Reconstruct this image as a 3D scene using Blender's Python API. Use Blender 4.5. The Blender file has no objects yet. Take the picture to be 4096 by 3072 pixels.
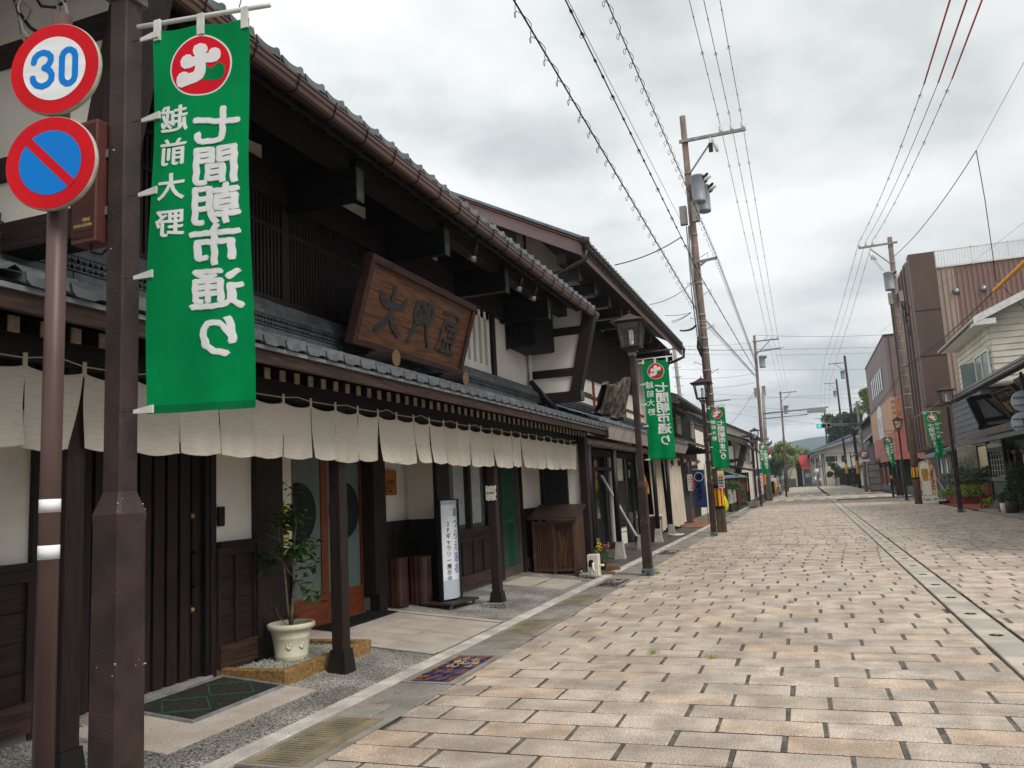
import bpy, bmesh, math, random
import numpy as np
from mathutils import Vector, Matrix
random.seed(7)
sc = bpy.context.scene
COL = sc.collection
# ---------------------------------------------------------------- camera (solved from the street's vanishing points)
F_PX = 3200.0
H = 1.6
ROWS = [[0.93757075, 0.09501088, 0.33456543], [0.34389362, -0.10957966, -0.93259288], [-0.0519449, 0.98942672, -0.13541232]]
CP = Vector((0, 0, H))
cam_data = bpy.data.cameras.new("camera")
cam_data.sensor_width = 36.0
cam_data.lens = F_PX / 4096 * 36.0
cam_data.clip_start = 0.05
cam_data.clip_end = 6000
cam = bpy.data.objects.new("camera", cam_data)
COL.objects.link(cam)
cam.matrix_world = Matrix.Translation(CP) @ Matrix(ROWS).to_4x4()
sc.camera = cam
# ---------------------------------------------------------------- world: Nishita sky under a broken overcast
w = bpy.data.worlds.new("World")
sc.world = w
w.use_nodes = True
nt = w.node_tree
nt.nodes.clear()
SUN_EL, SUN_AZ = math.radians(50), math.radians(118)     # azimuth clockwise from +Y
sky = nt.nodes.new("ShaderNodeTexSky"); sky.sky_type = 'NISHITA'; sky.sun_disc = False
sky.sun_elevation = SUN_EL; sky.sun_rotation = SUN_AZ
tc = nt.nodes.new("ShaderNodeTexCoord")
sep = nt.nodes.new("ShaderNodeSeparateXYZ"); nt.links.new(tc.outputs['Generated'], sep.inputs[0])
mx = nt.nodes.new("ShaderNodeMath"); mx.operation = 'MAXIMUM'; mx.inputs[1].default_value = 0.0
nt.links.new(sep.outputs['Z'], mx.inputs[0])
ad = nt.nodes.new("ShaderNodeMath"); ad.operation = 'ADD'; ad.inputs[1].default_value = 0.22
nt.links.new(mx.outputs[0], ad.inputs[0])
dv = nt.nodes.new("ShaderNodeVectorMath"); dv.operation = 'DIVIDE'
cb = nt.nodes.new("ShaderNodeCombineXYZ")
for i in range(3): nt.links.new(ad.outputs[0], cb.inputs[i])
nt.links.new(tc.outputs['Generated'], dv.inputs[0]); nt.links.new(cb.outputs[0], dv.inputs[1])
n1 = nt.nodes.new("ShaderNodeTexNoise"); n1.inputs['Scale'].default_value = 1.7; n1.inputs['Detail'].default_value = 7; n1.inputs['Roughness'].default_value = 0.5
mpn = nt.nodes.new("ShaderNodeMapping"); mpn.inputs['Location'].default_value = (0.9, 0.35, 0.0)
nt.links.new(dv.outputs[0], mpn.inputs['Vector']); nt.links.new(mpn.outputs[0], n1.inputs['Vector'])
rp = nt.nodes.new("ShaderNodeValToRGB")
e = rp.color_ramp.elements
e[0].position = 0.38; e[0].color = (0.49, 0.53, 0.535, 1)
e[1].position = 0.60; e[1].color = (0.84, 0.845, 0.85, 1)
m_ = rp.color_ramp.elements.new(0.47); m_.color = (0.67, 0.695, 0.695, 1)
nt.links.new(n1.outputs['Fac'], rp.inputs[0])
# the deck is thinner (brighter) to the west of the street and darker to the east
tilt = nt.nodes.new("ShaderNodeMapRange"); tilt.inputs['From Min'].default_value = -0.9; tilt.inputs['From Max'].default_value = 0.6
tilt.inputs['To Min'].default_value = 1.22; tilt.inputs['To Max'].default_value = 0.86
nt.links.new(sep.outputs['X'], tilt.inputs['Value'])
mu = nt.nodes.new("ShaderNodeVectorMath"); mu.operation = 'SCALE'
nt.links.new(rp.outputs[0], mu.inputs[0]); nt.links.new(tilt.outputs[0], mu.inputs['Scale'])
skys = nt.nodes.new("ShaderNodeVectorMath"); skys.operation = 'SCALE'; skys.inputs['Scale'].default_value = 0.08
nt.links.new(sky.outputs[0], skys.inputs[0])
mix = nt.nodes.new("ShaderNodeMix"); mix.data_type = 'RGBA'; mix.inputs[0].default_value = 0.96
nt.links.new(skys.outputs[0], mix.inputs[6]); nt.links.new(mu.outputs[0], mix.inputs[7])
bg = nt.nodes.new("ShaderNodeBackground"); bg.inputs['Strength'].default_value = 0.73
nt.links.new(mix.outputs[2], bg.inputs[0])
wo = nt.nodes.new("ShaderNodeOutputWorld"); nt.links.new(bg.outputs[0], wo.inputs[0])
# ---------------------------------------------------------------- veiled sun
sd = bpy.data.lights.new("sun", 'SUN'); sd.energy = 1.5; sd.angle = math.radians(22); sd.color = (1.0, 0.95, 0.88)
sun = bpy.data.objects.new("sun", sd); COL.objects.link(sun)
sdir = Vector((math.sin(SUN_AZ) * math.cos(SUN_EL), math.cos(SUN_AZ) * math.cos(SUN_EL), math.sin(SUN_EL)))
sun.rotation_euler = (-sdir).to_track_quat('-Z', 'Y').to_euler()
vs = sc.view_settings
vs.view_transform = 'Standard'; vs.look = 'None'; vs.gamma = 1; vs.exposure = 0.80; vs.use_curve_mapping = False
sc.cycles.max_bounces = 6; sc.cycles.diffuse_bounces = 3; sc.cycles.glossy_bounces = 3
sc.cycles.transmission_bounces = 4; sc.cycles.transparent_max_bounces = 8
sc.cycles.use_denoising = True
# ================================================================ helpers
def lin(c):
    o = []
    for x in c:
        x /= 255.0
        o.append(x / 12.92 if x <= 0.04045 else ((x + 0.055) / 1.055) ** 2.4)
    return (o[0], o[1], o[2], 1)
MAT = {}
TINTED = set()
def M(name, c1, c2=None, rough=0.6, scale=4.0, stretch=(1, 1, 1), speck=0.0, sscale=120.0, bump=0.0, bscale=60.0, bstretch=None,
      metal=0.0, spec=0.35, transl=0.0, tint=False, lo=0.38, hi=0.62, stain=0.0, stscale=1.0, emit=0.0, alpha=1.0, trans=0.0, rand=0.0, dist=0.01):
    m = bpy.data.materials.new(name); m.use_nodes = True
    t = m.node_tree; b = t.nodes['Principled BSDF']
    b.inputs['Roughness'].default_value = rough; b.inputs['Metallic'].default_value = metal
    b.inputs['Specular IOR Level'].default_value = spec
    g = t.nodes.new("ShaderNodeNewGeometry")
    def noise(sc_, st, det=3.0, rg=0.55):
        mp = t.nodes.new("ShaderNodeMapping"); mp.inputs['Scale'].default_value = st
        n = t.nodes.new("ShaderNodeTexNoise"); n.inputs['Scale'].default_value = sc_; n.inputs['Detail'].default_value = det; n.inputs['Roughness'].default_value = rg
        t.links.new(g.outputs['Position'], mp.inputs['Vector']); t.links.new(mp.outputs[0], n.inputs['Vector'])
        return n.outputs['Fac']
    def mr(src, a, b_, c, d):
        r = t.nodes.new("ShaderNodeMapRange"); r.inputs['From Min'].default_value = a; r.inputs['From Max'].default_value = b_
        r.inputs['To Min'].default_value = c; r.inputs['To Max'].default_value = d
        t.links.new(src, r.inputs['Value']); return r.outputs[0]
    def mixc(fac, a, b_, blend='MIX'):
        x = t.nodes.new("ShaderNodeMix"); x.data_type = 'RGBA'; x.blend_type = blend
        for idx, v in ((0, fac), (6, a), (7, b_)):
            if isinstance(v, (tuple, float, int)): x.inputs[idx].default_value = v
            else: t.links.new(v, x.inputs[idx])
        return x.outputs[2]
    if c2 is None: c2 = c1
    col = mixc(mr(noise(scale, stretch), lo, hi, 0, 1), lin(c1), lin(c2))
    if speck:
        f = mr(noise(sscale, (1, 1, 1), 2.0, 0.7), 0.35, 0.65, 1 - speck, 1 + speck)
        cc = t.nodes.new("ShaderNodeCombineXYZ")
        for i in range(3): t.links.new(f, cc.inputs[i])
        col = mixc(1.0, col, cc.outputs[0], 'MULTIPLY')
    if stain:
        f = mr(noise(stscale, (1, 1, 1), 5.0, 0.6), 0.45, 0.75, 0.0, stain)
        col = mixc(f, col, tuple(list(Vector(lin(c1)[:3]) * 0.35) + [1]))
    if tint:
        a = t.nodes.new("ShaderNodeAttribute"); a.attribute_name = "tint"
        col = mixc(1.0, col, a.outputs['Color'], 'MULTIPLY')
    if rand:
        oi = t.nodes.new("ShaderNodeObjectInfo")
        f = mr(oi.outputs['Random'], 0, 1, 1 - rand, 1 + rand)
        cc = t.nodes.new("ShaderNodeCombineXYZ")
        for i in range(3): t.links.new(f, cc.inputs[i])
        col = mixc(1.0, col, cc.outputs[0], 'MULTIPLY')
    t.links.new(col, b.inputs['Base Color'])
    if bump:
        bp = t.nodes.new("ShaderNodeBump"); bp.inputs['Strength'].default_value = bump; bp.inputs['Distance'].default_value = dist
        t.links.new(noise(bscale, bstretch or stretch, 4.0), bp.inputs['Height']); t.links.new(bp.outputs[0], b.inputs['Normal'])
    if emit:
        t.links.new(col, b.inputs['Emission Color']); b.inputs['Emission Strength'].default_value = emit
    if trans:
        b.inputs['Transmission Weight'].default_value = trans; b.inputs['IOR'].default_value = 1.45
    if transl:
        tr = t.nodes.new("ShaderNodeBsdfTranslucent"); ms = t.nodes.new("ShaderNodeMixShader"); ms.inputs[0].default_value = transl
        t.links.new(col, tr.inputs['Color']); t.links.new(b.outputs[0], ms.inputs[1]); t.links.new(tr.outputs[0], ms.inputs[2])
        t.links.new(ms.outputs[0], t.nodes['Material Output'].inputs['Surface'])
    if alpha < 1: b.inputs['Alpha'].default_value = alpha
    MAT[name] = m
    if tint: TINTED.add(name)
    return m
class MB:
    def __init__(s): s.v = []; s.f = []; s.t = []
    def quadface(s, a, b, c, d): 
        n = len(s.v); s.v += [tuple(a), tuple(b), tuple(c), tuple(d)]; s.f.append((n, n+1, n+2, n+3)); return s
    def hexa(s, p):  # 8 points: bottom 0-3 ccw, top 4-7
        n = len(s.v); s.v += [tuple(q) for q in p]
        for q in ((3,2,1,0),(4,5,6,7),(0,1,5,4),(1,2,6,5),(2,3,7,6),(3,0,4,7)): s.f.append(tuple(n+i for i in q))
        return s
    def box(s, x0, x1, y0, y1, z0, z1):
        if x0 > x1: x0, x1 = x1, x0
        if y0 > y1: y0, y1 = y1, y0
        if z0 > z1: z0, z1 = z1, z0
        return s.hexa([(x0,y0,z0),(x1,y0,z0),(x1,y1,z0),(x0,y1,z0),(x0,y0,z1),(x1,y0,z1),(x1,y1,z1),(x0,y1,z1)])
    def bbox(s, x0, x1, y0, y1, z0, z1, c=0.006):   # box with chamfered top and vertical edges
        n = len(s.v)
        def ring(i, z): return [(x0+i,y0,z),(x1-i,y0,z),(x1,y0+i,z),(x1,y1-i,z),(x1-i,y1,z),(x0+i,y1,z),(x0,y1-i,z),(x0,y0+i,z)]
        s.v += ring(c, z0) + ring(c, z1-c)
        k = c
        s.v += [(x0+c+k*0.3,y0+k,z1),(x1-c-k*0.3,y0+k,z1),(x1-k,y0+c+k*0.3,z1),(x1-k,y1-c-k*0.3,z1),(x1-c-k*0.3,y1-k,z1),(x0+c+k*0.3,y1-k,z1),(x0+k,y1-c-k*0.3,z1),(x0+k,y0+c+k*0.3,z1)]
        for r in (0, 8):
            for i in range(8):
                j = (i+1) % 8; s.f.append((n+r+i, n+r+j, n+r+8+j, n+r+8+i))
        s.f.append(tuple(n+16+i for i in range(8))); s.f.append(tuple(n+i for i in reversed(range(8))))
        return s
    def beam(s, p0, p1, w, h, up=(0,0,1)):
        p0, p1, up = Vector(p0), Vector(p1), Vector(up)
        d = (p1-p0).normalized(); a = d.cross(up)
        if a.length < 1e-5: a = d.cross(Vector((1,0,0)))
        a.normalize(); b = a.cross(d).normalized()
        a *= w/2; b *= h/2
        return s.hexa([p0-a-b, p0+a-b, p1+a-b, p1-a-b, p0-a+b, p0+a+b, p1+a+b, p1-a+b])
    def tube(s, pts, r, n=8, cap=True):
        pts = [Vector(p) for p in pts]; rs = r if isinstance(r, (list, tuple)) else [r]*len(pts)
        base = len(s.v); prev = None
        for i, p in enumerate(pts):
            d = (pts[min(i+1, len(pts)-1)] - pts[max(i-1, 0)]).normalized()
            if prev is None:
                a = d.cross(Vector((0,0,1)))
                if a.length < 1e-3: a = Vector((1,0,0))
            else: a = prev - d*prev.dot(d)
            a.normalize(); prev = a; b = d.cross(a)
            for k in range(n):
                an = 2*math.pi*k/n + (math.pi/4 if n == 4 else 0)
                s.v.append(tuple(p + (a*math.cos(an) + b*math.sin(an))*rs[i]))
        for i in range(len(pts)-1):
            for k in range(n):
                j = (k+1) % n; s.f.append((base+i*n+k, base+i*n+j, base+(i+1)*n+j, base+(i+1)*n+k))
        if cap: s.f.append(tuple(base+k for k in reversed(range(n)))); s.f.append(tuple(base+(len(pts)-1)*n+k for k in range(n)))
        return s
    def cyl(s, p0, p1, r0, r1=None, n=12): return s.tube([p0, p1], [r0, r0 if r1 is None else r1], n)
    def prism(s, poly, ext):
        n = len(s.v); k = len(poly); ext = Vector(ext)
        s.v += [tuple(p) for p in poly] + [tuple(Vector(p)+ext) for p in poly]
        s.f.append(tuple(n+i for i in reversed(range(k)))); s.f.append(tuple(n+k+i for i in range(k)))
        for i in range(k): j = (i+1) % k; s.f.append((n+i, n+j, n+k+j, n+k+i))
        return s
    def grid(s, fn, nu, nv, thick=None):
        n = len(s.v)
        for j in range(nv+1):
            for i in range(nu+1): s.v.append(tuple(fn(i/nu, j/nv)))
        for j in range(nv):
            for i in range(nu):
                a = n+j*(nu+1)+i; s.f.append((a, a+1, a+nu+2, a+nu+1))
        return s
    def lathe(s, prof, c=(0,0,0), n=20, cap=True):
        base = len(s.v)
        for r, z in prof:
            for k in range(n): a = 2*math.pi*k/n; s.v.append((c[0]+r*math.cos(a), c[1]+r*math.sin(a), c[2]+z))
        for i in range(len(prof)-1):
            for k in range(n): j = (k+1) % n; s.f.append((base+i*n+k, base+i*n+j, base+(i+1)*n+j, base+(i+1)*n+k))
        if cap: s.f.append(tuple(base+k for k in reversed(range(n)))); s.f.append(tuple(base+(len(prof)-1)*n+k for k in range(n)))
        return s
    def stroke(s, pts, w, z0, z1, n=0):   # thick 2-D polyline in XY, extruded z0..z1, round ends when n
        for i in range(len(pts)-1):
            p, q = Vector(pts[i]), Vector(pts[i+1]); d = (q-p)
            if d.length < 1e-9: continue
            d.normalize(); wp = w if not isinstance(w, (list, tuple)) else w[i]; wq = w if not isinstance(w, (list, tuple)) else w[i+1]
            a = Vector((-d.y, d.x)); e0 = (z1-z0)*0.0007*i
            poly = [p-a*wp/2, q-a*wq/2, q+a*wq/2, p+a*wp/2]
            s.prism([(v.x, v.y, z0) for v in poly], (0, 0, z1-z0+e0+i*2e-5))
        if n:
            for i, p in enumerate(pts):
                wp = w if not isinstance(w, (list, tuple)) else w[i]
                s.prism([(p[0]+wp/2*math.cos(2*math.pi*k/n), p[1]+wp/2*math.sin(2*math.pi*k/n), z0) for k in range(n)], (0, 0, z1-z0+1e-5*(i+1)+3e-4))
        return s
    def map(s, fn): s.v = [tuple(fn(Vector(p))) for p in s.v]; return s
    def mesh(s, name, mat, smooth=False):
        me = bpy.data.meshes.new(name); me.from_pydata(s.v, [], s.f)
        if mat is not None: me.materials.append(MAT[mat] if isinstance(mat, str) else mat)
        if smooth: me.polygons.foreach_set('use_smooth', [True]*len(me.polygons))
        if not s.t and isinstance(mat, str) and mat in TINTED: s.t = [(1, 1, 1, 1)]*len(s.v)
        if s.t:
            at = me.attributes.new("tint", 'FLOAT_COLOR', 'POINT')
            at.data.foreach_set('color', [c for t_ in s.t for c in t_])
        me.update(); return me
    def build(s, name, mat, parent=None, smooth=False, kind=None, recalc=True):
        me = s.mesh(name, mat, smooth)
        return put(name, me, parent, kind=kind)
WL = {}   # world location of every thing's origin
def put(name, me, parent=None, loc=(0,0,0), rot=None, kind=None, scale=None):
    o = bpy.data.objects.new(name, me); COL.objects.link(o)
    loc = Vector(loc)
    if parent is not None:
        o.parent = parent; o.location = loc - WL[parent.name]
    else: o.location = loc
    WL[o.name] = loc
    if rot: o.rotation_euler = rot
    if scale: o.scale = scale
    if kind: o['kind'] = kind
    return o
def thing(name, label, cat, loc=(0,0,0), group=None, kind=None):
    o = bpy.data.objects.new(name, None); COL.objects.link(o); o.location = loc; o.empty_display_size = 0.2
    WL[o.name] = Vector(loc); o['label'] = label
    if cat: o['category'] = cat
    if group: o['group'] = group
    if kind: o['kind'] = kind
    return o
def tag(o, label, cat, group=None, kind=None):
    o['label'] = label; o['category'] = cat
    if group: o['group'] = group
    if kind: o['kind'] = kind
    return o
def struct(name, mb, mat, label=None, smooth=False):
    o = mb.build(name, mat, None, smooth, 'structure')
    if label: o['label'] = label
    return o
TSC = bpy.data.scenes.new('lettering_bench')
TCACHE = {}
def text_mb(s, size, bold=0.0, depth=0.004, sx=1.0, align='CENTER', fine=0):
    key = (s, size, bold, depth, sx, align, fine)
    if key in TCACHE:
        mb = MB(); mb.v, mb.f = list(TCACHE[key][0]), list(TCACHE[key][1]); return mb
    cu = bpy.data.curves.new("text", 'FONT'); cu.body = s; cu.size = size; cu.offset = bold; cu.extrude = depth/2
    cu.align_x = align; cu.align_y = 'CENTER'; cu.resolution_u = 3
    o = bpy.data.objects.new("text", cu); TSC.collection.objects.link(o)
    vl = TSC.view_layers[0]; vl.update(); dg = vl.depsgraph
    me = bpy.data.meshes.new_from_object(o.evaluated_get(dg))
    if fine:
        bm = bmesh.new(); bm.from_mesh(me); bmesh.ops.triangulate(bm, faces=bm.faces)
        for _ in range(5):
            le = [e_ for e_ in bm.edges if e_.calc_length() > fine]
            if not le: break
            bmesh.ops.subdivide_edges(bm, edges=le, cuts=1, use_grid_fill=False); bmesh.ops.triangulate(bm, faces=bm.faces)
        bm.to_mesh(me); bm.free()
    mb = MB(); mb.v = [(v.co.x*sx, v.co.y, v.co.z) for v in me.vertices]; mb.f = [tuple(p.vertices) for p in me.polygons]
    bpy.data.objects.remove(o); bpy.data.curves.remove(cu); bpy.data.meshes.remove(me)
    TCACHE[key] = (list(mb.v), list(mb.f))
    return mb
def merge(dst, src, fn=None):
    n = len(dst.v); dst.v += [tuple(fn(Vector(p))) if fn else p for p in src.v]; dst.f += [tuple(i+n for i in f) for f in src.f]; return dst
def column(chars, size, pitch, x, y0, bold=0, depth=0.004, sx=1.0, positions=None, fine=0):
    m = MB()
    for i, ch in enumerate(chars):
        y = positions[i] if positions else y0 - pitch*i
        merge(m, text_mb(ch, size, bold, depth, sx, fine=fine), lambda p, y=y: Vector((p.x+x, p.y+y, p.z)))
    return m
def dup(root, dloc=(0,0,0), label=None, name=None):
    def cp(o, par):
        c = o.copy(); COL.objects.link(c); c.parent = par
        for ch in o.children: cp(ch, c)
        return c
    r = cp(root, None); r.location = root.location + Vector(dloc); WL[r.name] = r.location.copy()
    if label: r['label'] = label
    return r
def zs(x): return 0.09*max(0.0, -3.73-x)     # the left pavement climbs towards the shop fronts
# ================================================================ materials
G_ = (0, 0, 1)
M('paver', (206,192,178), (171,158,147), 0.74, 2.9, speck=0.42, sscale=85, bump=0.7, bscale=90, tint=True, stain=0.62, stscale=0.75)
M('paver_far', (176,165,150), (158,147,133), 0.8, 0.5, speck=0.12, sscale=12)
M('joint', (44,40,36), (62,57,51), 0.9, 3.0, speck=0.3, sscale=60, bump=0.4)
M('mortar_grey', (112,108,100), (78,74,68), 0.85, 9, speck=0.2)
M('asphalt', (74,72,68), (88,85,80), 0.9, 1.0, speck=0.3, sscale=80)
M('drain_pale', (196,186,174), (174,165,154), 0.75, 2.5, speck=0.12, sscale=150, tint=True, stain=0.3)
M('hole_black', (22,20,18), rough=0.9)
M('kerb_stone', (206,200,192), (176,168,160), 0.8, 3.5, speck=0.25, sscale=140, stain=0.4, stscale=2.5, bump=0.3)
M('gutter_grey', (156,150,142), (132,127,119), 0.78, 3.0, speck=0.22, sscale=80, tint=True, stain=0.3)
M('grate_ochre', (144,132,106), (122,113,94), 0.8, 5, speck=0.18, sscale=110, stain=0.4, stscale=3)
M('aggregate', (150,146,140), (112,109,104), 0.75, 1.6, speck=1.0, sscale=62, bump=0.8, bscale=60)
M('slab_beige', (184,173,162), (168,156,145), 0.75, 3, speck=0.22, sscale=85, rand=.05, stain=.15)
M('tactile', (196,190,178), (180,172,160), 0.7, 4, speck=0.1)
M('granite_gold', (150,118,74), (118,88,52), 0.55, 26, speck=0.4, sscale=90)
M('wall_base', (108,108,104), (90,90,88), 0.8, 4, speck=0.1)
def woody(name, a, b, rough=0.62, axis='z', stretch=14, bump=0.35, **k):
    st = {'x': (1, stretch, stretch), 'y': (stretch, 1, stretch), 'z': (stretch, stretch, 1)}[axis]
    return M(name, a, b, rough, 3.0, st, bump=bump, bscale=5, bstretch=st, **k)
woody('wood_dark', (44,29,25), (23,16,14)); woody('wood_dark_y', (45,30,26), (24,16,14), axis='y'); woody('wood_dark_x', (47,32,27), (26,18,15), axis='x')
woody('wood_black', (24,20,19), (13,12,12), 0.5, 'z', bump=0.2); woody('wood_black_y', (24,20,19), (13,12,12), 0.5, 'y', bump=0.2)
woody('wood_mid_y', (70,47,35), (38,25,20), 0.65, 'y', bump=0.6); woody('wood_mid', (92,64,46), (56,38,29), 0.65, 'z', bump=0.5)
woody('wood_red', (132,66,34), (100,48,26), 0.45, 'y', bump=0.1); woody('wood_red_z', (126,62,32), (98,46,24), 0.45, 'z', bump=0.1)
woody('wood_fence', (108,62,42), (74,42,30), 0.7, 'z'); woody('wood_bench', (150,112,80), (110,80,56), 0.7, 'y')
woody('wood_grey', (112,100,86), (66,56,46), 0.8, 'y', bump=0.6); woody('wood_bin', (92,64,46), (58,40,30), 0.7, 'z')
woody('wood_pole', (132,112,103), (104,87,79), 0.75, 'z', stretch=5, bump=0.2); woody('wood_pole_dark', (52,46,44), (38,34,34), 0.75, 'z', stretch=5, bump=0.2)
M('wood_endcap', (168,154,134), (138,126,110), 0.7, 20); M('end_green', (98,108,98), (74,82,74), 0.7, 6); M('log_end', (120,92,66), (98,74,52), 0.7, 20)
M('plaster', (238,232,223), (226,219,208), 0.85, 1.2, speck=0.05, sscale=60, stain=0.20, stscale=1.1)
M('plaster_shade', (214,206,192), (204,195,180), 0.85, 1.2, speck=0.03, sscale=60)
M('plaster_slit', (168,162,152), rough=0.9)
M('tile', (100,104,108), (78,82,86), 0.38, 5, speck=0.08, sscale=70, bump=0.15, rand=0.10)
M('tile_dark', (86,88,90), (66,68,70), 0.5, 5, speck=0.1, sscale=60, rand=0.14)
M('tile_blue', (112,124,138), (88,98,112), 0.32, 4, speck=0.06)
M('gutter_brown', (88,61,50), (68,47,39), 0.35, 2, (1,0.3,1), stain=0.25, stscale=2); M('metal_brown', (62,47,42), (50,38,34), 0.5, 30, speck=0.2, sscale=180, bump=0.5, bscale=160)
M('post_brown', (66,49,44), (48,36,33), 0.5, 6, speck=0.14, sscale=160, bump=0.45, bscale=130, stain=0.25, stscale=3)
M('sign_post', (92,70,65), (82,62,57), 0.45, 3); M('steel', (150,152,152), (128,130,130), 0.4, 6, metal=0.6); M('steel_green', (108,124,120), (92,106,102), 0.5, 5)
M('concrete', (156,152,144), (134,130,122), 0.85, 3, speck=0.15, stain=0.3); M('concrete_shoe', (176,172,162), (150,146,136), 0.8, 6, speck=0.1, stain=0.3)
M('galv', (138,142,144), (112,116,120), 0.5, 9, stain=0.3)
M('black', (20,20,21), (27,26,26), 0.5, 5); M('black_gloss', (16,16,17), rough=0.15); M('cable', (26,26,27), rough=0.5); M('cable_grey', (120,120,118), rough=0.6); M('cable_orange', (206,92,28), (180,74,24), 0.5, 3)
M('white_paint', (226,226,222), (208,206,200), 0.5, 8); M('road_paint', (228,226,216), (196,190,178), 0.7, 6, stain=0.3, stscale=6); M('white_plastic', (226,222,206), (214,208,190), 0.4, 3)
M('pot_cream', (212,206,184), (198,190,168), 0.5, 4); M('soil', (48,34,26), (32,22,18), 0.95, 30, bump=0.6)
M('linen', (232,223,210), (214,204,189), 0.9, 5, (2, 2, 30), speck=0.08, sscale=160, bump=0.25, bscale=60, bstretch=(1,1,9), stain=0.10, stscale=0.8, transl=0.25, lo=.3, hi=.7, dist=.003, rand=.07)
M('linen_tab', (196,186,168), rough=0.9); M('rope', (176,166,148), rough=0.9)
M('banner_green', (0,150,84), (0,136,76), 0.8, 2.5, bump=0.35, bscale=9, bstretch=(1,1,.45), dist=.03, transl=0.3, spec=0.1); M('banner_hem', (0,106,60), rough=0.75, spec=0.1); M('banner_white', (246,246,246), rough=0.8, transl=0.2); M('banner_red', (232,30,50), rough=0.75, transl=0.2, spec=0.1)
M('sign_red', (214,14,30), (200,10,24), 0.55, 3, spec=0.15); M('sign_white', (240,240,240), (226,226,226), 0.5, 2, (1,1,16), spec=0.2); M('sign_blue', (0,124,212), rough=0.55, spec=0.15); M('sign_rim', (196,192,180), (170,164,150), 0.4, 20)
M('glass_dark', (40,48,46), rough=0.06, spec=0.8); M('glass_frost', (108,124,118), (92,108,102), 0.22, 1.2); M('glass_teal', (52,92,78), (40,74,64), 0.12, 0.8, (1,1,0.3), spec=0.7)
M('glass_clear', (200,206,206), rough=0.02, trans=0.0, alpha=0.09); M('curtain_white', (198,204,204), (140,150,150), 0.8, 9, (1, 14, 1)); M('bulb', (238,238,232), rough=0.25)
M('frame_alu', (92,84,74), (80,72,64), 0.4, 4); M('frame_black', (26,22,21), (34,29,27), 0.45, 4)
M('mat_black', (30,33,33), (22,24,24), 0.95, 20, bump=1.0, bscale=150); M('mat_mesh', (62,58,52), (38,36,32), 0.9, 30, bump=0.8); M('mat_green', (22,108,58), rough=0.8)
M('umb_brown', (72,46,38), (56,34,28), 0.28, 3); M('sign_lit', (224,226,232), rough=0.25); M('sign_grey', (176,186,196), rough=0.3); M('ink', (34,30,34), rough=0.6); M('ink_blue', (48,92,160), rough=0.6)
M('plaque_wood', (176,112,40), (150,90,30), 0.5, 5, (1,4,12)); woody('kanban_wood', (104,66,40), (66,40,24), 0.5, 'y', stretch=16, bump=0.5); M('kanban_char', (50,50,52), (42,42,44), 0.45, 8); M('kanban_frame', (62,38,32), (50,30,26), 0.5, 3, (1,1,8))
M('leaf', (74,106,52), (46,74,36), 0.42, 9, tint=True, transl=0.25); M('leaf_lime', (152,166,66), (114,136,50), 0.55, 9, tint=True, transl=0.25); M('leaf_dark', (56,86,46), (38,62,34), 0.5, 9, tint=True, transl=0.2); M('bark', (128,112,90), (96,82,66), 0.8, 20, bump=0.4)
M('flower_y', (226,186,30), rough=0.7); M('flower_p', (206,96,140), rough=0.7); M('gravel', (176,178,168), (120,120,112), 0.85, 40, tint=True)
M('nobori_blue', (34,58,104), (28,50,92), 0.8, 4); M('yellow_cloth', (222,166,24), (206,150,18), 0.7, 4); M('yellow_bag', (214,212,30), (188,186,20), 0.45, 6); M('orange_red', (206,70,40), rough=0.6)
M('curtain_beige', (206,194,176), (184,172,152), 0.9, 3, (1, 6, 0.5)); M('pave_dark', (96,90,86), (74,70,68), 0.55, 1.5, speck=0.1); M('pave_green', (118,122,100), (98,102,84), 0.75, 2, speck=0.15); M('pave_red', (166,100,80), (146,86,68), 0.75, 2, speck=0.15)
M('metal_roof', (116,122,126), (82,84,84), 0.4, 2); M('roof_wood', (112,106,94), (88,82,72), 0.7, 4, (8,1,1)); M('red_roof', (206,64,52), (186,52,42), 0.45, 3)
M('clad_brown', (104,83,73), (88,70,61), 0.55, 0.6, (1,1,0.2), stain=0.2); M('clad_pink', (158,128,118), (142,112,102), 0.6, 0.5, (1,1,0.2)); M('clad_pink_pale', (170,150,138), rough=0.6); M('clad_mauve', (130,112,108), (118,100,98), 0.6, 0.5)
M('brick_orange', (172,118,92), (146,98,74), 0.75, 3, speck=0.15, rand=0.1); M('tile_pink', (184,110,98), (168,100,88), 0.6, 1, speck=0.05, rand=0.06); M('render_salmon', (200,158,132), (190,148,122), 0.8, 2); M('clad_cream', (226,220,202), (204,198,180), 0.7, 1.2, stain=0.25, stscale=0.7); M('clad_beige', (214,196,160), (204,186,150), 0.7, 2); M('clad_grey', (98,100,102), (84,86,88), 0.6, 2, (0.3,0.3,1))
M('brick_red', (160,82,62), (136,68,52), 0.8, 3, speck=0.1, rand=0.12); M('terracotta', (124,66,48), (104,54,40), 0.7, 4); M('grey_block', (176,172,166), (150,146,140), 0.85, 3, stain=0.35, stscale=1.2)
M('car_pink', (196,164,158), rough=0.25, spec=0.7); M('car_white', (222,224,226), rough=0.2, spec=0.7); M('car_glass', (60,72,72), rough=0.05, spec=0.9); M('tyre', (24,24,25), rough=0.8); M('stripe_yellow', (236,164,20), rough=0.6)
M('signal_green', (0,228,196), rough=0.3, emit=0.8); M('lens_dark', (52,44,42), rough=0.3); M('signal_body', (150,158,156), rough=0.5)
M('fascia_beige', (186,176,168), (172,162,154), 0.6, 3)
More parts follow.
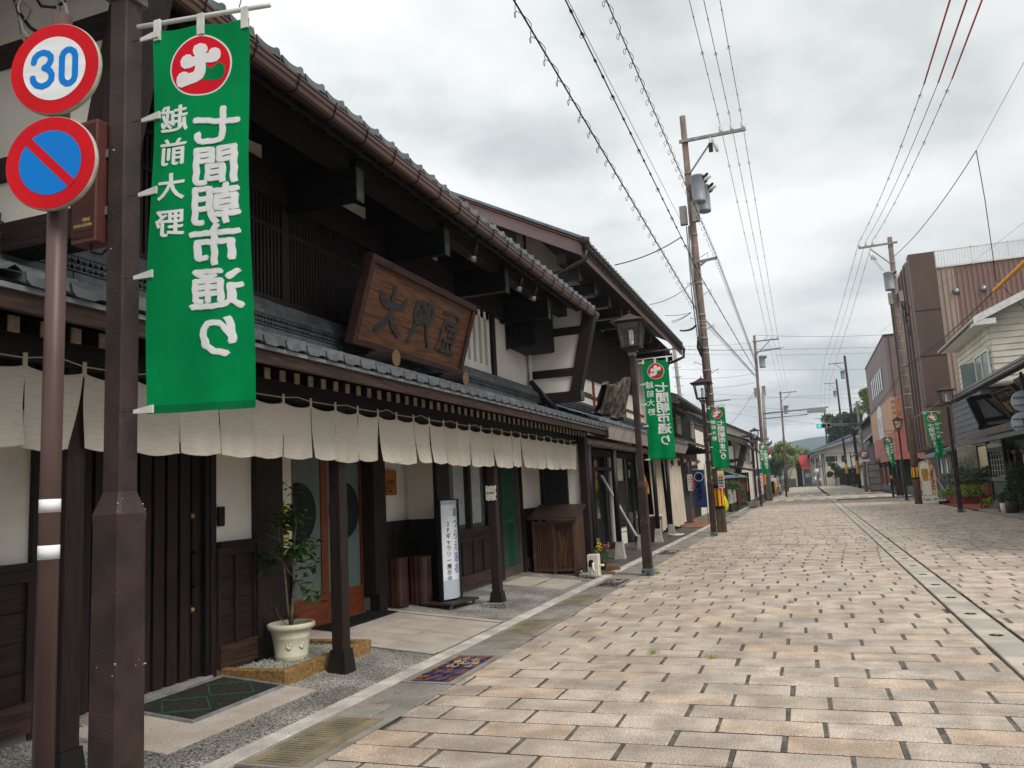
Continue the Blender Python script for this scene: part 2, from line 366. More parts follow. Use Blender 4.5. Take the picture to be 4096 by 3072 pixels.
M('mountain', (50,70,48), (34,50,36), 0.95, 0.01); M('field', (110,108,92), (92,90,78), 0.95, 0.05); M('speaker_cloth', (70,44,38), (50,32,28), 0.6, 260); M('speaker_body', (98,54,48), (84,46,42), 0.5, 4); M('gold', (178,144,82), rough=0.5)
M('beer', (196,150,70), (170,120,40), 0.5, 3); M('poster_mix', (214,196,150), (176,84,60), 0.5, 9, lo=0.45, hi=0.55); M('poster_yellow', (222,204,110), rough=0.6); M('paper', (224,222,212), rough=0.7); M('cover_blue', (34,44,104), rough=0.5, spec=0.6); M('cover_orange', (118,76,52), rough=0.55, spec=0.5); M('cover_cream', (186,172,128), rough=0.5)
M('stump', (108,98,84), (48,42,37), 0.85, 4, (3,3,0.8), bump=1.0, bscale=9, bstretch=(3,3,0.8), lo=0.42, hi=0.58); M('mesh_pale', (208,204,190), rough=0.8); M('teal_tag', (60,140,170), (226,226,214), 0.5, 60); M('insulator', (222,220,214), rough=0.3); M('transformer', (146,152,158), (132,138,144), 0.45, 3)
# ================================================================ ground
struct('ground', MB().box(-600, 600, -60, 1900, -1.2, -0.30), 'field')
struct('side_ground', MB().box(-60, -3.8, -20, 62, -0.9, -0.035).box(6.6, 60, -20, 62, -0.9, -0.035).box(-60, -4.6, 76, 210, -0.9, -0.035).box(7.4, 60, 76, 210, -0.9, -0.035), 'asphalt')
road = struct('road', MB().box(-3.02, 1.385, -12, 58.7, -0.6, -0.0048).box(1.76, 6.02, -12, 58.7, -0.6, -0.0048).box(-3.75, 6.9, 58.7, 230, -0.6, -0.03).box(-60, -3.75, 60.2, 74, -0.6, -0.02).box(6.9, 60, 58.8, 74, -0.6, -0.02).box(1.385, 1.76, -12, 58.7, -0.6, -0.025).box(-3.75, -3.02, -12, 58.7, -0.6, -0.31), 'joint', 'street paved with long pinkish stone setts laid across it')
TINTS = [(1.0,0.98,0.96),(1.04,1.01,0.96),(0.90,0.89,0.87),(1.05,0.98,0.90),(1.03,0.94,0.86),(0.95,0.95,0.93),(1.02,0.99,0.98),(0.86,0.84,0.81),(1.08,1.05,1.0),(0.97,0.94,0.92),(1.05,0.94,0.84)]
GREY_T = (0.62,0.72,0.74)
pcache = {}
def paver_mesh(L, ti, var):
    key = (round(L, 2), ti, var)
    if key in pcache: return pcache[key]
    m = MB(); m.bbox(-L/2, L/2, -0.1515, 0.1515, -0.05, 0, 0.006)
    r = random.Random(hash(key) & 0xffff)
    j = [(r.uniform(-.0045,.0045), r.uniform(-.0035,.0035), r.uniform(-.0008,.0008)) for _ in range(8)]
    m.v = [(v[0]+j[i % 8][0], v[1]+j[i % 8][1], v[2]+(j[i % 8][2] if i >= 16 else 0)) for i, v in enumerate(m.v)]
    c = GREY_T if ti == 99 else TINTS[ti]
    m.t = [(c[0], c[1], c[2], 1)]*len(m.v)
    pcache[key] = m.mesh('paver', 'paver'); return pcache[key]
rows = []; mort = []
rng = random.Random(5)
k = -6; off = 0.0
while True:
    y = 4.892 + 0.3265*k + 0.163
    if y > 58.6: break
    off = (off + rng.uniform(0.22, 0.44)) % 0.672
    for side, (xa, xb) in enumerate(((-3.015, 1.385), (1.76, min(6.0, 0.24*y+3.0)))):
        if xb - xa < 0.3: continue
        x = xa - ((off + side*0.2) % 0.672)
        while x < xb - 0.02:
            x0, x1 = max(x, xa), min(x + 0.64, xb)
            nx = x + 0.64 + rng.choice((0.026, 0.032, 0.038, 0.03)); gap_end = x1
            if x1 - x0 > 0.03: rows.append((x0, x1, y, rng.randrange(len(TINTS)) if rng.random() > 0.35 else rng.choice((0, 1, 5, 6)), rng.randrange(3)))
            if nx - 0.005 < xb: mort.append((x1+.001, min(nx, xb)-.001, y, rng.uniform(-.0042,-.0026)))
            x = nx
    k += 1
def inview(x, y): return y > 4.15 and x < 0.21*y + 0.15 and x > -0.72*y
vis = sorted([r for r in rows if inview((r[0]+r[1])/2, r[2])], key=lambda r: (r[0]+r[1])**2/4 + r[2]**2)
near = set(id(r) for r in vis[:300])
far = MB()
for r in rows:
    x0, x1, y, ti, var = r
    if abs(y-8.32) < 0.17 and x1 > 1.3 and x0 < 1.0: ti = 99
    z = rng.uniform(-0.0012, 0.0022)
    if id(r) in near:
        put('paver', paver_mesh(x1-x0, ti, var), road, ((x0+x1)/2, y, z), kind=None)
    else:
        n0 = len(far.v); c = GREY_T if ti == 99 else TINTS[ti]
        zz = z + 0.0
        n = len(far.v); g = 0.1518
        far.v += [(x0,y-g,-0.045),(x1,y-g,-0.045),(x1,y+g,-0.045),(x0,y+g,-0.045),(x0+.003,y-g+.002,zz),(x1-.003,y-g+.002,zz),(x1-.003,y+g-.002,zz),(x0+.003,y+g-.002,zz)]
        for q in ((4,5,6,7),(0,1,5,4),(1,2,6,5),(2,3,7,6),(3,0,4,7)): far.f.append(tuple(n+i for i in q))
        far.t += [(c[0], c[1], c[2], 1)]*8
far.build('distant_pavers', 'paver', road, kind='stuff')
mm_ = MB()
for a, b, y, z in mort:
    if b-a > .004: mm_.box(a, b, y-.150, y+.150, -.05, z)
mm_.build('joint_mortar', 'mortar_grey', road, kind='stuff')
# pavement of the same stone past the crossing, too far off to tell the setts apart
mf = MB()
for i in range(3400):
    y = 74.3 + 0.34*(i // 13); x0 = -3.1 + 0.7*(i % 13) + (0.35 if (i//13) % 2 else 0)
    mf.box(x0, min(x0+0.66, 6.4), y-0.155, y+0.155, -0.045, 0.0)
mf.build('distant_setts', 'paver_far', road, kind='stuff')
mf = MB()
for i in range(40):
    for j in range(9): mf.box(-3.1+1.04*j, -3.1+1.04*j+1.02, 58.8+0.38*i, 58.8+0.38*i+0.36, -0.045, -0.004+0.001*((i*3+j) % 3))
mf.build('crossing_slabs', 'paver_far', road, kind='stuff')
rng = random.Random(9)
# centre drain channel: alternating pale stones with a snow-melting nozzle and bluish stones
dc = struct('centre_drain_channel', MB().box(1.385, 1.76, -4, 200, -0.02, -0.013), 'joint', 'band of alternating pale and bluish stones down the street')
b_p = MB().bbox(-0.155, 0.155, -0.318, 0.318, -0.03, 0, 0.008); b_p.t = [(1.04,1.01,0.97,1)]*len(b_p.v); mp_ = b_p.mesh('channel_stone', 'drain_pale')
b_b = MB().bbox(-0.155, 0.155, -0.318, 0.318, -0.03, 0, 0.008); b_b.t = [(0.82,0.86,0.86,1)]*len(b_b.v); mb_ = b_b.mesh('channel_stone', 'drain_pale')
noz = MB(); noz.lathe([(0.065,0.0),(0.055,0.0025),(0.03,0.003)], n=14); noz_m = noz.mesh('nozzle', 'hole_black', True)
noz_b = MB(); noz_b.lathe([(0.022,0.0),(0.02,0.008),(0.0,0.009)], n=10); noz_b_m = noz_b.mesh('nozzle_cap', 'steel')
yb = [9.75, 9.10, 8.44, 7.79]
yy = 7.79 - 0.655*3; i = 1
fd = MB()
while yy < 150:
    if yy < 40:
        o = put('channel_stone', mp_ if i % 2 == 0 else mb_, dc, (1.573, yy, 0.0))
        if i % 2 == 0:
            n_ = put('nozzle', noz_m, o, (1.573, yy, 0.0005)); 
            if yy < 14: put('nozzle_cap', noz_b_m, o, (1.573, yy, 0.002))
    else: fd.box(1.42, 1.725, yy-0.318, yy+0.318, -0.03, 0)
    yy += 0.655; i += 1
fd.build('distant_channel_stones', 'drain_pale', dc, kind='stuff')
# kerb of grooved pale stone
kb = struct('kerb', MB().box(-3.74, -3.565, -4, 58, -0.3, -0.002), 'kerb_stone', 'band of grooved pale kerb stone along the left pavement')
km = MB(); km.bbox(-0.083, 0.083, -0.493, 0.493, -0.02, 0.006, 0.004)
for q in (-0.05, -0.02, 0.012, 0.045): km.box(q-0.007, q+0.007, -0.49, 0.49, 0.0055, 0.0095)
kmm = km.mesh('kerb_segment', 'kerb_stone')
for i in range(34): put('kerb_segment', kmm, kb, (-3.652, 3.5+i, 0.0))
# service strip with drain grates, picture covers and grey setts
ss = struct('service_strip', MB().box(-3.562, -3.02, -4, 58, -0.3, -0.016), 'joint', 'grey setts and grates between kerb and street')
gp = MB().bbox(-0.155, 0.155, -0.155, 0.155, -0.03, 0, 0.006)
def gsett(x0, x1, y0, y1, t):
    m = MB(); m.bbox(x0-(x0+x1)/2, x1-(x0+x1)/2, -(y1-y0)/2, (y1-y0)/2, -0.03, 0, 0.006); m.t = [(t, t, t*0.99, 1)]*len(m.v)
    return m
gsm = {}
def grey(y0, y1):
    n = max(1, round((y1-y0)/0.33)); h = (y1-y0)/n
    for i in range(n):
        a = y0 + i*h; sp = (-3.555, -3.40, -3.03) if i % 2 else (-3.555, -3.14, -3.03)
        if i % 3 == 0: sp = (-3.555, -3.24, -3.03)
        for q in range(2):
            t = random.choice((0.86, 0.95, 1.04, 0.9)); key = (sp[q], sp[q+1], round(h, 3), t)
            if key not in gsm: gsm[key] = gsett(sp[q]+0.006, sp[q+1]-0.006, 0, h-0.018, t).mesh('strip_sett', 'gutter_grey')
            put('strip_sett', gsm[key], ss, ((sp[q]+sp[q+1])/2, a+h/2, random.uniform(-.002, .001)))
gf = MB().box(-0.265,-0.225,-0.56,0.56,-0.02,0.002).box(0.20,0.265,-0.56,0.56,-0.02,0.002).box(-0.225,0.2,-0.56,-0.53,-0.02,0.002).box(-0.225,0.2,0.53,0.56,-0.02,0.002).mesh('grate_surround', 'gutter_grey')
if 1:
    g = MB()
    for h in (0, 1):
        yo = -0.527 + h*0.53
        g.box(-0.222, -0.165, yo, yo+0.524, -0.02, 0.004).box(0.09, 0.197, yo, yo+0.524, -0.02, 0.004)
        nb = 12
        for q in range(nb):
            a = yo + 0.524*q/nb; g.box(-0.165, 0.09, a+0.013, a+0.524/nb, -0.02, 0.004)
        g.box(-0.165, 0.09, yo, yo+0.0135, -0.02, 0.0038)
    grate_me = g.mesh('grate_bars', 'grate_ochre')
def grate(y, label):
    t = thing('drain_grate', label, 'drain grate', (-3.29, y, 0), 'ochre drain grates in the service strip')
    put('grate_bars', grate_me, t, (-3.29, y, 0)); put('grate_surround', gf, t, (-3.29, y, 0))
    MB().box(-3.5, -3.1, y-0.52, y+0.52, -0.019, -0.0145).build('slot_floor', 'hole_black', t)
def cover(y, label):
    t = thing('picture_cover', label, 'drain cover', (-3.29, y, 0), 'cast covers with coloured relief in the service strip')
    MB().box(-3.53, -3.05, y-0.57, y+0.57, -0.02, -0.006).build('plate', 'cover_orange', t)
    MB().box(-3.555, -3.49, y-0.6, y+0.6, -0.02, 0.003).box(-3.09, -3.03, y-0.6, y+0.6, -0.02, 0.003).box(-3.49, -3.09, y-0.6, y-0.56, -0.02, 0.003).box(-3.49, -3.09, y+0.56, y+0.6, -0.02, 0.003).build('surround', 'gutter_grey', t)
    r = random.Random(int(y*10)); cr = MB(); bl = MB(); cm = MB()
    for i in range(46):       # blue water and dark drifts
        v = r.random(); cx = -3.48 + 0.38*r.random(); cy = y - 0.54 + 1.06*r.random()
        if cx < -3.36 and r.random() < 0.55: continue
        L = r.uniform(0.05, 0.16); tck = r.uniform(0.008, 0.028); an = math.radians(78 + r.uniform(-16, 16))
        pts = [(cx + L*(s-.5)*math.cos(an)+0.012*math.sin(s*5+i), cy + L*(s-.5)*math.sin(an)) for s in (0, .25, .5, .75, 1)]
        pts = [(min(max(p[0], -3.475), -3.105), min(max(p[1], y-0.545), y+0.545)) for p in pts]
        b0 = bl if i % 3 else cm
        b0.stroke(pts, [tck*.4, tck, tck*1.2, tck, tck*.4], -0.01, -0.0035 + 0.00006*i, 6)
    for i in range(16):
        cx = -3.40 + 0.25*r.random()**.7; cy = y + 0.05 + 0.40*r.random(); L = 0.10
        cr.stroke([(cx-0.03, cy-L/2), (cx+0.01, cy), (cx-0.01, cy+L/2)], 0.008, -0.01, 0.0 + 0.00008*i, 5)
    for i in range(26):
        cx = -3.47 + 0.13*r.random(); cy = y - 0.5 + 0.8*r.random()
        cm.stroke([(cx-0.012, cy), (cx+0.012, cy+0.012)], 0.012, -0.01, -0.003+0.00007*i, 5)
    bl.build('blue_relief', 'cover_blue', t, kind='stuff'); cr.build('cream_relief', 'cover_cream', t, kind='stuff'); cm.build('dark_relief', 'hole_black', t, kind='stuff')
    for q in range(4): MB().box(-3.48, -3.1, y-0.53+q*0.26, y-0.53+q*0.26+0.05+0.02*q, -0.01, -0.0042).build('blue_band', 'cover_blue', t)
grate(4.93, 'ochre slotted drain grate nearest the camera, below the door mat'); grey(5.51, 6.54)
cover(7.15, 'blue and orange picture cover beside the paved shop entrance'); grey(7.76, 8.78)
grate(9.36, 'ochre drain grate just past the shop entrance paving'); grey(9.94, 11.1)
grate(11.7, 'ochre drain grate level with the second canopy post'); grey(12.3, 13.1)
cover(13.73, 'dark picture cover beside the white fire hydrant box'); grey(14.35, 19.1)
cover(19.75, 'picture cover beyond the first bannered lamp post'); grey(20.4, 30.2)
grey(31.5, 33); cover(33.7, 'picture cover just past the brown utility pole'); grey(34.4, 38); cover(38.7, 'furthest picture cover beside the green paving'); grey(39.4, 50)
grey(2.6, 4.33)
# left pavement in front of the merchant house (climbs to the wall)
def slope_sheet(name, x0, x1, y0, y1, dz, mat, parent=None, kind=None, t=0.02):
    m = MB(); m.hexa([(x0,y0,zs(x0)+dz-t),(x1,y0,zs(x1)+dz-t),(x1,y1,zs(x1)+dz-t),(x0,y1,zs(x0)+dz-t),(x0,y0,zs(x0)+dz),(x1,y0,zs(x1)+dz),(x1,y1,zs(x1)+dz),(x0,y1,zs(x0)+dz)])
    return m.build(name, mat, parent, kind=kind)
sw = slope_sheet('left_pavement', -6.2, -3.735, -6, 15.45, 0.0, 'aggregate', None, 'structure', 0.5)
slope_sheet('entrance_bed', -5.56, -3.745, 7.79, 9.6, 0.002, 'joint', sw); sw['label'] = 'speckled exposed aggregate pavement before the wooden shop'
for a, b in ((4.35, 6.05),):
    slope_sheet('pale_slab', -4.98, -4.08, a, b, 0.006, 'slab_beige', sw)
for x0, x1 in ((-4.95, -4.45), (-4.38, -3.88)):
    slope_sheet('pale_slab', x0, x1, 12.75, 13.9, 0.006, 'slab_beige', sw)
xx = [-5.55, -4.95, -4.35, -3.75]
for i in range(3):
    for j in range(6):
        a = 7.80 + j*0.298 + 0.0; b = a + 0.292
        o = 0.15*(i % 2)
        slope_sheet('entrance_tile', xx[i]+0.006, xx[i+1]-0.006, a, b-0.004, 0.006 + 0.0007*((i*2+j) % 3), 'slab_beige', sw)
for yy0 in (7.68, 9.60):
    slope_sheet('tactile_strip', -5.55, -3.75, yy0, yy0+0.115, 0.005, 'pave_dark', sw)
    m = MB()
    n = 62
    for i in range(n):
        x = -5.54 + 1.78*i/n
        m.hexa([(x,yy0+.008,zs(x)+.004),(x+.019,yy0+.008,zs(x)+.004),(x+.019,yy0+.107,zs(x)+.004),(x,yy0+.107,zs(x)+.004),(x,yy0+.008,zs(x)+.012),(x+.019,yy0+.008,zs(x)+.012),(x+.019,yy0+.107,zs(x)+.012),(x,yy0+.107,zs(x)+.012)])
    m.build('tactile_bars', 'tactile', sw, kind='stuff')
# flat pavements further along on the left
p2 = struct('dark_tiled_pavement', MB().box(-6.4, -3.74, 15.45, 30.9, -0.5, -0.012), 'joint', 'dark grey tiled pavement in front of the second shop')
tm = MB().bbox(-0.294, 0.294, -0.294, 0.294, -0.02, 0.0, 0.004).mesh('pavement_tile', 'pave_dark')
for i in range(4):
    for j in range(25): put('pavement_tile', tm, p2, (-5.85+0.6*i, 15.8+0.6*j, random.uniform(0, .002)))
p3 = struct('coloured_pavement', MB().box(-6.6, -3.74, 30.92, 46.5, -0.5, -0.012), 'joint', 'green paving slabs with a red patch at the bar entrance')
tg = MB().bbox(-0.294, 0.294, -0.294, 0.294, -0.02, 0.0, 0.004); tgm = tg.mesh('green_slab', 'pave_green'); trm = tg.mesh('red_slab', 'pave_red')
for i in range(5):
    for j in range(25):
        x, y = -6.3+0.6*i, 31.3+0.6*j
        red = (31.5 < y < 35.5 and x > -5.5) or (35.4 < y < 38 and -5.8 < x < -4.6)
        put('red_slab' if red else 'green_slab', trm if red else tgm, p3, (x, y, random.uniform(0, .002)))
# right pavement: low concrete kerb and slab before the dark shop
struct('right_pavement', MB().box(6.02, 9.5, 8, 35.2, -0.4, 0.09), 'concrete', 'pale concrete pavement in front of the dark lattice shop')
rb = struct('red_brick_forecourt', MB().box(6.02, 9.9, 35.9, 44.6, -0.4, 0.015), 'joint', 'red brick forecourt beside the right lamp post')
bm = MB().bbox(-0.1, 0.1, -0.048, 0.048, -0.02, 0.0, 0.003).mesh('brick', 'brick_red')
nb = 0; rest = MB()
for j in range(82):
    for i in range(18):
        x = 6.15+0.21*i+(0.1 if j % 2 else 0); y = 35.98+0.105*j
        if nb < 290 and x < 9.7: put('brick', bm, rb, (x, y, 0.036)); nb += 1
        elif x < 9.7: rest.box(x-.1, x+.1, y-.048, y+.048, 0.01, 0.034)
rest.build('further_bricks', 'brick_red', rb, kind='stuff')
struct('right_verge', MB().box(6.02, 60, 44.6, 58.7, -0.4, 0.01), 'concrete')
# painted markings at the junction
cw = struct('crosswalk', MB(), 'road_paint', 'white blocks of the zebra crossing over the junction')
bm = MB().box(-0.24, 0.24, -0.5, 0.5, 0.0, 0.004)
blk = MB().box(-0.26, 0.26, -1.6, 1.6, 0.002, 0.006).mesh('painted_block', 'road_paint')
for yv, xs in ((64.5, [-3.6+1.13*i for i in range(10)]), (79.5, [-2.2+1.18*i for i in range(9)])):
    for x in xs: put('painted_block', blk, cw, (x, yv, 0.0))
struct('stop_line', MB().box(-3.0, 1.35, 56.2, 56.6, 0.001, 0.005), 'road_paint', 'thin white stop line across the left lane')
struct('far_stop_line', MB().box(1.8, 6.0, 88.5, 89.3, 0.001, 0.005), 'road_paint', 'white stop line past the crossing on the right')
struct('asphalt_patch', MB().box(1.8, 6.4, 59.0, 61.6, 0.001, 0.005), 'asphalt', 'dark asphalt patch at the right of the junction')
# weeds in joints
def tuft(x, y, n, h, label, z=0.0):
    m = MB(); r = random.Random(int(x*100+y*10)); m.t = []
    for i in range(n):
        a = r.uniform(0, 6.28); d = r.uniform(0, .07); bx, by = x+d*math.cos(a), y+d*math.sin(a)*1.6; q = r.uniform(.5, 1)*h; l = r.uniform(-.5, .5)
        k_ = len(m.v); m.v += [(bx-.003, by, z), (bx+.003, by, z), (bx+l*q, by+r.uniform(-.4,.4)*q, z+q)]; m.f.append((k_, k_+1, k_+2)); c = r.uniform(.8, 1.4); m.t += [(c, c, c, 1)]*3
    o = m.build('weed_tuft', 'leaf_lime'); tag(o, label, 'weeds', kind='stuff')
tuft(-1.55, 7.95, 40, .05, 'small green weeds in the sett joint near the drain grate'); tuft(-0.98, 7.8, 36, .05, 'weed tuft in the middle of the street'); tuft(-0.35, 11.3, 30, .05, 'weed growing in the sett joint right of the street middle')
tuft(-2.75, 15.0, 60, .07, 'dry weeds round the foot of the first bannered lamp post'); tuft(-2.8, 25.0, 60, .07, 'dry weeds round the foot of the second bannered lamp post'); tuft(5.6, 35.4, 60, .08, 'weeds along the kerb by the right lamp post'); tuft(-3.05, 13.0, 30, .05, 'weeds beside the dark picture cover')
# ================================================================ the merchant house
RM = Matrix(ROWS)
def ray(u, v): return RM @ Vector((u-2048.0, 1536.0-v, -F_PX))
def onplane(u, v, p0, n):
    r = ray(u, v); t = (Vector(p0)-CP).dot(n)/r.dot(n); return CP + r*t
def P(mb, name, mat, parent, smooth=False, kind=None): return mb.build(name, mat, parent, smooth, kind)
house = thing('merchant_house', 'long dark timber merchant house with white plaster, tiled eaves and lattice upper windows', 'house', (-5.1, 9.7, 0))
for bx_ in ((-5.75,-5.13,0.5,4.55,0.0,2.8),(-5.75,-5.13,5.98,6.58,0,2.8),(-6.1,-5.68,6.58,9.6,0,2.8),(-6.1,-5.6,9.6,10.7,0,2.8),(-5.75,-5.13,10.69,11.1,0,2.8),(-5.75,-5.13,14.46,15.3,0,2.8)): P(MB().box(*bx_), 'plaster_wall', 'plaster', house)
P(MB().box(-5.14, -5.10, 3.95, 15.3, 5.2, 5.9), 'eave_boarding', 'wood_black_y', house)
for a, b, z in ((5.0,6.72,5.39),(7.2,8.85,5.40),(9.6,11.03,5.35),(11.9,13.3,5.36),(14.0,15.2,5.36)): P(MB().prism([(-5.085,a,5.2),(-5.085,b,5.2),(-5.085,b,z)], (-.02,0,0)), 'plaster_infill', 'plaster', house)
P(MB().box(-12, -5.135, 0.5, 15.3, 2.8, 5.75).box(-12, -6.11, 0.5, 15.3, 0, 2.8).box(-6.12, -5.14, 4.55, 5.98, 2.2, 2.8).box(-6.1, -5.14, 11.1, 14.46, 2.2, 2.8), 'upper_wall', 'plaster', house)
P(MB().box(-5.6, -5.14, 6.58, 10.7, 2.35, 2.8).box(-5.62, -5.15, 6.58, 6.62, 0, 2.4), 'recess_lining', 'wood_black', house)
# posts and beams set a little proud of the plaster
fr = [(6.56, 6.80, -5.24, -5.06, 0.12, 2.7), (10.66, 11.10, -5.3, -5.07, 0.12, 2.7), (12.84, 13.28, -5.3, -5.07, 0.12, 2.7), (5.96, 6.03, -5.2, -5.10, 0.12, 2.4), (4.48, 4.57, -5.2, -5.09, 0.12, 2.4), (14.44, 14.5, -5.2, -5.1, 0.1, 2.7), (2.9, 3.05, -5.2, -5.08, 0.12, 2.7), (4.16, 4.26, -5.2, -5.085, 0.12, 2.7)]
for a, b, x0, x1, z0, z1 in fr: P(MB().box(x0, x1, a, b, z0, z1), 'post', 'wood_dark', house)
P(MB().box(-5.64, -5.50, 7.28, 7.58, 0.1, 2.4), 'post', 'wood_dark', house); P(MB().box(-5.64, -5.42, 9.44, 9.77, 0.35, 2.4), 'post', 'wood_dark', house)
P(MB().box(-5.5, -5.36, 9.42, 9.62, 0.12, 0.40), 'post_shoe', 'black', house)
P(MB().box(-5.26, -5.04, 6.55, 6.83, 0.1, 0.36), 'post_shoe', 'black', house)
P(MB().box(-5.3, -5.05, 0.6, 15.3, 2.36, 2.8), 'lintel', 'wood_black_y', house)
def dado(y0, y1, xf=-5.1, zb=0.38, zt=1.3, stiles=None, back=None):
    """timber dado: cap rail, stiles, sill and separate boards between them"""
    d = MB().box(xf-0.05, xf-0.018, y0, y1, zb-0.02, zt-0.03)
    d = P(d, 'dado', 'wood_dark_y', house)
    put('cap_rail', MB().box(xf-0.04, xf+0.05, y0, y1, zt-0.045, zt).mesh('cap_rail', 'wood_black_y'), d)
    put('rail', MB().box(xf-0.04, xf+0.022, y0, y1, zt-0.13, zt-0.045).mesh('rail', 'wood_dark_y'), d)
    put('sill', MB().box(xf-0.04, xf+0.045, y0, y1, zb-0.2, zb).mesh('sill', 'wood_mid_y'), d)
    n = stiles if stiles is not None else max(1, int((y1-y0)/0.55)); 
    for i in range(n+1):
        c = y0 + (y1-y0)*i/n; a, b = max(y0, c-0.03), min(y1, c+0.03)
        put('stile', MB().box(xf-0.03, xf+0.02, a, b, zb+0.002, zt-0.131).mesh('stile', 'wood_dark'), d)
    nb_ = 4
    for i in range(nb_):
        a = zb + (zt-0.13-zb)*i/nb_; b = zb + (zt-0.13-zb)*(i+1)/nb_
        put('board', MB().bbox(xf-0.03, xf-0.006, y0+0.01, y1-0.01, a+0.004, b-0.003, 0.003).mesh('board', 'wood_dark_y'), d)
    put('plinth', MB().box(xf-0.06, xf+0.005, y0, y1, -0.05, zb-0.2).mesh('plinth', 'wall_base'), d)
dado(0.6, 2.9); dado(3.05, 4.16, stiles=1); dado(4.26, 4.48, stiles=1); dado(6.03, 6.56, stiles=2); dado(7.58, 7.82, xf=-5.56, stiles=1, zt=1.05); dado(9.78, 10.66, xf=-5.56, stiles=2); dado(11.12, 12.84, zt=1.02, stiles=4); dado(14.5, 15.28, stiles=2)
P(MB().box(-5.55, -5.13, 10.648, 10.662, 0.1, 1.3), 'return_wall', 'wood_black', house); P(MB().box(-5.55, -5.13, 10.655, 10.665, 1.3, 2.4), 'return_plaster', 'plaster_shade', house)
# ribbed timber front door
dr = P(MB().box(-5.26, -5.2, 4.57, 5.96, 0.14, 2.2), 'front_door', 'wood_black', house)
for i in range(9):
    a = 4.60 + i*0.15; put('door_board', MB().box(-5.205, -5.165, a, a+0.115, 0.16, 2.18).mesh('door_board', 'wood_dark'), dr)
put('door_jamb', MB().box(-5.2, -5.11, 5.90, 5.955, 0.12, 2.3).mesh('door_jamb', 'wood_black'), dr)
put('door_sill', MB().box(-5.27, -5.08, 4.57, 5.96, 0.10, 0.15).mesh('door_sill', 'concrete'), dr)
put('handle', MB().tube([(-5.165,5.79,0.93),(-5.12,5.79,0.95),(-5.12,5.79,1.22),(-5.165,5.79,1.24)], 0.012).mesh('handle', 'black_gloss'), dr)
for z in (0.74, 1.55): put('lock', MB().box(-5.165,-5.158,5.76,5.82,z-.035,z+.035).mesh('lock', 'black'), dr); put('lock_cylinder', MB().cyl((-5.158,5.79,z),(-5.15,5.79,z),0.017).mesh('lock_cylinder', 'gold'), dr)
t = thing('door_intercom', 'small black intercom on the white wall beside the ribbed door', 'intercom', (-5.12, 6.09, 1.53))
P(MB().bbox(-0.03, 0.03, -0.045, 0.045, 0, 0.13, 0.006).map(lambda p: Vector((-5.12+p.z*0.25+0.005, 6.09+p.x*1.2, 1.53+p.y*2.0))), 'case', 'black', t); P(MB().box(-5.086, -5.082, 6.07, 6.11, 1.50, 1.58), 'screen', 'glass_dark', t)
# recessed entrance: two glazed sliding doors in red-brown frames
for nm, y0, y1, cy in (('a', 7.80, 8.54, 7.98), ('b', 8.56, 9.43, 9.02)):
    xo = -5.57 if nm == 'a' else -5.60
    d = P(MB().box(xo-0.03, xo-0.015, y0+0.05, y1-0.05, 0.45, 2.3), 'entrance_door', 'glass_frost', house)
    put('bottom_rail', MB().box(xo-0.045, xo, y0, y1, 0.17, 0.52).mesh('bottom_rail', 'wood_red'), d)
    put('stile', MB().box(xo-0.045, xo, y0, y0+0.06, 0.52, 2.35).mesh('stile', 'wood_red_z'), d)
    put('stile', MB().box(xo-0.045, xo, y1-0.11 if nm == 'a' else y1-0.03, y1, 0.52, 2.35).mesh('stile', 'wood_red_z'), d)
    c = MB(); c.prism([(xo-0.0145, cy+0.36*math.cos(a), 1.50+0.36*math.sin(a)) for a in [2*math.pi*k/40 for k in range(40)]], (0.004, 0, 0)); 
    c.v = [(v[0], min(max(v[1], y0+0.06), y1-0.04), v[2]) for v in c.v]
    put('clear_circle', c.mesh('clear_circle', 'glass_dark'), d)
put_ = P(MB().box(-5.6, -5.545, 7.58, 7.80, 1.06, 2.3), 'poster_panel', 'plaster', house)
t = thing('door_posters', 'event posters white above yellow taped left of the glass doors', 'poster', (-5.54, 7.69, 1.5))
P(MB().box(-5.543, -5.54, 7.60, 7.75, 1.62, 1.90), 'sheet', 'paper', t); P(MB().box(-5.543, -5.54, 7.60, 7.75, 1.15, 1.615), 'sheet', 'poster_yellow', t)
for q in range(9): P(MB().box(-5.541, -5.5385, 7.61, 7.64+0.1*random.random(), 1.18+q*0.047, 1.192+q*0.047), 'print_line', 'ink', t)
P(text_mb('夜市', 0.062, 0.004, 0.002).map(lambda p: Vector((-5.5385, 7.675+p.x, 1.84+p.y))), 'lettering', 'ink', t)
t = thing('shop_card', 'narrow white card with green print inside the right glass door', 'card', (-5.583, 8.78, 1.4))
P(MB().box(-5.592, -5.588, 8.72, 8.86, 1.25, 1.72), 'card', 'paper', t); P(column('こちら', 0.07, 0.08, 0, 0, 0.002, 0.002).map(lambda p: Vector((-5.587, 8.78+p.x, 1.64+p.y))), 'lettering', 'ink', t); P(MB().lathe([(0.05,0),(0.03,0.002)], n=9).map(lambda p: Vector((-5.587+p.z, 8.79+p.x, 1.36+p.y))), 'leaf_print', 'mat_green', t)
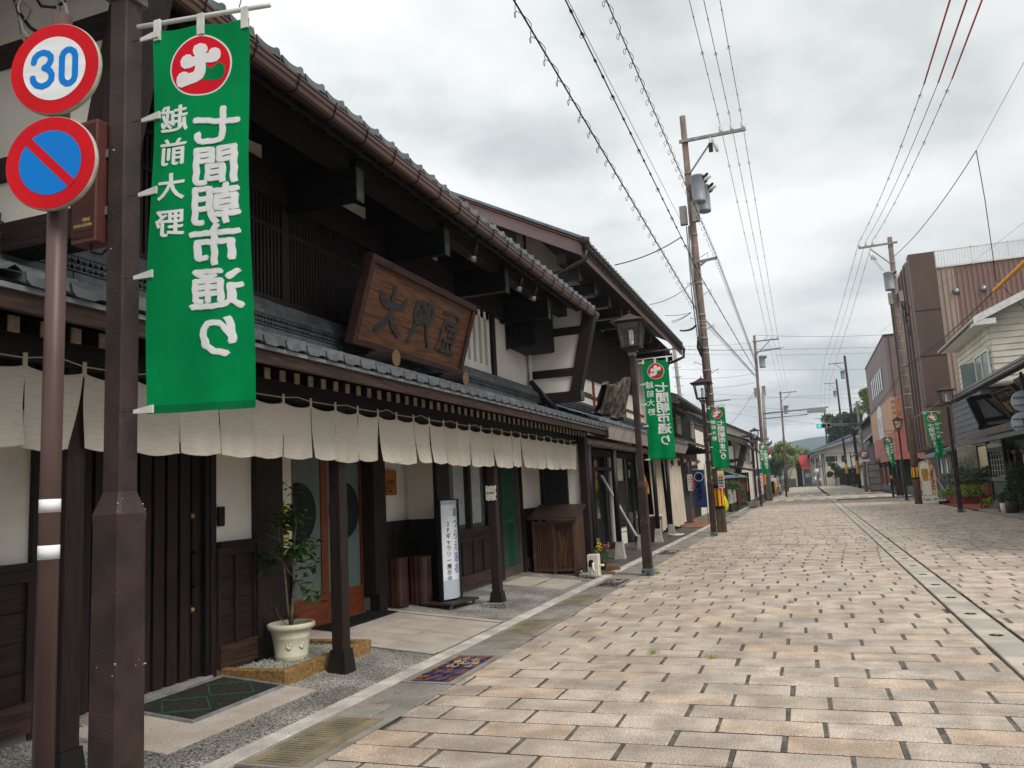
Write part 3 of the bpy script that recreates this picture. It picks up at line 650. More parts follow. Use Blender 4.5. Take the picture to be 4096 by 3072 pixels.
# brass-coloured plaque
t = thing('wall_plaque', 'square amber wooden plaque with black characters on white plaster', 'plaque', (-5.57, 10.1, 1.82))
P(MB().bbox(-0.26, 0.26, -0.175, 0.175, 0, 0.035, 0.005).map(lambda p: Vector((-5.56+p.z, 10.03+p.x, 1.84+p.y))), 'board', 'plaque_wood', t)
bd = MB()
for a in ((-0.23,0.23,0.145,0.15),(-0.23,0.23,-0.15,-0.145),(-0.23,-0.225,-0.15,0.15),(0.225,0.23,-0.15,0.15)): bd.box(a[0], a[1], a[2], a[3], 0.0352, 0.0365)
for s_, x, y, z in (('大門屋', 0.07, -0.01, 0.085), ('〜きものギャラリー〜', 0.04, -0.075, 0.03), ('会 木 呉服部', 0.03, -0.12, 0.03), ('1階', -0.17, 0.09, 0.035), ('上質', -0.17, -0.01, 0.035)):
    merge(bd, text_mb(s_, z, 0.001, 0.002), lambda p, x=x, y=y: Vector((p.x+x, p.y+y, 0.0368+p.z)))
P(bd.map(lambda p: Vector((-5.56+p.z, 10.03+p.x, 1.84+p.y))), 'lettering', 'ink', t)
# window bay
wn = P(MB().box(-5.24, -5.22, 11.14, 12.82, 1.06, 2.3), 'window', 'glass_dark', house)
put('curtain', MB().grid(lambda a, b: (-5.213+0.003*math.sin(a*70), 11.55+0.5*a, 1.15+1.1*b), 40, 1).mesh('curtain', 'curtain_white'), wn)
put('curtain', MB().grid(lambda a, b: (-5.213+0.003*math.sin(a*70), 12.2+0.45*a, 1.15+1.1*b), 40, 1).mesh('curtain', 'curtain_white'), wn)
put('pane', MB().box(-5.205, -5.2, 11.14, 12.82, 1.08, 2.3).mesh('pane', 'glass_clear'), wn)
for a, b in ((11.1, 11.17), (11.96, 12.06), (12.78, 12.85)): put('frame', MB().box(-5.22, -5.12, a, b, 1.06, 2.35).mesh('frame', 'frame_black'), wn)
put('frame', MB().box(-5.22, -5.08, 11.1, 12.85, 1.02, 1.085).mesh('frame', 'wood_mid_y'), wn)
# sliding glass door near the far end
sdn = P(MB().box(-5.22, -5.2, 13.3, 14.44, 0.2, 2.3), 'side_door', 'glass_teal', house)
put('frame', MB().box(-5.22, -5.15, 13.28, 14.44, 0.1, 0.29).mesh('frame', 'frame_alu'), sdn); put('frame', MB().box(-5.22, -5.15, 13.28, 13.36, 0.29, 2.35).mesh('frame', 'frame_alu'), sdn); put('frame', MB().box(-5.22, -5.15, 14.36, 14.44, 0.29, 2.35).mesh('frame', 'frame_alu'), sdn)
put('handle', MB().box(-5.15, -5.13, 13.31, 13.34, 0.95, 1.35).mesh('handle', 'steel'), sdn)
# end wing at ground level and the dark meter cupboard
P(MB().box(-5.13, -4.12, 15.3, 15.42, 0.05, 2.75), 'wing_wall', 'plaster', house)
P(MB().box(-4.90, -4.42, 15.22, 15.30, 1.33, 2.5), 'meter_cupboard', 'black', house); P(MB().box(-4.16, -4.02, 15.22, 15.42, 0.05, 2.7), 'post', 'wood_dark', house); P(MB().box(-5.0, -4.93, 15.27, 15.31, 0.1, 2.6), 'post', 'wood_dark', house)
# canopy posts
for i, (yp, zb, kind_) in enumerate(((3.62, .05, 0), (6.62, .04, 0), (10.66, .04, 1), (14.9, 0.03, 1))):
    if i == 3: continue
    p = P(MB().bbox(-4.285, -4.165, yp, yp+0.13, zb+0.19, 2.5, 0.004), 'canopy_post', 'wood_dark', house)
    s_ = MB(); a, b = 0.075, 0.098; cx, cy = -4.225, yp+0.065; z0 = zb - 0.02 + (0.07 if kind_ else 0)
    s_.hexa([(cx-b,cy-b,z0),(cx+b,cy-b,z0),(cx+b,cy+b,z0),(cx-b,cy+b,z0),(cx-a,cy-a,zb+0.21),(cx+a,cy-a,zb+0.21),(cx+a,cy+a,zb+0.21),(cx-a,cy+a,zb+0.21)])
    put('iron_shoe', s_.mesh('iron_shoe', 'black'), p)
    if kind_: put('base_stone', MB().bbox(cx-0.19, cx+0.19, cy-0.16, cy+0.16, -0.02, zb+0.07, 0.008).mesh('base_stone', 'aggregate'), p)
P(MB().box(-4.29, -4.15, 1.0, 15.35, 2.5, 2.66), 'canopy_beam', 'wood_black_y', house)
P(MB().box(-4.36, -4.30, 1.0, 15.35, 2.3, 2.8), 'canopy_board', 'wood_black_y', house)
# ---- low tiled canopy roof
Z0, SL = 2.80, 0.36          # eave height, pitch
def zlow(x): return Z0 + SL*(-3.6-x)
lr = MB(); lr.hexa([(-3.66,1.0,zlow(-3.66)-.07),(-3.66,15.5,zlow(-3.66)-.07),(-5.1,15.5,zlow(-5.1)-.07),(-5.1,1.0,zlow(-5.1)-.07),(-3.62,1.0,zlow(-3.62)-.02),(-3.62,15.5,zlow(-3.62)-.02),(-5.1,15.5,zlow(-5.1)-.02),(-5.1,1.0,zlow(-5.1)-.02)])
lr.f = [tuple(reversed(f)) for f in lr.f]
lroof = P(lr, 'canopy_roof', 'wood_dark_y', house)
put('fascia', MB().box(-3.68, -3.635, 1.0, 15.5, 2.64, 2.735).mesh('fascia', 'wood_mid_y'), lroof)
put('fascia_trim', MB().box(-3.66, -3.61, 1.0, 15.52, 2.737, 2.765).mesh('fascia_trim', 'galv'), lroof)
put('inner_fascia', MB().box(-3.88, -3.84, 1.0, 15.4, 2.72, 2.80).mesh('inner_fascia', 'wood_black_y'), lroof)
put('end_board', MB().hexa([(-3.7,15.5,2.56),(-3.6,15.5,2.60),(-3.6,15.56,2.60),(-3.7,15.56,2.56),(-4.6,15.5,3.02),(-3.6,15.5,2.8),(-3.6,15.56,2.8),(-4.6,15.56,3.02)]).mesh('end_board', 'wood_mid_y'), lroof)
rm = MB(); rm.hexa([(-3.99,-.032,2.615),(-3.99,.032,2.615),(-4.5,.032,2.80),(-4.5,-.032,2.80),(-3.99,-.032,2.70),(-3.99,.032,2.70),(-4.5,.032,2.90),(-4.5,-.032,2.90)]); rm.f = [tuple(reversed(f)) for f in rm.f]
rme = rm.mesh('rafter', 'wood_dark'); cpe = MB().box(-3.985, -3.975, -.034, .034, 2.613, 2.702).mesh('rafter_end', 'wood_endcap')
for i in range(62):
    y = 2.9 + 0.2*i; put('rafter', rme, lroof, (0, y, 0)); put('rafter_end', cpe, lroof, (0, y, 0))
def tile_profile(wd, n=9):
    """S shaped pantile section across its width"""
    o = []
    for i in range(n+1):
        u = i/n
        z = -0.018*math.sin(min(u/0.68, 1)*math.pi) if u < 0.68 else 0.030*math.sin((u-0.68)/0.32*math.pi)
        o.append((u*wd, z))
    return o
def tile_mesh(wd, L, pitch, sgn, mat, eave=False, name='tile'):
    """lies with its lower edge at x=0 and climbs towards sgn*x; runs along +y"""
    pr = tile_profile(wd); m = MB(); n = len(pr)
    for d in (0, 1):
        for y, z in pr: m.v.append((sgn*L*d, y, z + pitch*L*d + (0.012 if d == 0 else 0)))
    for i in range(n-1): m.f.append((i, i+1, n+i+1, n+i) if sgn < 0 else (i, n+i, n+i+1, i+1))
    k = len(m.v); th = 0.05 if eave else 0.02
    for y, z in pr: m.v.append((0.0, y, z+0.012-th if not eave else min(-0.028, z+0.012-th)))
    for i in range(n-1): m.f.append((i, k+i, k+i+1, i+1) if sgn < 0 else (i, i+1, k+i+1, k+i))
    k2 = len(m.v)
    for y, z in pr: m.v.append((sgn*0.06, y, z+0.012-th if not eave else min(-0.028, z+0.012-th)))
    for i in range(n-1): m.f.append((k+i, k2+i, k2+i+1, k+i+1) if sgn < 0 else (k+i, k+i+1, k2+i+1, k2+i))
    for q in (0, n-1): m.f.append((q, n+q, k2+q, k+q) if q == 0 else (q, k+q, k2+q, n+q))
    if eave:   # turned-down lip with the little drooping apron of Japanese eave tiles
        a = [(0.012*(-sgn), wd*0.05, -0.012)]
        poly = [(-sgn*0.004, wd*.03, -.030), (-sgn*0.004, wd*.12, -.052), (-sgn*0.004, wd*.55, -.056), (-sgn*0.004, wd*.68, -.040), (-sgn*0.004, wd*.97, -.034)] + [(-sgn*0.004, y_, z_+.014) for y_, z_ in reversed(pr[:-1])]
        m.prism(poly, (-sgn*0.012, 0, 0))
        m.lathe([(0.034, 0), (0.034, 0.012), (0.026, 0.014)], n=10, c=(0, 0, 0)) if False else None
        cc = [] if True else [(-sgn*0.002, wd*0.84+0.036*math.cos(a_), 0.008+0.036*math.sin(a_)) for a_ in [2*math.pi*i/10 for i in range(10)]]
    return m.mesh(name, mat)
te = tile_mesh(0.268, 0.30, SL, -1, 'tile', True); tb = tile_mesh(0.268, 0.30, SL, -1, 'tile')
for i in range(47):
    y = 2.85 + 0.27*i
    for c in range(5):
        x = -3.6 - 0.262*c
        put('tile', te if c == 0 else tb, lroof, (x, y, zlow(x)+0.022), (random.uniform(-.006,.006), 0, 0))
edge = MB()
for i in range(7):
    for c in range(5):
        x = -3.6-0.262*c; y = 0.96+0.27*i; pr = tile_profile(0.268, 6)
        for a in range(6): edge.quadface((x, y+pr[a][0], zlow(x)+.03+pr[a][1]), (x, y+pr[a+1][0], zlow(x)+.03+pr[a+1][1]), (x-.28, y+pr[a+1][0], zlow(x-.28)+.02+pr[a+1][1]), (x-.28, y+pr[a][0], zlow(x-.28)+.02+pr[a][1]))
P(edge, 'unseen_tiles', 'tile_dark', lroof, kind='stuff')
# stacked ridge slabs where the canopy meets the wall, with the openwork band between
rs = P(MB().box(-5.12, -4.97, 1.0, 15.3, 3.15, 3.66), 'ridge_stack', 'black', house)
for li, (z0, z1, xf) in enumerate(((3.20,3.255,-4.84),(3.26,3.315,-4.86),(3.32,3.375,-4.88),(3.50,3.545,-4.90),(3.55,3.60,-4.92),(3.605,3.665,-4.95))):
    off_ = 0.22*(li % 3)
    sm = MB().bbox(-5.1, xf, -0.297, 0.297, z0, z1, 0.004).mesh('ridge_slab', 'tile_dark')
    for i in range(22): put('ridge_slab', sm, rs, (random.uniform(-.004,.004), 2.6-off_+0.6*i, random.uniform(-.002,.002)))
om = MB()
for r_ in (0, 1):
    for i in range(120):
        y = 2.6+0.106*i+0.053*r_; z = 3.385+0.052*r_
        pts = [(-4.885, y+0.047*math.cos(a), z+0.047*math.sin(a)) for a in [math.pi*k_/5 for k_ in range(6)]]
        for a, b in zip(pts[:-1], pts[1:]): om.beam(a, b, 0.05, 0.012, (1,0,0))
om.box(-5.0, -4.87, 2.5, 15.3, 3.376, 3.386); om.box(-5.0, -4.87, 2.5, 15.3, 3.49, 3.4985)
P(om, 'openwork_band', 'tile_dark', rs, kind='stuff')
# ---- upper storey
P(MB().box(-5.14, -5.03, 3.95, 15.3, 4.83, 5.20), 'head_beam', 'wood_dark_y', house)
P(MB().box(-5.14, -5.04, 3.95, 11.25, 3.67, 3.76), 'window_sill_beam', 'wood_dark_y', house)
P(MB().box(-5.14, -5.06, 13.22, 13.36, 3.66, 4.83), 'post', 'wood_dark', house); 
lat = P(MB().box(-5.14, -5.1, 3.95, 11.25, 3.76, 4.83), 'lattice_window', 'black', house)
bme = MB().box(-5.09, -5.055, -0.016, 0.016, 3.765, 4.825).mesh('lattice_bar', 'wood_dark')
for i in range(123):
    y = 4.0 + 0.059*i
    if any(abs(y-q) < 0.07 for q in (4.95, 7.05, 9.15, 11.2)): continue
    put('lattice_bar', bme, lat, (0, y, 0))
for q in (4.95, 7.05, 9.15, 11.2): put('lattice_post', MB().box(-5.1, -5.045, q-0.055, q+0.055, 3.765, 4.825).mesh('lattice_post', 'wood_dark'), lat)
put('lattice_rail', MB().box(-5.1, -5.05, 4.0, 11.2, 4.5, 4.54).mesh('lattice_rail', 'wood_dark_y'), lat)
for i in range(6):
    y = 11.68 + 0.262*i
    P(MB().box(-5.15, -5.131, y-0.062, y+0.062, 3.86, 4.70), 'plaster_slit', 'plaster_slit', house)
    for q in (-0.07, 0.062): P(MB().box(-5.14, -5.115, y+q, y+q+0.008, 3.86, 4.7), 'slit_edge', 'plaster', house)
# plaster face in front of the slits (piers between them)
for i in range(7):
    y = 11.549 + 0.262*i
    P(MB().box(-5.134, -5.112, y-0.068, y+0.068, 3.66, 4.83), 'slit_pier', 'plaster', house)
P(MB().box(-5.134, -5.112, 11.27, 13.2, 4.70, 4.83).box(-5.134, -5.1125, 11.27, 13.2, 3.66, 3.86), 'slit_head', 'plaster', house)
# slatted air-conditioner housing
ac = thing('slatted_box', 'black slatted timber box hanging on the white upper wall', 'slatted box', (-5.1, 14.7, 4.3))
P(MB().box(-5.13, -4.56, 14.10, 15.26, 4.36, 4.40), 'floor', 'wood_dark_y', ac); P(MB().box(-5.1, -4.6, 14.2, 15.2, 4.45, 5.05), 'core', 'black', ac)
for i in range(8): P(MB().box(-5.10+0.075*i-0.018, -5.10+0.075*i+0.018, 14.055, 14.095, 4.31 - 0.0*i, 5.2), 'slat', 'wood_black', ac)
for i in range(22): P(MB().box(-4.55, -4.525, 14.07+0.055*i, 14.095+0.055*i, 4.37, 5.2), 'slat', 'wood_black', ac)
P(MB().box(-5.1, -4.53, 14.06, 14.1, 4.40, 4.44).box(-4.56, -4.53, 14.06, 15.25, 4.40, 4.44), 'rail', 'wood_black_y', ac)
t = thing('rain_pipe', 'white rain pipe with rust at the corner of the upper wall', 'pipe', (-5.06, 15.22, 3.7))
P(MB().cyl((-5.05, 15.22, 3.80), (-5.05, 15.22, 4.6), 0.035), 'pipe', 'white_paint', t, True); P(MB().cyl((-5.06,15.22,3.82),(-4.55,15.26,3.2),0.05), 'lower_pipe', 'black', t, True)
# wing walls (udatsu) at both ends of the upper storey
def wing(y0, y1):
    g = P(MB().prism([(-5.14,y0+.02,3.45),(-4.18,y0+.02,3.45),(-3.82,y0+.02,5.1),(-4.3,y0+.02,5.3),(-5.14,y0+.02,5.65)], (0, y1-y0-.04, 0)), 'wing_panel', 'plaster', house)
    put('foot_beam', MB().box(-5.12, -4.05, y0-.03, y1+.03, 3.36, 3.56).mesh('foot_beam', 'wood_dark_x'), g)
    put('foot_cap', MB().box(-4.05, -4.035, y0-.035, y1+.035, 3.37, 3.55).mesh('foot_cap', 'end_green'), g)
    put('cross_rail', MB().box(-5.12, -4.12, y0-.02, y1+.02, 3.87, 4.03).mesh('cross_rail', 'wood_dark_x'), g)
    put('cross_rail', MB().box(-5.12, -3.98, y0-.02, y1+.02, 4.70, 4.86).mesh('cross_rail', 'wood_dark_x'), g)
    put('raking_post', MB().hexa([(-4.26,y0-.04,3.56),(-4.05,y0-.04,3.56),(-4.05,y1+.04,3.56),(-4.26,y1+.04,3.56),(-3.90,y0-.04,5.15),(-3.66,y0-.04,5.08),(-3.66,y1+.04,5.08),(-3.90,y1+.04,5.15)]).mesh('raking_post', 'wood_dark'), g)
wing(3.72, 3.9); wing(15.32, 15.48)
for yc in (4.90, 7.13, 9.33, 11.59, 13.81):
    c = P(MB().box(-5.1, -4.16, yc-0.06, yc+0.06, 4.76, 5.2), 'cantilever_beam', 'wood_black', house)
    put('end_cap', MB().box(-4.16, -4.145, yc-0.07, yc+0.07, 4.74, 5.10).mesh('end_cap', 'end_green'), c)
P(MB().box(-4.44, -4.24, 3.0, 15.5, 5.09, 5.36), 'eave_purlin', 'wood_dark_y', house)
# ---- main roof
UZ, US = 5.215, 0.42
def zup(x): return UZ + US*(-3.75-x)
ur = MB(); ur.hexa([(-3.78,2.2,zup(-3.78)-.05),(-3.78,15.6,zup(-3.78)-.05),(-8.6,15.6,zup(-8.6)-.05),(-8.6,2.2,zup(-8.6)-.05),(-3.76,2.2,zup(-3.76)),(-3.76,15.6,zup(-3.76)),(-8.6,15.6,zup(-8.6)),(-8.6,2.2,zup(-8.6))]); ur.f = [tuple(reversed(f)) for f in ur.f]
ur.hexa([(-8.6,2.2,zup(-8.6)-.05),(-8.6,15.6,zup(-8.6)-.05),(-13.4,15.6,zup(-3.76)-.05),(-13.4,2.2,zup(-3.76)-.05),(-8.6,2.2,zup(-8.6)),(-8.6,15.6,zup(-8.6)),(-13.4,15.6,zup(-3.76)),(-13.4,2.2,zup(-3.76))]); ur.f[6:] = [tuple(reversed(f)) for f in ur.f[6:]]
uroof = P(ur, 'main_roof', 'wood_black_y', house)
um = MB()
for y0_, y1_, s1 in ((2.2, 15.6, 1),):
    for i in range(41):
        y = 2.25 + 0.325*i; pr = tile_profile(0.325, 6)
        for a in range(6):
            for xa, xb in ((-4.5, -8.6),):
                um.quadface((xa, y+pr[a][0], zup(xa)+.05+pr[a][1]), (xa, y+pr[a+1][0], zup(xa)+.05+pr[a+1][1]), (xb, y+pr[a+1][0], zup(xb)+.05+pr[a+1][1]), (xb, y+pr[a][0], zup(xb)+.05+pr[a][1]))
P(um, 'unseen_tiles', 'tile_dark', uroof, kind='stuff')
tb = tile_mesh(0.323, 0.30, US, -1, 'tile'); te = tile_mesh(0.323, 0.30, US, -1, 'tile', True)
for i in range(41):
    for c in range(3):
        x = -3.72-0.27*c; put('tile', te if c == 0 else tb, uroof, (x, 2.25+0.325*i, zup(x)+0.045), (random.uniform(-.008,.008), 0, 0))
rm = MB(); rm.beam((-3.80, 0, zup(-3.80)-.09), (-5.2, 0, zup(-5.2)-.09), 0.055, 0.075); rme = rm.mesh('rafter', 'wood_black')
for i in range(44): put('rafter', rme, uroof, (0, 2.4+0.3*i, 0))
put('eave_board', MB().box(-3.82, -3.79, 2.2, 15.6, 5.05, 5.14).mesh('eave_board', 'wood_dark_y'), uroof)
put('soffit_batten', MB().box(-4.05, -4.0, 2.2, 15.6, 5.16, 5.2).mesh('soffit_batten', 'wood_dark_y'), uroof)
# moulded brown gutter hung on straps
gt = P(MB().prism([(-3.78,2.3,5.135),(-3.77,2.3,5.035),(-3.745,2.3,5.015),(-3.70,2.3,5.015),(-3.675,2.3,5.03),(-3.668,2.3,5.065),(-3.655,2.3,5.08),(-3.655,2.3,5.115),(-3.645,2.3,5.12),(-3.645,2.3,5.135)], (0, 13.35, 0)), 'gutter', 'gutter_brown', house)
st = MB()
for a, b in zip([(-3.78,0,5.14),(-3.772,0,5.03),(-3.745,0,5.01),(-3.70,0,5.01),(-3.672,0,5.026),(-3.664,0,5.062),(-3.650,0,5.08),(-3.648,0,5.12)], [(-3.772,0,5.03),(-3.745,0,5.01),(-3.70,0,5.01),(-3.672,0,5.026),(-3.664,0,5.062),(-3.650,0,5.08),(-3.648,0,5.12),(-3.638,0,5.15)]): st.beam(a, b, 0.014, 0.006, (0,1,0))
st.tube([(-3.77,0,5.02),(-3.80,0,4.97),(-3.785,0.01,4.93),(-3.76,0.01,4.955)], 0.004, 5)
sme = st.mesh('gutter_strap', 'cable')
for i in range(24): put('gutter_strap', sme, gt, (0, 2.55+0.555*i, 0))
# spotlights under the main eave
def spot(y, label):
    t = thing('spot_lamp', label, 'spotlight', (-3.85, y, 4.85), 'spotlights under the main eave')
    P(MB().tube([(-3.86,y,5.05),(-3.86,y,4.92),(-3.88,y-0.02,4.88)], 0.012, 6), 'bracket', 'black', t)
    P(MB().cyl((-3.87,y,4.92),(-3.93,y+0.03,4.80),0.032,0.038,12), 'neck', 'black', t, True)
    P(MB().cyl((-3.93,y+0.03,4.80),(-3.965,y+0.045,4.735),0.042,0.066,14), 'reflector', 'steel', t, True)
spot(9.65, 'first silver spotlight under the eave, above the carved board'); spot(11.5, 'middle black spotlight under the eave'); spot(12.2, 'furthest silver spotlight under the eave')
# ---------------------------------------------------------------- carved name board
BL, BR, TL = Vector((-4.6, 7.58, 3.34)), Vector((-4.6, 10.56, 3.34)), Vector((-4.3, 7.6, 4.33))
ex = (BR-BL).normalized(); ey = (TL-BL); ey = (ey - ex*ey.dot(ex)); BH = ey.length; ey.normalize(); en = ex.cross(ey)*1.0
if en.x < 0: en = -en
BW = (BR-BL).length
def bpt(a, b, c=0.0): return BL + ex*a + ey*b + en*c
kb_ = thing('carved_name_board', 'big brown wooden name board with three carved characters leaning over the canopy', 'sign', tuple(BL))
P(MB().box(0.07, BW-0.07, 0.07, BH-0.07, -0.05, -0.02).map(lambda p: bpt(*p)), 'backing', 'kanban_frame', kb_)
for i, (a, b) in enumerate(((0.08, 0.375), (0.379, 0.66), (0.664, BH-0.08))):
    P(MB().bbox(0.08, BW-0.08, a, b, -0.03, 0.0, 0.003).map(lambda p: bpt(*p)), 'plank', 'kanban_wood', kb_)
for a in ((0, BW, 0, 0.085), (0, BW, BH-0.085, BH), (0, 0.085, 0.085, BH-0.085), (BW-0.085, BW, 0.085, BH-0.085)):
    P(MB().bbox(a[0], a[1], a[2], a[3], -0.07, 0.045, 0.008).map(lambda p: bpt(*p)), 'frame', 'kanban_frame', kb_)
def kz(pts):
    o = []
    for x, y in pts:
        q = onplane(1380+0.5672*x, 1000+0.5672*y, BL, en) - BL; o.append((q.dot(ex), q.dot(ey)))
    return o
strokes = [ # large character
 [(352,275),(340,330),(332,395),(318,450)], [(258,305),(262,350),(285,380),(332,395),(385,405),(412,395),(428,365)], [(318,450),(275,510),(212,548)], [(318,450),(325,520),(350,565),(368,598)],
 # gate-like seal character
 [(550,365),(510,375),(492,430),(490,480),(520,515)], [(505,500),(470,570),(438,630)], [(590,385),(618,400),(618,450),(600,510),(575,540)], [(560,375),(545,390),(560,410),(600,410)], [(540,430),(520,440),(512,470),(525,495),(560,505)], [(560,430),(590,445),(590,485),(565,520)], [(525,460),(560,468),(585,470)], [(572,530),(568,600),(580,675)],
 # roof-like seal character
 [(698,438),(770,455),(800,480),(795,515),(765,540),(705,500)], [(705,500),(680,560),(660,640),(635,690)], [(710,545),(745,560),(785,575)], [(750,562),(725,605),(770,625)], [(772,590),(760,620)], [(695,625),(680,680),(670,705)], [(715,640),(705,700)], [(745,648),(735,712)], [(690,635),(755,655)], [(660,698),(755,730)]]
for lo_, hi_ in ((0, 4), (4, 12), (12, 99)):
    ks = MB()
    for i, s_ in enumerate(strokes):
        if lo_ <= i < hi_: ks.stroke(kz(s_), 0.085 if i < 4 else (0.062 if i < 12 else 0.047), 0.0002, 0.010 + 0.0006*i, 8)
    P(ks.map(lambda p: bpt(*p)), 'carved_character', 'kanban_char', kb_)
for yl in (8.05, 10.05):
    P(MB().cyl((-5.1, yl, 3.24), (-4.28, yl, 3.20), 0.10, n=18), 'support_log', 'wood_dark_x', kb_, False); P(MB().cyl((-4.28, yl, 3.20), (-4.274, yl, 3.1995), 0.096, n=18), 'log_face', 'log_end', kb_)
# ================================================================ noren, lamps, banners, signs and small things by the left pavement
def at(u, v, axis, val):
    r = ray(u, v); return CP + r*((val-CP[axis])/r[axis])
nr = thing('noren_curtain', 'long row of pale linen noren panels hanging under the canopy', 'noren curtain', (-4.2, 9.2, 2.5))
edges = [1.28+0.404*i for i in range(34)] + [15.02]
rp_ = random.Random(3)
rope = []
for i in range(len(edges)-1):
    y0, y1 = edges[i], edges[i+1]; wv = rp_.uniform(-.09, .09); fl = rp_.uniform(-.015, .045); dz_ = rp_.uniform(-.012, .010); ph = rp_.uniform(0, 6); gapb = rp_.choice((0.001, 0.002, 0.004, 0.010)); split = 0.55
    wide = 0.09 if i == 5 else 0
    def fn(a, b, y0=y0, y1=y1, wv=wv, fl=fl, ph=ph, gapb=gapb, wide=wide, dz_=dz_):
        g = gapb*max(0, b-0.35)/0.65
        ya = y0 + g + 0.002; yb = y1 - g - 0.002 - wide*b
        y = ya + (yb-ya)*a
        z = 2.475 - 0.032*math.sin(math.pi*a)**0.8*(1-b) - (0.468-dz_)*b - 0.022*math.sin(math.pi*min(max(a*1.05+0.02,0),1))*b + 0.006*math.sin(ph)*b
        x = -4.135 + 0.020*math.sin(math.pi*a*1.0)*(0.25+0.5*b) + fl*b*b + 0.012*math.sin(a*(6+ph)+ph)*b + wv*0.3*b*(a-.5)
        return (x, y + 0.006*math.sin(b*5+ph), z)
    pm = P(MB().grid(fn, 10, 10), 'panel', 'linen', nr, True)
    hm = MB(); hm.tube([fn(a/10, 1.0) for a in range(11)], 0.0035, 5)
    put('hem', hm.mesh('hem', 'linen_tab'), pm)
    rope.append((y0, 2.515)); 
    if i % 2: rope.append(((y0+y1)/2, 2.545 + rp_.uniform(-.012, .012)))
    P(MB().box(-4.14, -4.132, y0-0.014, y0+0.014, 2.45, 2.545), 'tab', 'linen_tab', nr)
rope.append((15.02, 2.55))
P(MB().tube([(-4.136, y, z) for y, z in rope], 0.005, 5), 'rope', 'rope', nr)

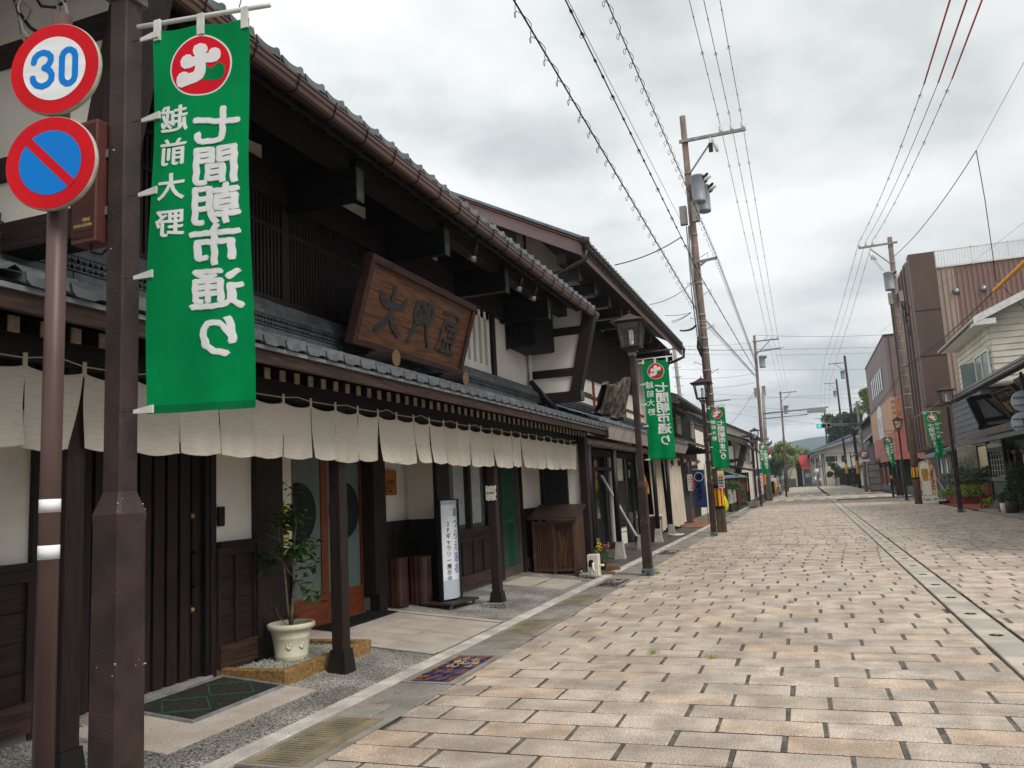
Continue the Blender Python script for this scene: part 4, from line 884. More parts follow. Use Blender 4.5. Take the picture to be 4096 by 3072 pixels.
def street_lamp(x, y, label, arm=1, group='brown street lamp posts'):
    t = thing('street_lamp', label, 'street lamp', (x, y, 0), group)
    a, b = 0.08, 0.052
    m = MB()
    def oct_(h, c, z): return [(x-h+c,y-h,z),(x+h-c,y-h,z),(x+h,y-h+c,z),(x+h,y+h-c,z),(x+h-c,y+h,z),(x-h+c,y+h,z),(x-h,y+h-c,z),(x-h,y-h+c,z)]
    rings = [oct_(a+.004, .012, 0.0), oct_(a, .012, 1.55), oct_(a+.004, .014, 1.60), oct_(b+.006, .010, 1.68), oct_(b, .008, 1.70), oct_(b, .008, 4.12)]
    for r_ in rings: m.v += r_
    for i in range(5):
        for k_ in range(8): j = (k_+1) % 8; m.f.append((i*8+k_, i*8+j, i*8+8+j, i*8+8+k_))
    m.f.append(tuple(40+k_ for k_ in range(8)))
    P(m, 'post', 'post_brown', t)
    if y < 20:
        rc = random.Random(int(y*7)); chp = MB()
        for i in range(22):
            zc = rc.choice((1.60,1.62,1.64,.95,.97)) + rc.uniform(-.03,.03) if i < 19 else rc.uniform(.2,3.6); hw_ = (a if zc < 1.6 else (b if zc > 1.7 else a-(zc-1.6)*.28))+.0016
            s_ = rc.uniform(.002,.006); n_ = 7; side_ = rc.random() < .5; c_ = rc.uniform(-.8,.8)*hw_ if i % 3 else hw_*.88
            pl = [(c_+s_*1.6*rc.uniform(.5,1)*math.cos(q), zc+s_*rc.uniform(.4,1)*math.sin(q)) for q in [k_*.9 for k_ in range(n_)]]
            chp.prism([(x+p[0], y-hw_, p[1]) if side_ else (x+hw_, y+p[0], p[1]) for p in pl], (0,-.0006,0) if side_ else (.0006,0,0))
        P(chp, 'paint_chips', 'kerb_stone', t, kind='stuff')
    sh = P(MB().bbox(x-.105, x+.105, y-.105, y+.105, 0, .125, .008), 'base_shoe', 'steel_green', t)
    pt = MB(); r = random.Random(int(y))
    for i in range(5):
        cx = r.uniform(-.08, .08); cz = r.uniform(.02, .1); pt.prism([(x+cx+r.uniform(.01,.03)*math.cos(q), y-.1062, cz+r.uniform(.01,.03)*math.sin(q)) for q in [i_*.8 for i_ in range(8)]], (0, .0007, 0))
    put('flaked_paint', pt.mesh('flaked_paint', 'metal_brown'), sh)
    P(MB().bbox(x-.068, x+.068, y-.068, y+.068, 4.05, 4.12, .004), 'collar', 'galv', t)
    if arm: P(MB().cyl((x+.05*arm, y, 4.085), (x+.82*arm, y, 4.10), 0.014), 'banner_arm', 'gutter_brown', t, True)
    P(MB().bbox(x-.10, x+.10, y-.10, y+.10, 4.12, 4.16, .006).bbox(x-.185, x+.185, y-.185, y+.185, 4.205, 4.235, .006), 'lantern_base', 'metal_brown', t)
    P(MB().tube([(x-.05,y,4.16),(x-.17,y,4.21)],.012,6).tube([(x+.05,y,4.16),(x+.17,y,4.21)],.012,6).tube([(x,y-.05,4.16),(x,y-.17,4.21)],.012,6).tube([(x,y+.05,4.16),(x,y+.17,4.21)],.012,6), 'bracket', 'metal_brown', t)
    for sx in (-1, 1):
        for sy in (-1, 1):
            P(MB().beam((x+sx*.165, y+sy*.165, 4.235), (x+sx*.225, y+sy*.225, 4.665), .028, .028, (sx, -sy, 0)), 'lantern_bar', 'metal_brown', t)
    for i, (dx, dy) in enumerate(((1,0),(-1,0),(0,1),(0,-1))):
        m = MB(); q = []
        for z, h in ((4.24, .155), (4.66, .215)):
            for s_ in (-1, 1): q.append((x+dx*h*1.02 + (s_*h if dx == 0 else 0), y+dy*h*1.02 + (s_*h if dy == 0 else 0), z))
        m.quadface(q[0], q[1], q[3], q[2]); P(m, 'pane', 'glass_clear', t)
    P(MB().bbox(x-.235, x+.235, y-.235, y+.235, 4.655, 4.685, .005), 'lantern_rim', 'metal_brown', t)
    rf = MB()
    prof = [(.325, 4.683), (.325, 4.695), (.20, 4.745), (.09, 4.815), (.03, 4.86), (.0, 4.875)]
    for h, z in prof: rf.v += [(x-h,y-h,z),(x+h,y-h,z),(x+h,y+h,z),(x-h,y+h,z)]
    for i in range(5):
        for k_ in range(4): j = (k_+1) % 4; rf.f.append((i*4+k_, i*4+j, i*4+4+j, i*4+4+k_))
    rf.f.append((3,2,1,0))
    P(rf, 'lantern_roof', 'metal_brown', t)
    P(MB().lathe([(.012,4.86),(.02,4.89),(.008,4.92),(0,4.95)], (x,y,0), 8), 'finial', 'metal_brown', t)
    P(MB().cyl((x,y,4.235),(x,y,4.33),.038,.045,12), 'lamp_socket', 'white_plastic', t, True)
    bl = MB()
    for k_ in range(3):
        an = k_*2.09; bl.tube([(x+.028*math.cos(an), y+.028*math.sin(an), 4.33), (x+.030*math.cos(an), y+.030*math.sin(an), 4.52)], .019, 8)
    P(bl.lathe([(.048,4.515),(.04,4.545),(.0,4.55)], (x,y,0), 10), 'bulb', 'bulb', t, True)
    return t

def banner(x0, y, z0, wd, hgt, side, matsuri, label, wave=0.018, pull=0.0, seed=1, group='green market banners on the lamp posts', yaw=0.0):
    """side=+1: cloth hangs to the right of its post and we see its back (mirrored print)"""
    t = thing('market_banner', label, 'banner', (x0, y, z0), group)
    rr = random.Random(seed); ph = rr.uniform(0, 6)
    mir = side > 0
    def df(u, v, off=0.0):     # u 0..wd from the left edge as seen, v 0 at the top to hgt
        s = v/hgt
        uu = u + pull*(wd-u)/wd*s**2.2*1.0 
        sag = 0.02*math.sin(math.pi*u/wd*2)**2*(1-s)*0.5
        yy = y + wave*math.sin(v*3.1+ph+u*3)*min(1, s*3) + 0.5*wave*math.sin(u*22+v*2.2+ph)*(0.35+s) + (pull*0.5*math.sin(u/wd*3)*s*s)
        fold = 0.012*math.exp(-((u/wd-0.25-0.35*(1-s))*6)**2)*s
        return Vector((x0 + uu*math.cos(yaw), yy - fold + off + uu*math.sin(yaw), z0 - v - sag - (0.025*(1-u/wd) if False else 0) + pull*0.9*(u/wd)*s**3*0.8))
    n = MB().grid(lambda a, b: df(a*wd, b*hgt), 26, 90)
    P(n, 'cloth', 'banner_green', t, True)
    P(MB().grid(lambda a, b: df(a*wd, hgt-0.035+0.036*b, -0.003), 16, 1), 'hem', 'banner_hem', t)
    k = wd/0.47
    def lay(mb, name, mat, th, sub=True):
        if sub:
            me = bpy.data.meshes.new('tmp'); me.from_pydata(mb.v, [], mb.f); bm = bmesh.new(); bm.from_mesh(me); bmesh.ops.triangulate(bm, faces=bm.faces)
            for _ in range(5):
                le = [e_ for e_ in bm.edges if (e_.verts[0].co.xy-e_.verts[1].co.xy).length > .045]
                if not le: break
                bmesh.ops.subdivide_edges(bm, edges=le, cuts=1); bmesh.ops.triangulate(bm, faces=bm.faces)
            bm.verts.ensure_lookup_table(); mb.v = [tuple(v.co) for v in bm.verts]; mb.f = [tuple(v.index for v in f.verts) for f in bm.faces]; bm.free(); bpy.data.meshes.remove(me)
        # shapes come in banner coordinates: x right of the middle as printed, y down from the top
        def f(p):
            u = (wd/2 - p.x*k) if mir else (wd/2 + p.x*k)
            return df(u, -p.y, (-1 if p.z > 0 else 1)*th)
        P(mb.map(f), name, mat, t)
    def disc(cx, cy, r, n=40, ry=None): return [(cx+r*math.cos(2*math.pi*i/n), cy+(ry or r)*math.sin(2*math.pi*i/n), -1) for i in range(n)]
    lay(MB().prism(disc(0.0, -.20, .150, ry=.150), (0,0,2)), 'emblem_rim', 'banner_white', .0012)
    lay(MB().prism(disc(0.0, -.20, .142, ry=.142), (0,0,2)), 'emblem_red', 'banner_red', .0024)
    # hill (green) and blossom (white); coordinates read off the banner with the print mirrored
    def E(px, py): return (-(px-468)/275*0.142, -.20-(py-385)/300*0.142)
    gh = [(515,368),(525,395),(545,422),(575,420),(598,385),(630,368),(665,375),(690,420),(692,470),(675,515),(650,540),(600,548),(520,545),(478,540),(500,500)]
    lay(MB().prism([(*E(*q), -1) for q in gh][::-1], (0,0,2)), 'emblem_hill', 'banner_green', .0036)
    fl = [(468,160),(515,175),(532,215),(525,250),(508,268),(540,266),(548,235),(575,213),(610,210),(640,228),(652,270),(645,320),(615,352),(570,365),(508,366),(513,420),(508,470),(480,530),(430,560),(360,575),(295,588),(258,570),(243,520),(250,470),(275,435),(310,425),(340,435),(362,455),(400,452),(416,425),(420,385),(370,402),(320,398),(288,360),(285,310),(305,270),(345,253),(380,265),(388,292),(420,288),(405,262),(400,225),(415,180)]
    lay(MB().prism([(*E(*q), -1) for q in fl][::-1], (0,0,2)), 'emblem_blossom', 'banner_white', .0048)
    small = column('越前大野', .14, 0, .130, 0, 0, 2, 1.0, positions=[-.455, -.62, -.79, -.965], fine=.04)
    small.v = [(a, b, 1 if c > 0 else -1) for a, b, c in small.v]
    def heavy(src, name, shifts):
        base = (list(src.v), list(src.f)); out = MB()
        for q, (dx, dy) in enumerate(shifts):
            m2 = MB(); m2.v = [(a+dx, b+dy, c) for a, b, c in base[0]]; m2.f = list(base[1])
            def f(p, q=q):
                u = (wd/2 - p.x*k) if mir else (wd/2 + p.x*k)
                return df(u, -p.y, (-1 if p.z > 0 else 1)*(.0026+.0003*q))
            merge(out, m2, f)
        P(out, name, 'banner_white', t)
    heavy(small, 'small_lettering', [(0,0),(.003,.0),(-.003,.001),(0,-.003)])
    if matsuri: big = column('七間朝市まつり', .18, 0, -.075, 0, 0, 2, 1.22, fine=.04, positions=[-.50, -.69, -.87, -1.04, -1.22, -1.38, -1.54])
    else: big = column('七間朝市通り', .198, 0, -.08, 0, 0, 2, 1.24, fine=.04, positions=[-.52, -.715, -.905, -1.095, -1.295, -1.51])
    rb_ = random.Random(8)
    big.v = [(a*1.0 + 0.0022*math.sin(b*97)+0.0015*math.sin(a*210), b + 0.002*math.sin(a*120), 1 if c > 0 else -1) for a, b, c in big.v]
    heavy(big, 'large_lettering', [(0,0),(.007,.0015),(-.007,-.0015),(.002,-.006),(-.002,.006),(.0045,.004),(-.0045,-.004)])
    for q in (0.045, 0.5, 0.955):
        a = df(q*wd, 0.0)
        P(MB().box(a.x-.018, a.x+.018, a.y-.006, a.y+.006, z0-.05, z0+.055), 'tab', 'white_paint', t)
    P(MB().cyl((x0-.09, y, z0+.045), (x0+wd*math.cos(yaw)+.10, y+(wd+.1)*math.sin(yaw), z0+.05), .011), 'hanging_rod', 'white_paint', t, True)
    for q in (0.12, 0.88):
        a = x0+wd*q; yh = y+wd*q*math.sin(yaw); P(MB().tube([(a,yh,z0+.06),(a+.012,yh,z0+.10),(a-.01,yh,z0+.13),(a,yh,z0+.165)], .0025, 5), 'hook', 'cable', t)
    ex_ = x0 if side > 0 else x0+wd; pxx = -1 if side > 0 else 1
    for q in (0.02, .42, .79, 1.19, 1.80):
        v = q/1.82*hgt; a = df(0.0 if side > 0 else wd, v)
        P(MB().hexa([(a.x+pxx*.075, a.y-.004, a.z-.012),(a.x-pxx*.035, a.y-.008, a.z-.018),(a.x-pxx*.035, a.y+.004, a.z-.018),(a.x+pxx*.075, a.y+.004, a.z-.012),(a.x+pxx*.075, a.y-.004, a.z+.004),(a.x-pxx*.035, a.y-.008, a.z+.018),(a.x-pxx*.035, a.y+.004, a.z+.018),(a.x+pxx*.075, a.y+.004, a.z+.004)]), 'tie_tab', 'white_paint', t)
        P(MB().tube([(a.x+pxx*.07, a.y, a.z-.004), (a.x+pxx*.14, a.y, a.z+.002)], .002, 4), 'tie_cord', 'cable', t)
    return t
LX = -2.87
street_lamp(LX-.01, 2.78, 'nearest brown street lamp post, right of the two round road signs')
banner(-2.70, 2.76, 3.85, .485, 1.82, 1, False, 'largest green banner, mirrored white characters, hanging nearest the camera', seed=1, yaw=.21)
street_lamp(LX, 14.8, 'second brown street lamp, beside the end of the merchant house')
banner(-2.70, 14.8, 3.92, .49, 1.85, 1, False, 'second green banner from the left, on the lamp by the driftwood board', seed=2)
street_lamp(-2.81, 25.3, 'third brown street lamp, just in front of the large brown utility pole')
banner(-2.66, 25.3, 3.91, .49, 1.87, 1, True, 'third green banner, hanging before the large brown utility pole', seed=3, wave=.02)
street_lamp(-2.80, 52.1, 'fourth brown street lamp on the left, by the timber garden fence')
banner(-2.62, 52.1, 3.86, .5, 1.85, 1, False, 'smallest green banner on the left, before the white plaster house', seed=4, wave=.05, pull=.05)
street_lamp(5.36, 34.8, 'nearest street lamp on the right, before the red brick forecourt', arm=-1)
banner(4.52, 34.8, 3.86, .52, 1.85, -1, True, 'green banner on the nearest right lamp with its lower end curled', seed=5, wave=.04, pull=.34)
street_lamp(5.3, 51.8, 'second street lamp on the right, left of the brown utility pole', arm=-1)
banner(4.40, 51.8, 3.75, .52, 1.85, -1, False, 'green banner in front of the pink tiled building', seed=6, wave=.05, pull=.4)

# ---- road signs on their brown pole
sp = thing('road_sign_pole', 'plain brown sign pole with two white reflective bands', 'sign pole', (-2.80, 2.36, 0))
P(MB().cyl((-2.80, 2.36, 0), (-2.80, 2.36, 3.72), 0.038, n=24), 'pole', 'sign_post', sp, True)
for v0, v1 in ((1998, 2052), (2183, 2240)):
    a, b = at(170, v0, 1, 2.33).z, at(165, v1, 1, 2.33).z
    P(MB().cyl((-2.80, 2.36, b), (-2.80, 2.36, a), 0.0388, n=24), 'reflective_band', 'sign_white', sp, True)
    P(MB().tube([(-2.80-.0392*math.cos(q), 2.36-.0392*math.sin(q), (a+b)/2) for q in (0.25,0.42,0.6)], .0, 4) if False else MB().grid(lambda s, r_: (-2.80-.0393*math.cos(.62+.36*s), 2.36-.0393*math.sin(.62+.36*s), b+(a-b)*r_), 4, 1), 'yellow_edge', 'stripe_yellow', sp)
def disc_sign(u, v, y, R, kind, label, yaw=12, pitch=0):
    c = at(u, v, 1, y)
    t = thing('road_sign', label, 'road sign', tuple(c))
    rot = Matrix.Rotation(math.radians(yaw), 4, 'Z') @ Matrix.Rotation(math.radians(90+pitch), 4, 'X')
    def f(p): return c + rot @ p
    rim = MB().lathe([(R*.95, -.018), (R*1.0, -.016), (R*1.01, -.004), (R*1.0, .004), (R*.975, .006), (R*.965, .0)], n=72)
    P(rim.map(f), 'rim', 'sign_rim', t, True)
    def cir(r, z, th=.001, n=72): return MB().prism([(r*math.cos(2*math.pi*i/n), r*math.sin(2*math.pi*i/n), z) for i in range(n)], (0,0,th))
    P(cir(R*.985, .006, .0012).map(f), 'red_ring', 'sign_red', t)
    if kind == '30':
        P(cir(R*.70, .0075).map(f), 'white_face', 'sign_white', t)
        m = MB(); w_ = .135*R
        three = [(-.42,.17),(-.40,.27),(-.33,.34),(-.235,.37),(-.14,.34),(-.075,.27),(-.07,.18),(-.11,.09),(-.20,.03)]
        th2 = [(-.20,.03),(-.10,-.03),(-.045,-.12),(-.05,-.24),(-.12,-.33),(-.235,-.37),(-.35,-.33),(-.42,-.24),(-.43,-.17)]
        zero = [(.16,.22),(.19,.31),(.26,.365),(.33,.365),(.40,.31),(.43,.22),(.43,-.22),(.40,-.31),(.33,-.365),(.26,-.365),(.19,-.31),(.16,-.22),(.16,.22)]
        for q in (three, th2, zero): m.stroke([(a*R*1.1, b*R*1.02) for a, b in q], w_, .0085, .0095, 14)
        P(m.map(f), 'numerals', 'sign_blue', t)
    else:
        P(cir(R*.69, .0075).map(f), 'blue_face', 'sign_blue', t)
        d = R*.72*.7071
        P(MB().stroke([(-d, d), (d, -d)], R*.19, .0080, .0092).map(f), 'red_bar', 'sign_red', t)
    for z in (-.09, .09): P(MB().box(-.05, .05, z-.012, z+.012, -.04, -.018).map(f), 'clamp', 'galv', t)
disc_sign(222, 277, 2.29, .198, '30', 'round speed limit sign reading 30, upper of the two', yaw=13)
disc_sign(205, 653, 2.29, .198, 'np', 'round blue and red no parking sign, lower of the two', yaw=13)
# ---- loudspeaker column strapped to the lamp post
t = thing('column_loudspeaker', 'maroon column loudspeaker with woven grille on the nearest lamp post', 'loudspeaker', (-3.01, 2.7, 3.14))
xa, xb, ya, yb_, za, zb_ = -3.095, -2.945, 2.68, 2.78, 2.845, 3.435
P(MB().bbox(xa, xb, ya, yb_, za, zb_, .006), 'case', 'speaker_body', t)
P(MB().box(xa+.012, xb-.012, ya-.003, ya, za+.02, zb_-.02), 'grille', 'speaker_cloth', t)
g = MB()
for i in range(22): g.box(xa+.014+.006*i-.0008, xa+.014+.006*i+.0008, ya-.0045, ya-.003, za+.022, zb_-.022)
for i in range(90): g.box(xa+.013, xb-.013, ya-.0052, ya-.0046, za+.024+.0061*i-.0008, za+.024+.0061*i+.0008)
P(g, 'grille_weave', 'speaker_body', t, kind='stuff')
P(MB().box(xa+.028, xb-.018, ya-.0066, ya-.0054, za+.055, za+.115), 'nameplate', 'speaker_cloth', t)
tx = MB(); merge(tx, text_mb('MINI', .024, .001, .001), lambda p: Vector((p.x+.02, p.y+.017, p.z))); merge(tx, text_mb('SONO-COLUMN', .019, .001, .001, .85), lambda p: Vector((p.x, p.y-.008, p.z)))
P(tx.map(lambda p: Vector(((xa+xb)/2+.006+p.x*.9, ya-.0072-p.z, za+.085+p.y))), 'lettering', 'gold', t)
P(MB().tube([(-3.02,2.73,2.845),(-3.02,2.73,2.81),(-2.98,2.75,2.80),(-2.95,2.76,2.83)], .006, 6), 'lead', 'cable', t); P(MB().box(-2.955,-2.93,2.73,2.80,2.98,3.02).box(-2.955,-2.93,2.73,2.80,3.26,3.3), 'bracket', 'galv', t)
# loose cables at the near wing wall
t = thing('cable_loop', 'tangle of white, brown and black cables at the top left corner', 'cables', (-4.6, 3.6, 4.7))
for pts, r_, mt in ((([(85,-40),(60,40),(80,140),(140,200),(190,240)]), .012, 'rope'), ([(95,-30),(75,30),(95,120),(150,190),(210,250)], .011, 'white_paint'), ([(50,-30),(75,50),(120,110),(200,160),(280,200)], .012, 'cable'), ([(215,-40),(232,20),(245,70),(248,140)], .011, 'rope'), ([(235,-30),(262,20),(275,80),(272,150)], .010, 'white_paint'), ([(130,-30),(165,25),(220,30),(262,5)], .009, 'cable'), ([(60,20),(70,75),(100,85),(120,40),(90,10)], .011, 'rope')):
    P(MB().tube([at(u, v, 1, 3.45) for u, v in pts], r_, 7), 'cable', mt, t, True)

# ---- standing sign
t = thing('standing_sign', 'tall white curved standing sign with blue and black characters on a castor base', 'sign', (-4.84, 10.45, 0.12))
for yy in (10.235, 10.70): P(MB().bbox(-4.855, -4.79, yy-.012, yy+.012, .17, 1.57, .004), 'side_frame', 'black', t)
def face(a, b, off=0): s = a; return Vector((-4.815 + .075*math.sin(math.pi*s)+off, 10.25+.435*s, .20+1.35*b))
P(MB().grid(lambda a, b: face(a, b), 14, 4), 'lit_face', 'sign_lit', t, True); P(MB().grid(lambda a, b: face(a, b*.19, .002), 14, 2), 'grey_foot', 'sign_grey', t, True); P(MB().grid(lambda a, b: face(a, .955+b*.045, .002), 14, 1), 'grey_head', 'sign_grey', t, True)
P(MB().grid(lambda a, b: Vector((-4.85-.03*math.sin(math.pi*a), 10.685-.435*a, .20+1.35*b)), 14, 2), 'back_face', 'sign_lit', t, True)
P(MB().box(-4.86, -4.79, 10.24, 10.70, 1.55, 1.57).box(-4.86, -4.79, 10.24, 10.70, .18, .2), 'cap', 'black', t)
def fmap(p): a = (p.x)/.435; return face(min(max(a, .02), .98), p.y/1.35, .004+p.z)
P(column('あつらえ浴衣', .145, 0, .265, 0, .0012, .001, .95, positions=[1.17-.155*i for i in range(6)]).map(fmap), 'blue_lettering', 'ink_blue', t)
P(column('2Fギャラリー展示中', .08, 0, .11, 0, .0005, .001, 1.0, positions=[1.02-.083*i for i in range(10)]).map(fmap), 'black_lettering', 'ink', t)
P(column('大人の', .08, 0, .39, 0, .0005, .001, .5, positions=[1.25-.12*i for i in range(3)]).map(fmap), 'edge_lettering', 'ink', t)
P(MB().bbox(-5.12, -4.58, 10.12, 10.82, .145, .175, .01), 'base_plate', 'metal_brown', t)
for cx, cy in ((-5.05, 10.17), (-4.64, 10.17), (-5.05, 10.76), (-4.64, 10.76)):
    P(MB().cyl((cx-.012, cy, zs(cx)+.03), (cx+.012, cy, zs(cx)+.03), .03, n=14).box(cx-.018, cx+.018, cy-.012, cy+.012, zs(cx)+.03, .15), 'castor', 'steel', t)
bpy.data.objects['standing_sign'].rotation_euler = (0, 0, math.radians(-9))
# ---- umbrella bins
def umbrella_bin(cx, cy, label):
    t = thing('umbrella_bin', label, 'umbrella bin', (cx, cy, zs(cx)), 'umbrella bins in the recess')
    z0 = zs(cx); m = MB(); h = .135
    lv = [(h*.88, z0), (h, z0+.02), (h*.98, z0+.62), (h*1.04, z0+.66)]
    for hh, z in lv:
        for k_ in range(24):
            a = 2*math.pi*k_/24 + .13; s_ = hh*(1+.05*(k_ % 2)); q = max(abs(math.cos(a)), abs(math.sin(a)))**.75; m.v.append((cx+s_*math.cos(a)/q, cy+s_*math.sin(a)/q*.95, z))
    for i in range(3):
        for k_ in range(24): j = (k_+1) % 24; m.f.append((i*24+k_, i*24+j, i*24+24+j, i*24+24+k_))
    P(m, 'ribbed_body', 'umb_brown', t)
    g = MB()
    for i in range(3):
        for j in range(3):
            c = (cx-.09+.09*i, cy-.09+.09*j)
            for k_ in range(12):
                a0, a1 = 2*math.pi*k_/12, 2*math.pi*(k_+1)/12
                g.quadface((c[0]+.036*math.cos(a0),c[1]+.036*math.sin(a0),z0+.66),(c[0]+.046*math.cos(a0),c[1]+.046*math.sin(a0),z0+.664),(c[0]+.046*math.cos(a1),c[1]+.046*math.sin(a1),z0+.664),(c[0]+.036*math.cos(a1),c[1]+.036*math.sin(a1),z0+.66))
    P(g, 'hole_ring', 'umb_brown', t, kind='stuff'); P(MB().box(cx-.12, cx+.12, cy-.12, cy+.12, z0+.60, z0+.605), 'dark_inside', 'hole_black', t)
umbrella_bin(-5.40, 9.98, 'nearer of two ribbed brown plastic umbrella bins'); umbrella_bin(-5.22, 10.34, 'further of two ribbed brown plastic umbrella bins')
# ---- mats
def slab(name, x0, x1, y0, y1, h, mat, par, z=0.004): 
    m = MB(); m.hexa([(x0,y0,zs(x0)+z),(x1,y0,zs(x1)+z),(x1,y1,zs(x1)+z),(x0,y1,zs(x0)+z),(x0,y0,zs(x0)+z+h),(x1,y0,zs(x1)+z+h),(x1,y1,zs(x1)+z+h),(x0,y1,zs(x0)+z+h)])
    return P(m, name, mat, par)
t = thing('door_mat', 'black ribbed rubber mat before the glass entrance doors', 'mat', (-5.36, 8.9, zs(-5.36)))
slab('mat_base', -5.53, -5.2, 8.12, 9.62, .012, 'mat_black', t)
rbm = MB()
for i in range(40): x0 = -5.515; y0 = 8.15+.036*i; rbm.hexa([(x0,y0,zs(x0)+.016),(-5.215,y0,zs(-5.215)+.016),(-5.215,y0+.016,zs(-5.215)+.016),(x0,y0+.016,zs(x0)+.016),(x0,y0,zs(x0)+.024),(-5.215,y0,zs(-5.215)+.024),(-5.215,y0+.016,zs(-5.215)+.024),(x0,y0+.016,zs(x0)+.024)])
P(rbm, 'ribs', 'mat_black', t, kind='stuff')
t = thing('mesh_mat', 'dark woven boot mat with green diamond lines and grey rim before the ribbed door', 'mat', (-4.7, 5.45, zs(-4.7)))
slab('mat_base', -5.01, -4.38, 4.92, 5.99, .006, 'mat_mesh', t, .008)
mm = MB()
for i in range(46):
    for j in range(27):
        x = -4.995+.0228*j+(.011 if i % 2 else 0); y = 4.94+.0228*i; 
        if x > -4.40: continue
        z = zs(x)+.014
        mm.v += [(x,y,z),(x+.017,y,z),(x+.017,y+.008,z+.006),(x,y+.008,z+.006),(x,y+.018,z),(x+.017,y+.018,z)]; n = len(mm.v)-6
        mm.f += [(n,n+1,n+2,n+3),(n+3,n+2,n+5,n+4)]
P(mm, 'woven_strips', 'mat_mesh', t, kind='stuff')
for a in ((-5.03,-4.36,4.90,4.925),(-5.03,-4.36,5.985,6.01),(-5.03,-5.005,4.925,5.985),(-4.385,-4.36,4.925,5.985)): slab('rim', a[0], a[1], a[2], a[3], .02, 'galv', t, .006)
def gl(p, q):
    P(MB().beam((p[0],p[1],zs(p[0])+.022),(q[0],q[1],zs(q[0])+.022),.007,.004), 'green_line', 'mat_green', t)
for cy in (5.2, 5.72):
    c = [(-4.93, cy), (-4.70, cy-.24), (-4.46, cy), (-4.70, cy+.24)]
    for i in range(4): gl(c[i], c[(i+1) % 4])
# ---- planter and potted tree
t = thing('granite_planter', 'low golden granite planting box with pale gravel by the second canopy post', 'planter', (-4.78, 6.76, .07))
for a in ((-4.47,-4.38,6.04,7.50),(-5.10,-4.47,6.04,6.13),(-5.10,-4.47,7.41,7.50)): P(MB().bbox(a[0], a[1], a[2], a[3], .0, .185, .006), 'granite_edge', 'granite_gold', t)
gv = MB(); rg = random.Random(4); gv.t = []
for i in range(2600):
    x, y = rg.uniform(-5.09, -4.475), rg.uniform(6.135, 7.405); s_ = rg.uniform(.006, .014); z = .135 + rg.uniform(0, .018)
    n = len(gv.v); c = rg.uniform(.75, 1.15)
    gv.v += [(x-s_,y,z),(x,y-s_*.8,z),(x+s_,y+.002,z),(x,y+s_*.8,z),(x+s_*.2,y,z+s_*.7)]; gv.t += [(c,c,c*.97,1)]*5
    gv.f += [(n,n+1,n+4),(n+1,n+2,n+4),(n+2,n+3,n+4),(n+3,n,n+4)]
P(gv, 'gravel', 'gravel', t, kind='stuff'); P(MB().box(-5.09, -4.475, 6.135, 7.405, .0, .135), 'gravel_bed', 'gravel', t)
PX, PY, PZ = -4.80, 6.72, .145
t = thing('plant_pot', 'cream plastic flower pot with wide rim standing on the gravel', 'pot', (PX, PY, PZ))
P(MB().lathe([(.145,0),(.152,.02),(.158,.05),(.155,.055),(.175,.20),(.180,.21),(.178,.215),(.190,.27),(.192,.275),(.215,.283),(.226,.30),(.226,.325),(.218,.335),(.195,.337),(.19,.325),(.188,.27)], (PX,PY,PZ), 40, False), 'bowl', 'pot_cream', t, True)
P(MB().lathe([(.19,.285),(.10,.30),(0,.305)], (PX,PY,PZ), 20, False), 'soil', 'soil', t)
em = MB()
for q in range(5):
    for an in (-1.1, -0.35):
        a = an + .08*math.cos(q*1.256); z = PZ+.15+.03*math.sin(q*1.256); r_ = .1682
        em.lathe([(.02,0),(.012,.0015),(0,.002)], n=8, c=(0,0,0)); 
        k_ = len(em.v)-24
        em.v[k_:] = [(PX+(r_+v[2])*math.cos(a)-v[0]*math.sin(a), PY+(r_+v[2])*math.sin(a)+v[0]*math.cos(a), z+v[1]) for v in em.v[k_:]]
P(em, 'moulded_flowers', 'pot_cream', t, True)
t = thing('potted_tree', 'small evergreen shrub with glossy leaves and a blue care tag in the cream pot', 'shrub', (PX, PY, PZ+.28))
rt = random.Random(12)
b0 = Vector((PX, PY, PZ+.26))
def limb(pts, r0, r1): 
    n = len(pts); P(MB().tube(pts, [r0+(r1-r0)*i/(n-1) for i in range(n)], 7), 'limb', 'bark', t, True)
limb([b0, b0+Vector((.02,-.01,.2)), b0+Vector((.04,0,.45)), b0+Vector((.02,0,.7)), b0+Vector((.06,.02,1.0)), b0+Vector((.02,.02,1.3))], .019, .005)
limb([b0+Vector((-.01,.01,0)), b0+Vector((-.04,.0,.25)), b0+Vector((-.05,-.02,.55)), b0+Vector((-.12,-.02,.95)), b0+Vector((-.06,0,1.25))], .013, .004)
limb([b0+Vector((.0,.01,.08)), b0+Vector((.12,.02,.2)), b0+Vector((.25,.0,.33))], .006, .003)
limb([b0+Vector((.0,-.01,.02)), b0+Vector((-.1,-.04,.12)), b0+Vector((-.14,-.05,.22))], .005, .002)
limb([b0+Vector((.03,0,.5)), b0+Vector((-.08,-.05,.68)), b0+Vector((-.20,-.08,.75))], .006, .003)
limb([b0+Vector((-.10,-.02,.86)), b0+Vector((-.3,-.06,.95)), b0+Vector((-.46,-.1,1.10))], .004, .0015)
limb([b0+Vector((.03,0,.6)), b0+Vector((.15,.03,.75)), b0+Vector((.22,.05,.85))], .006, .003)
leafm = []
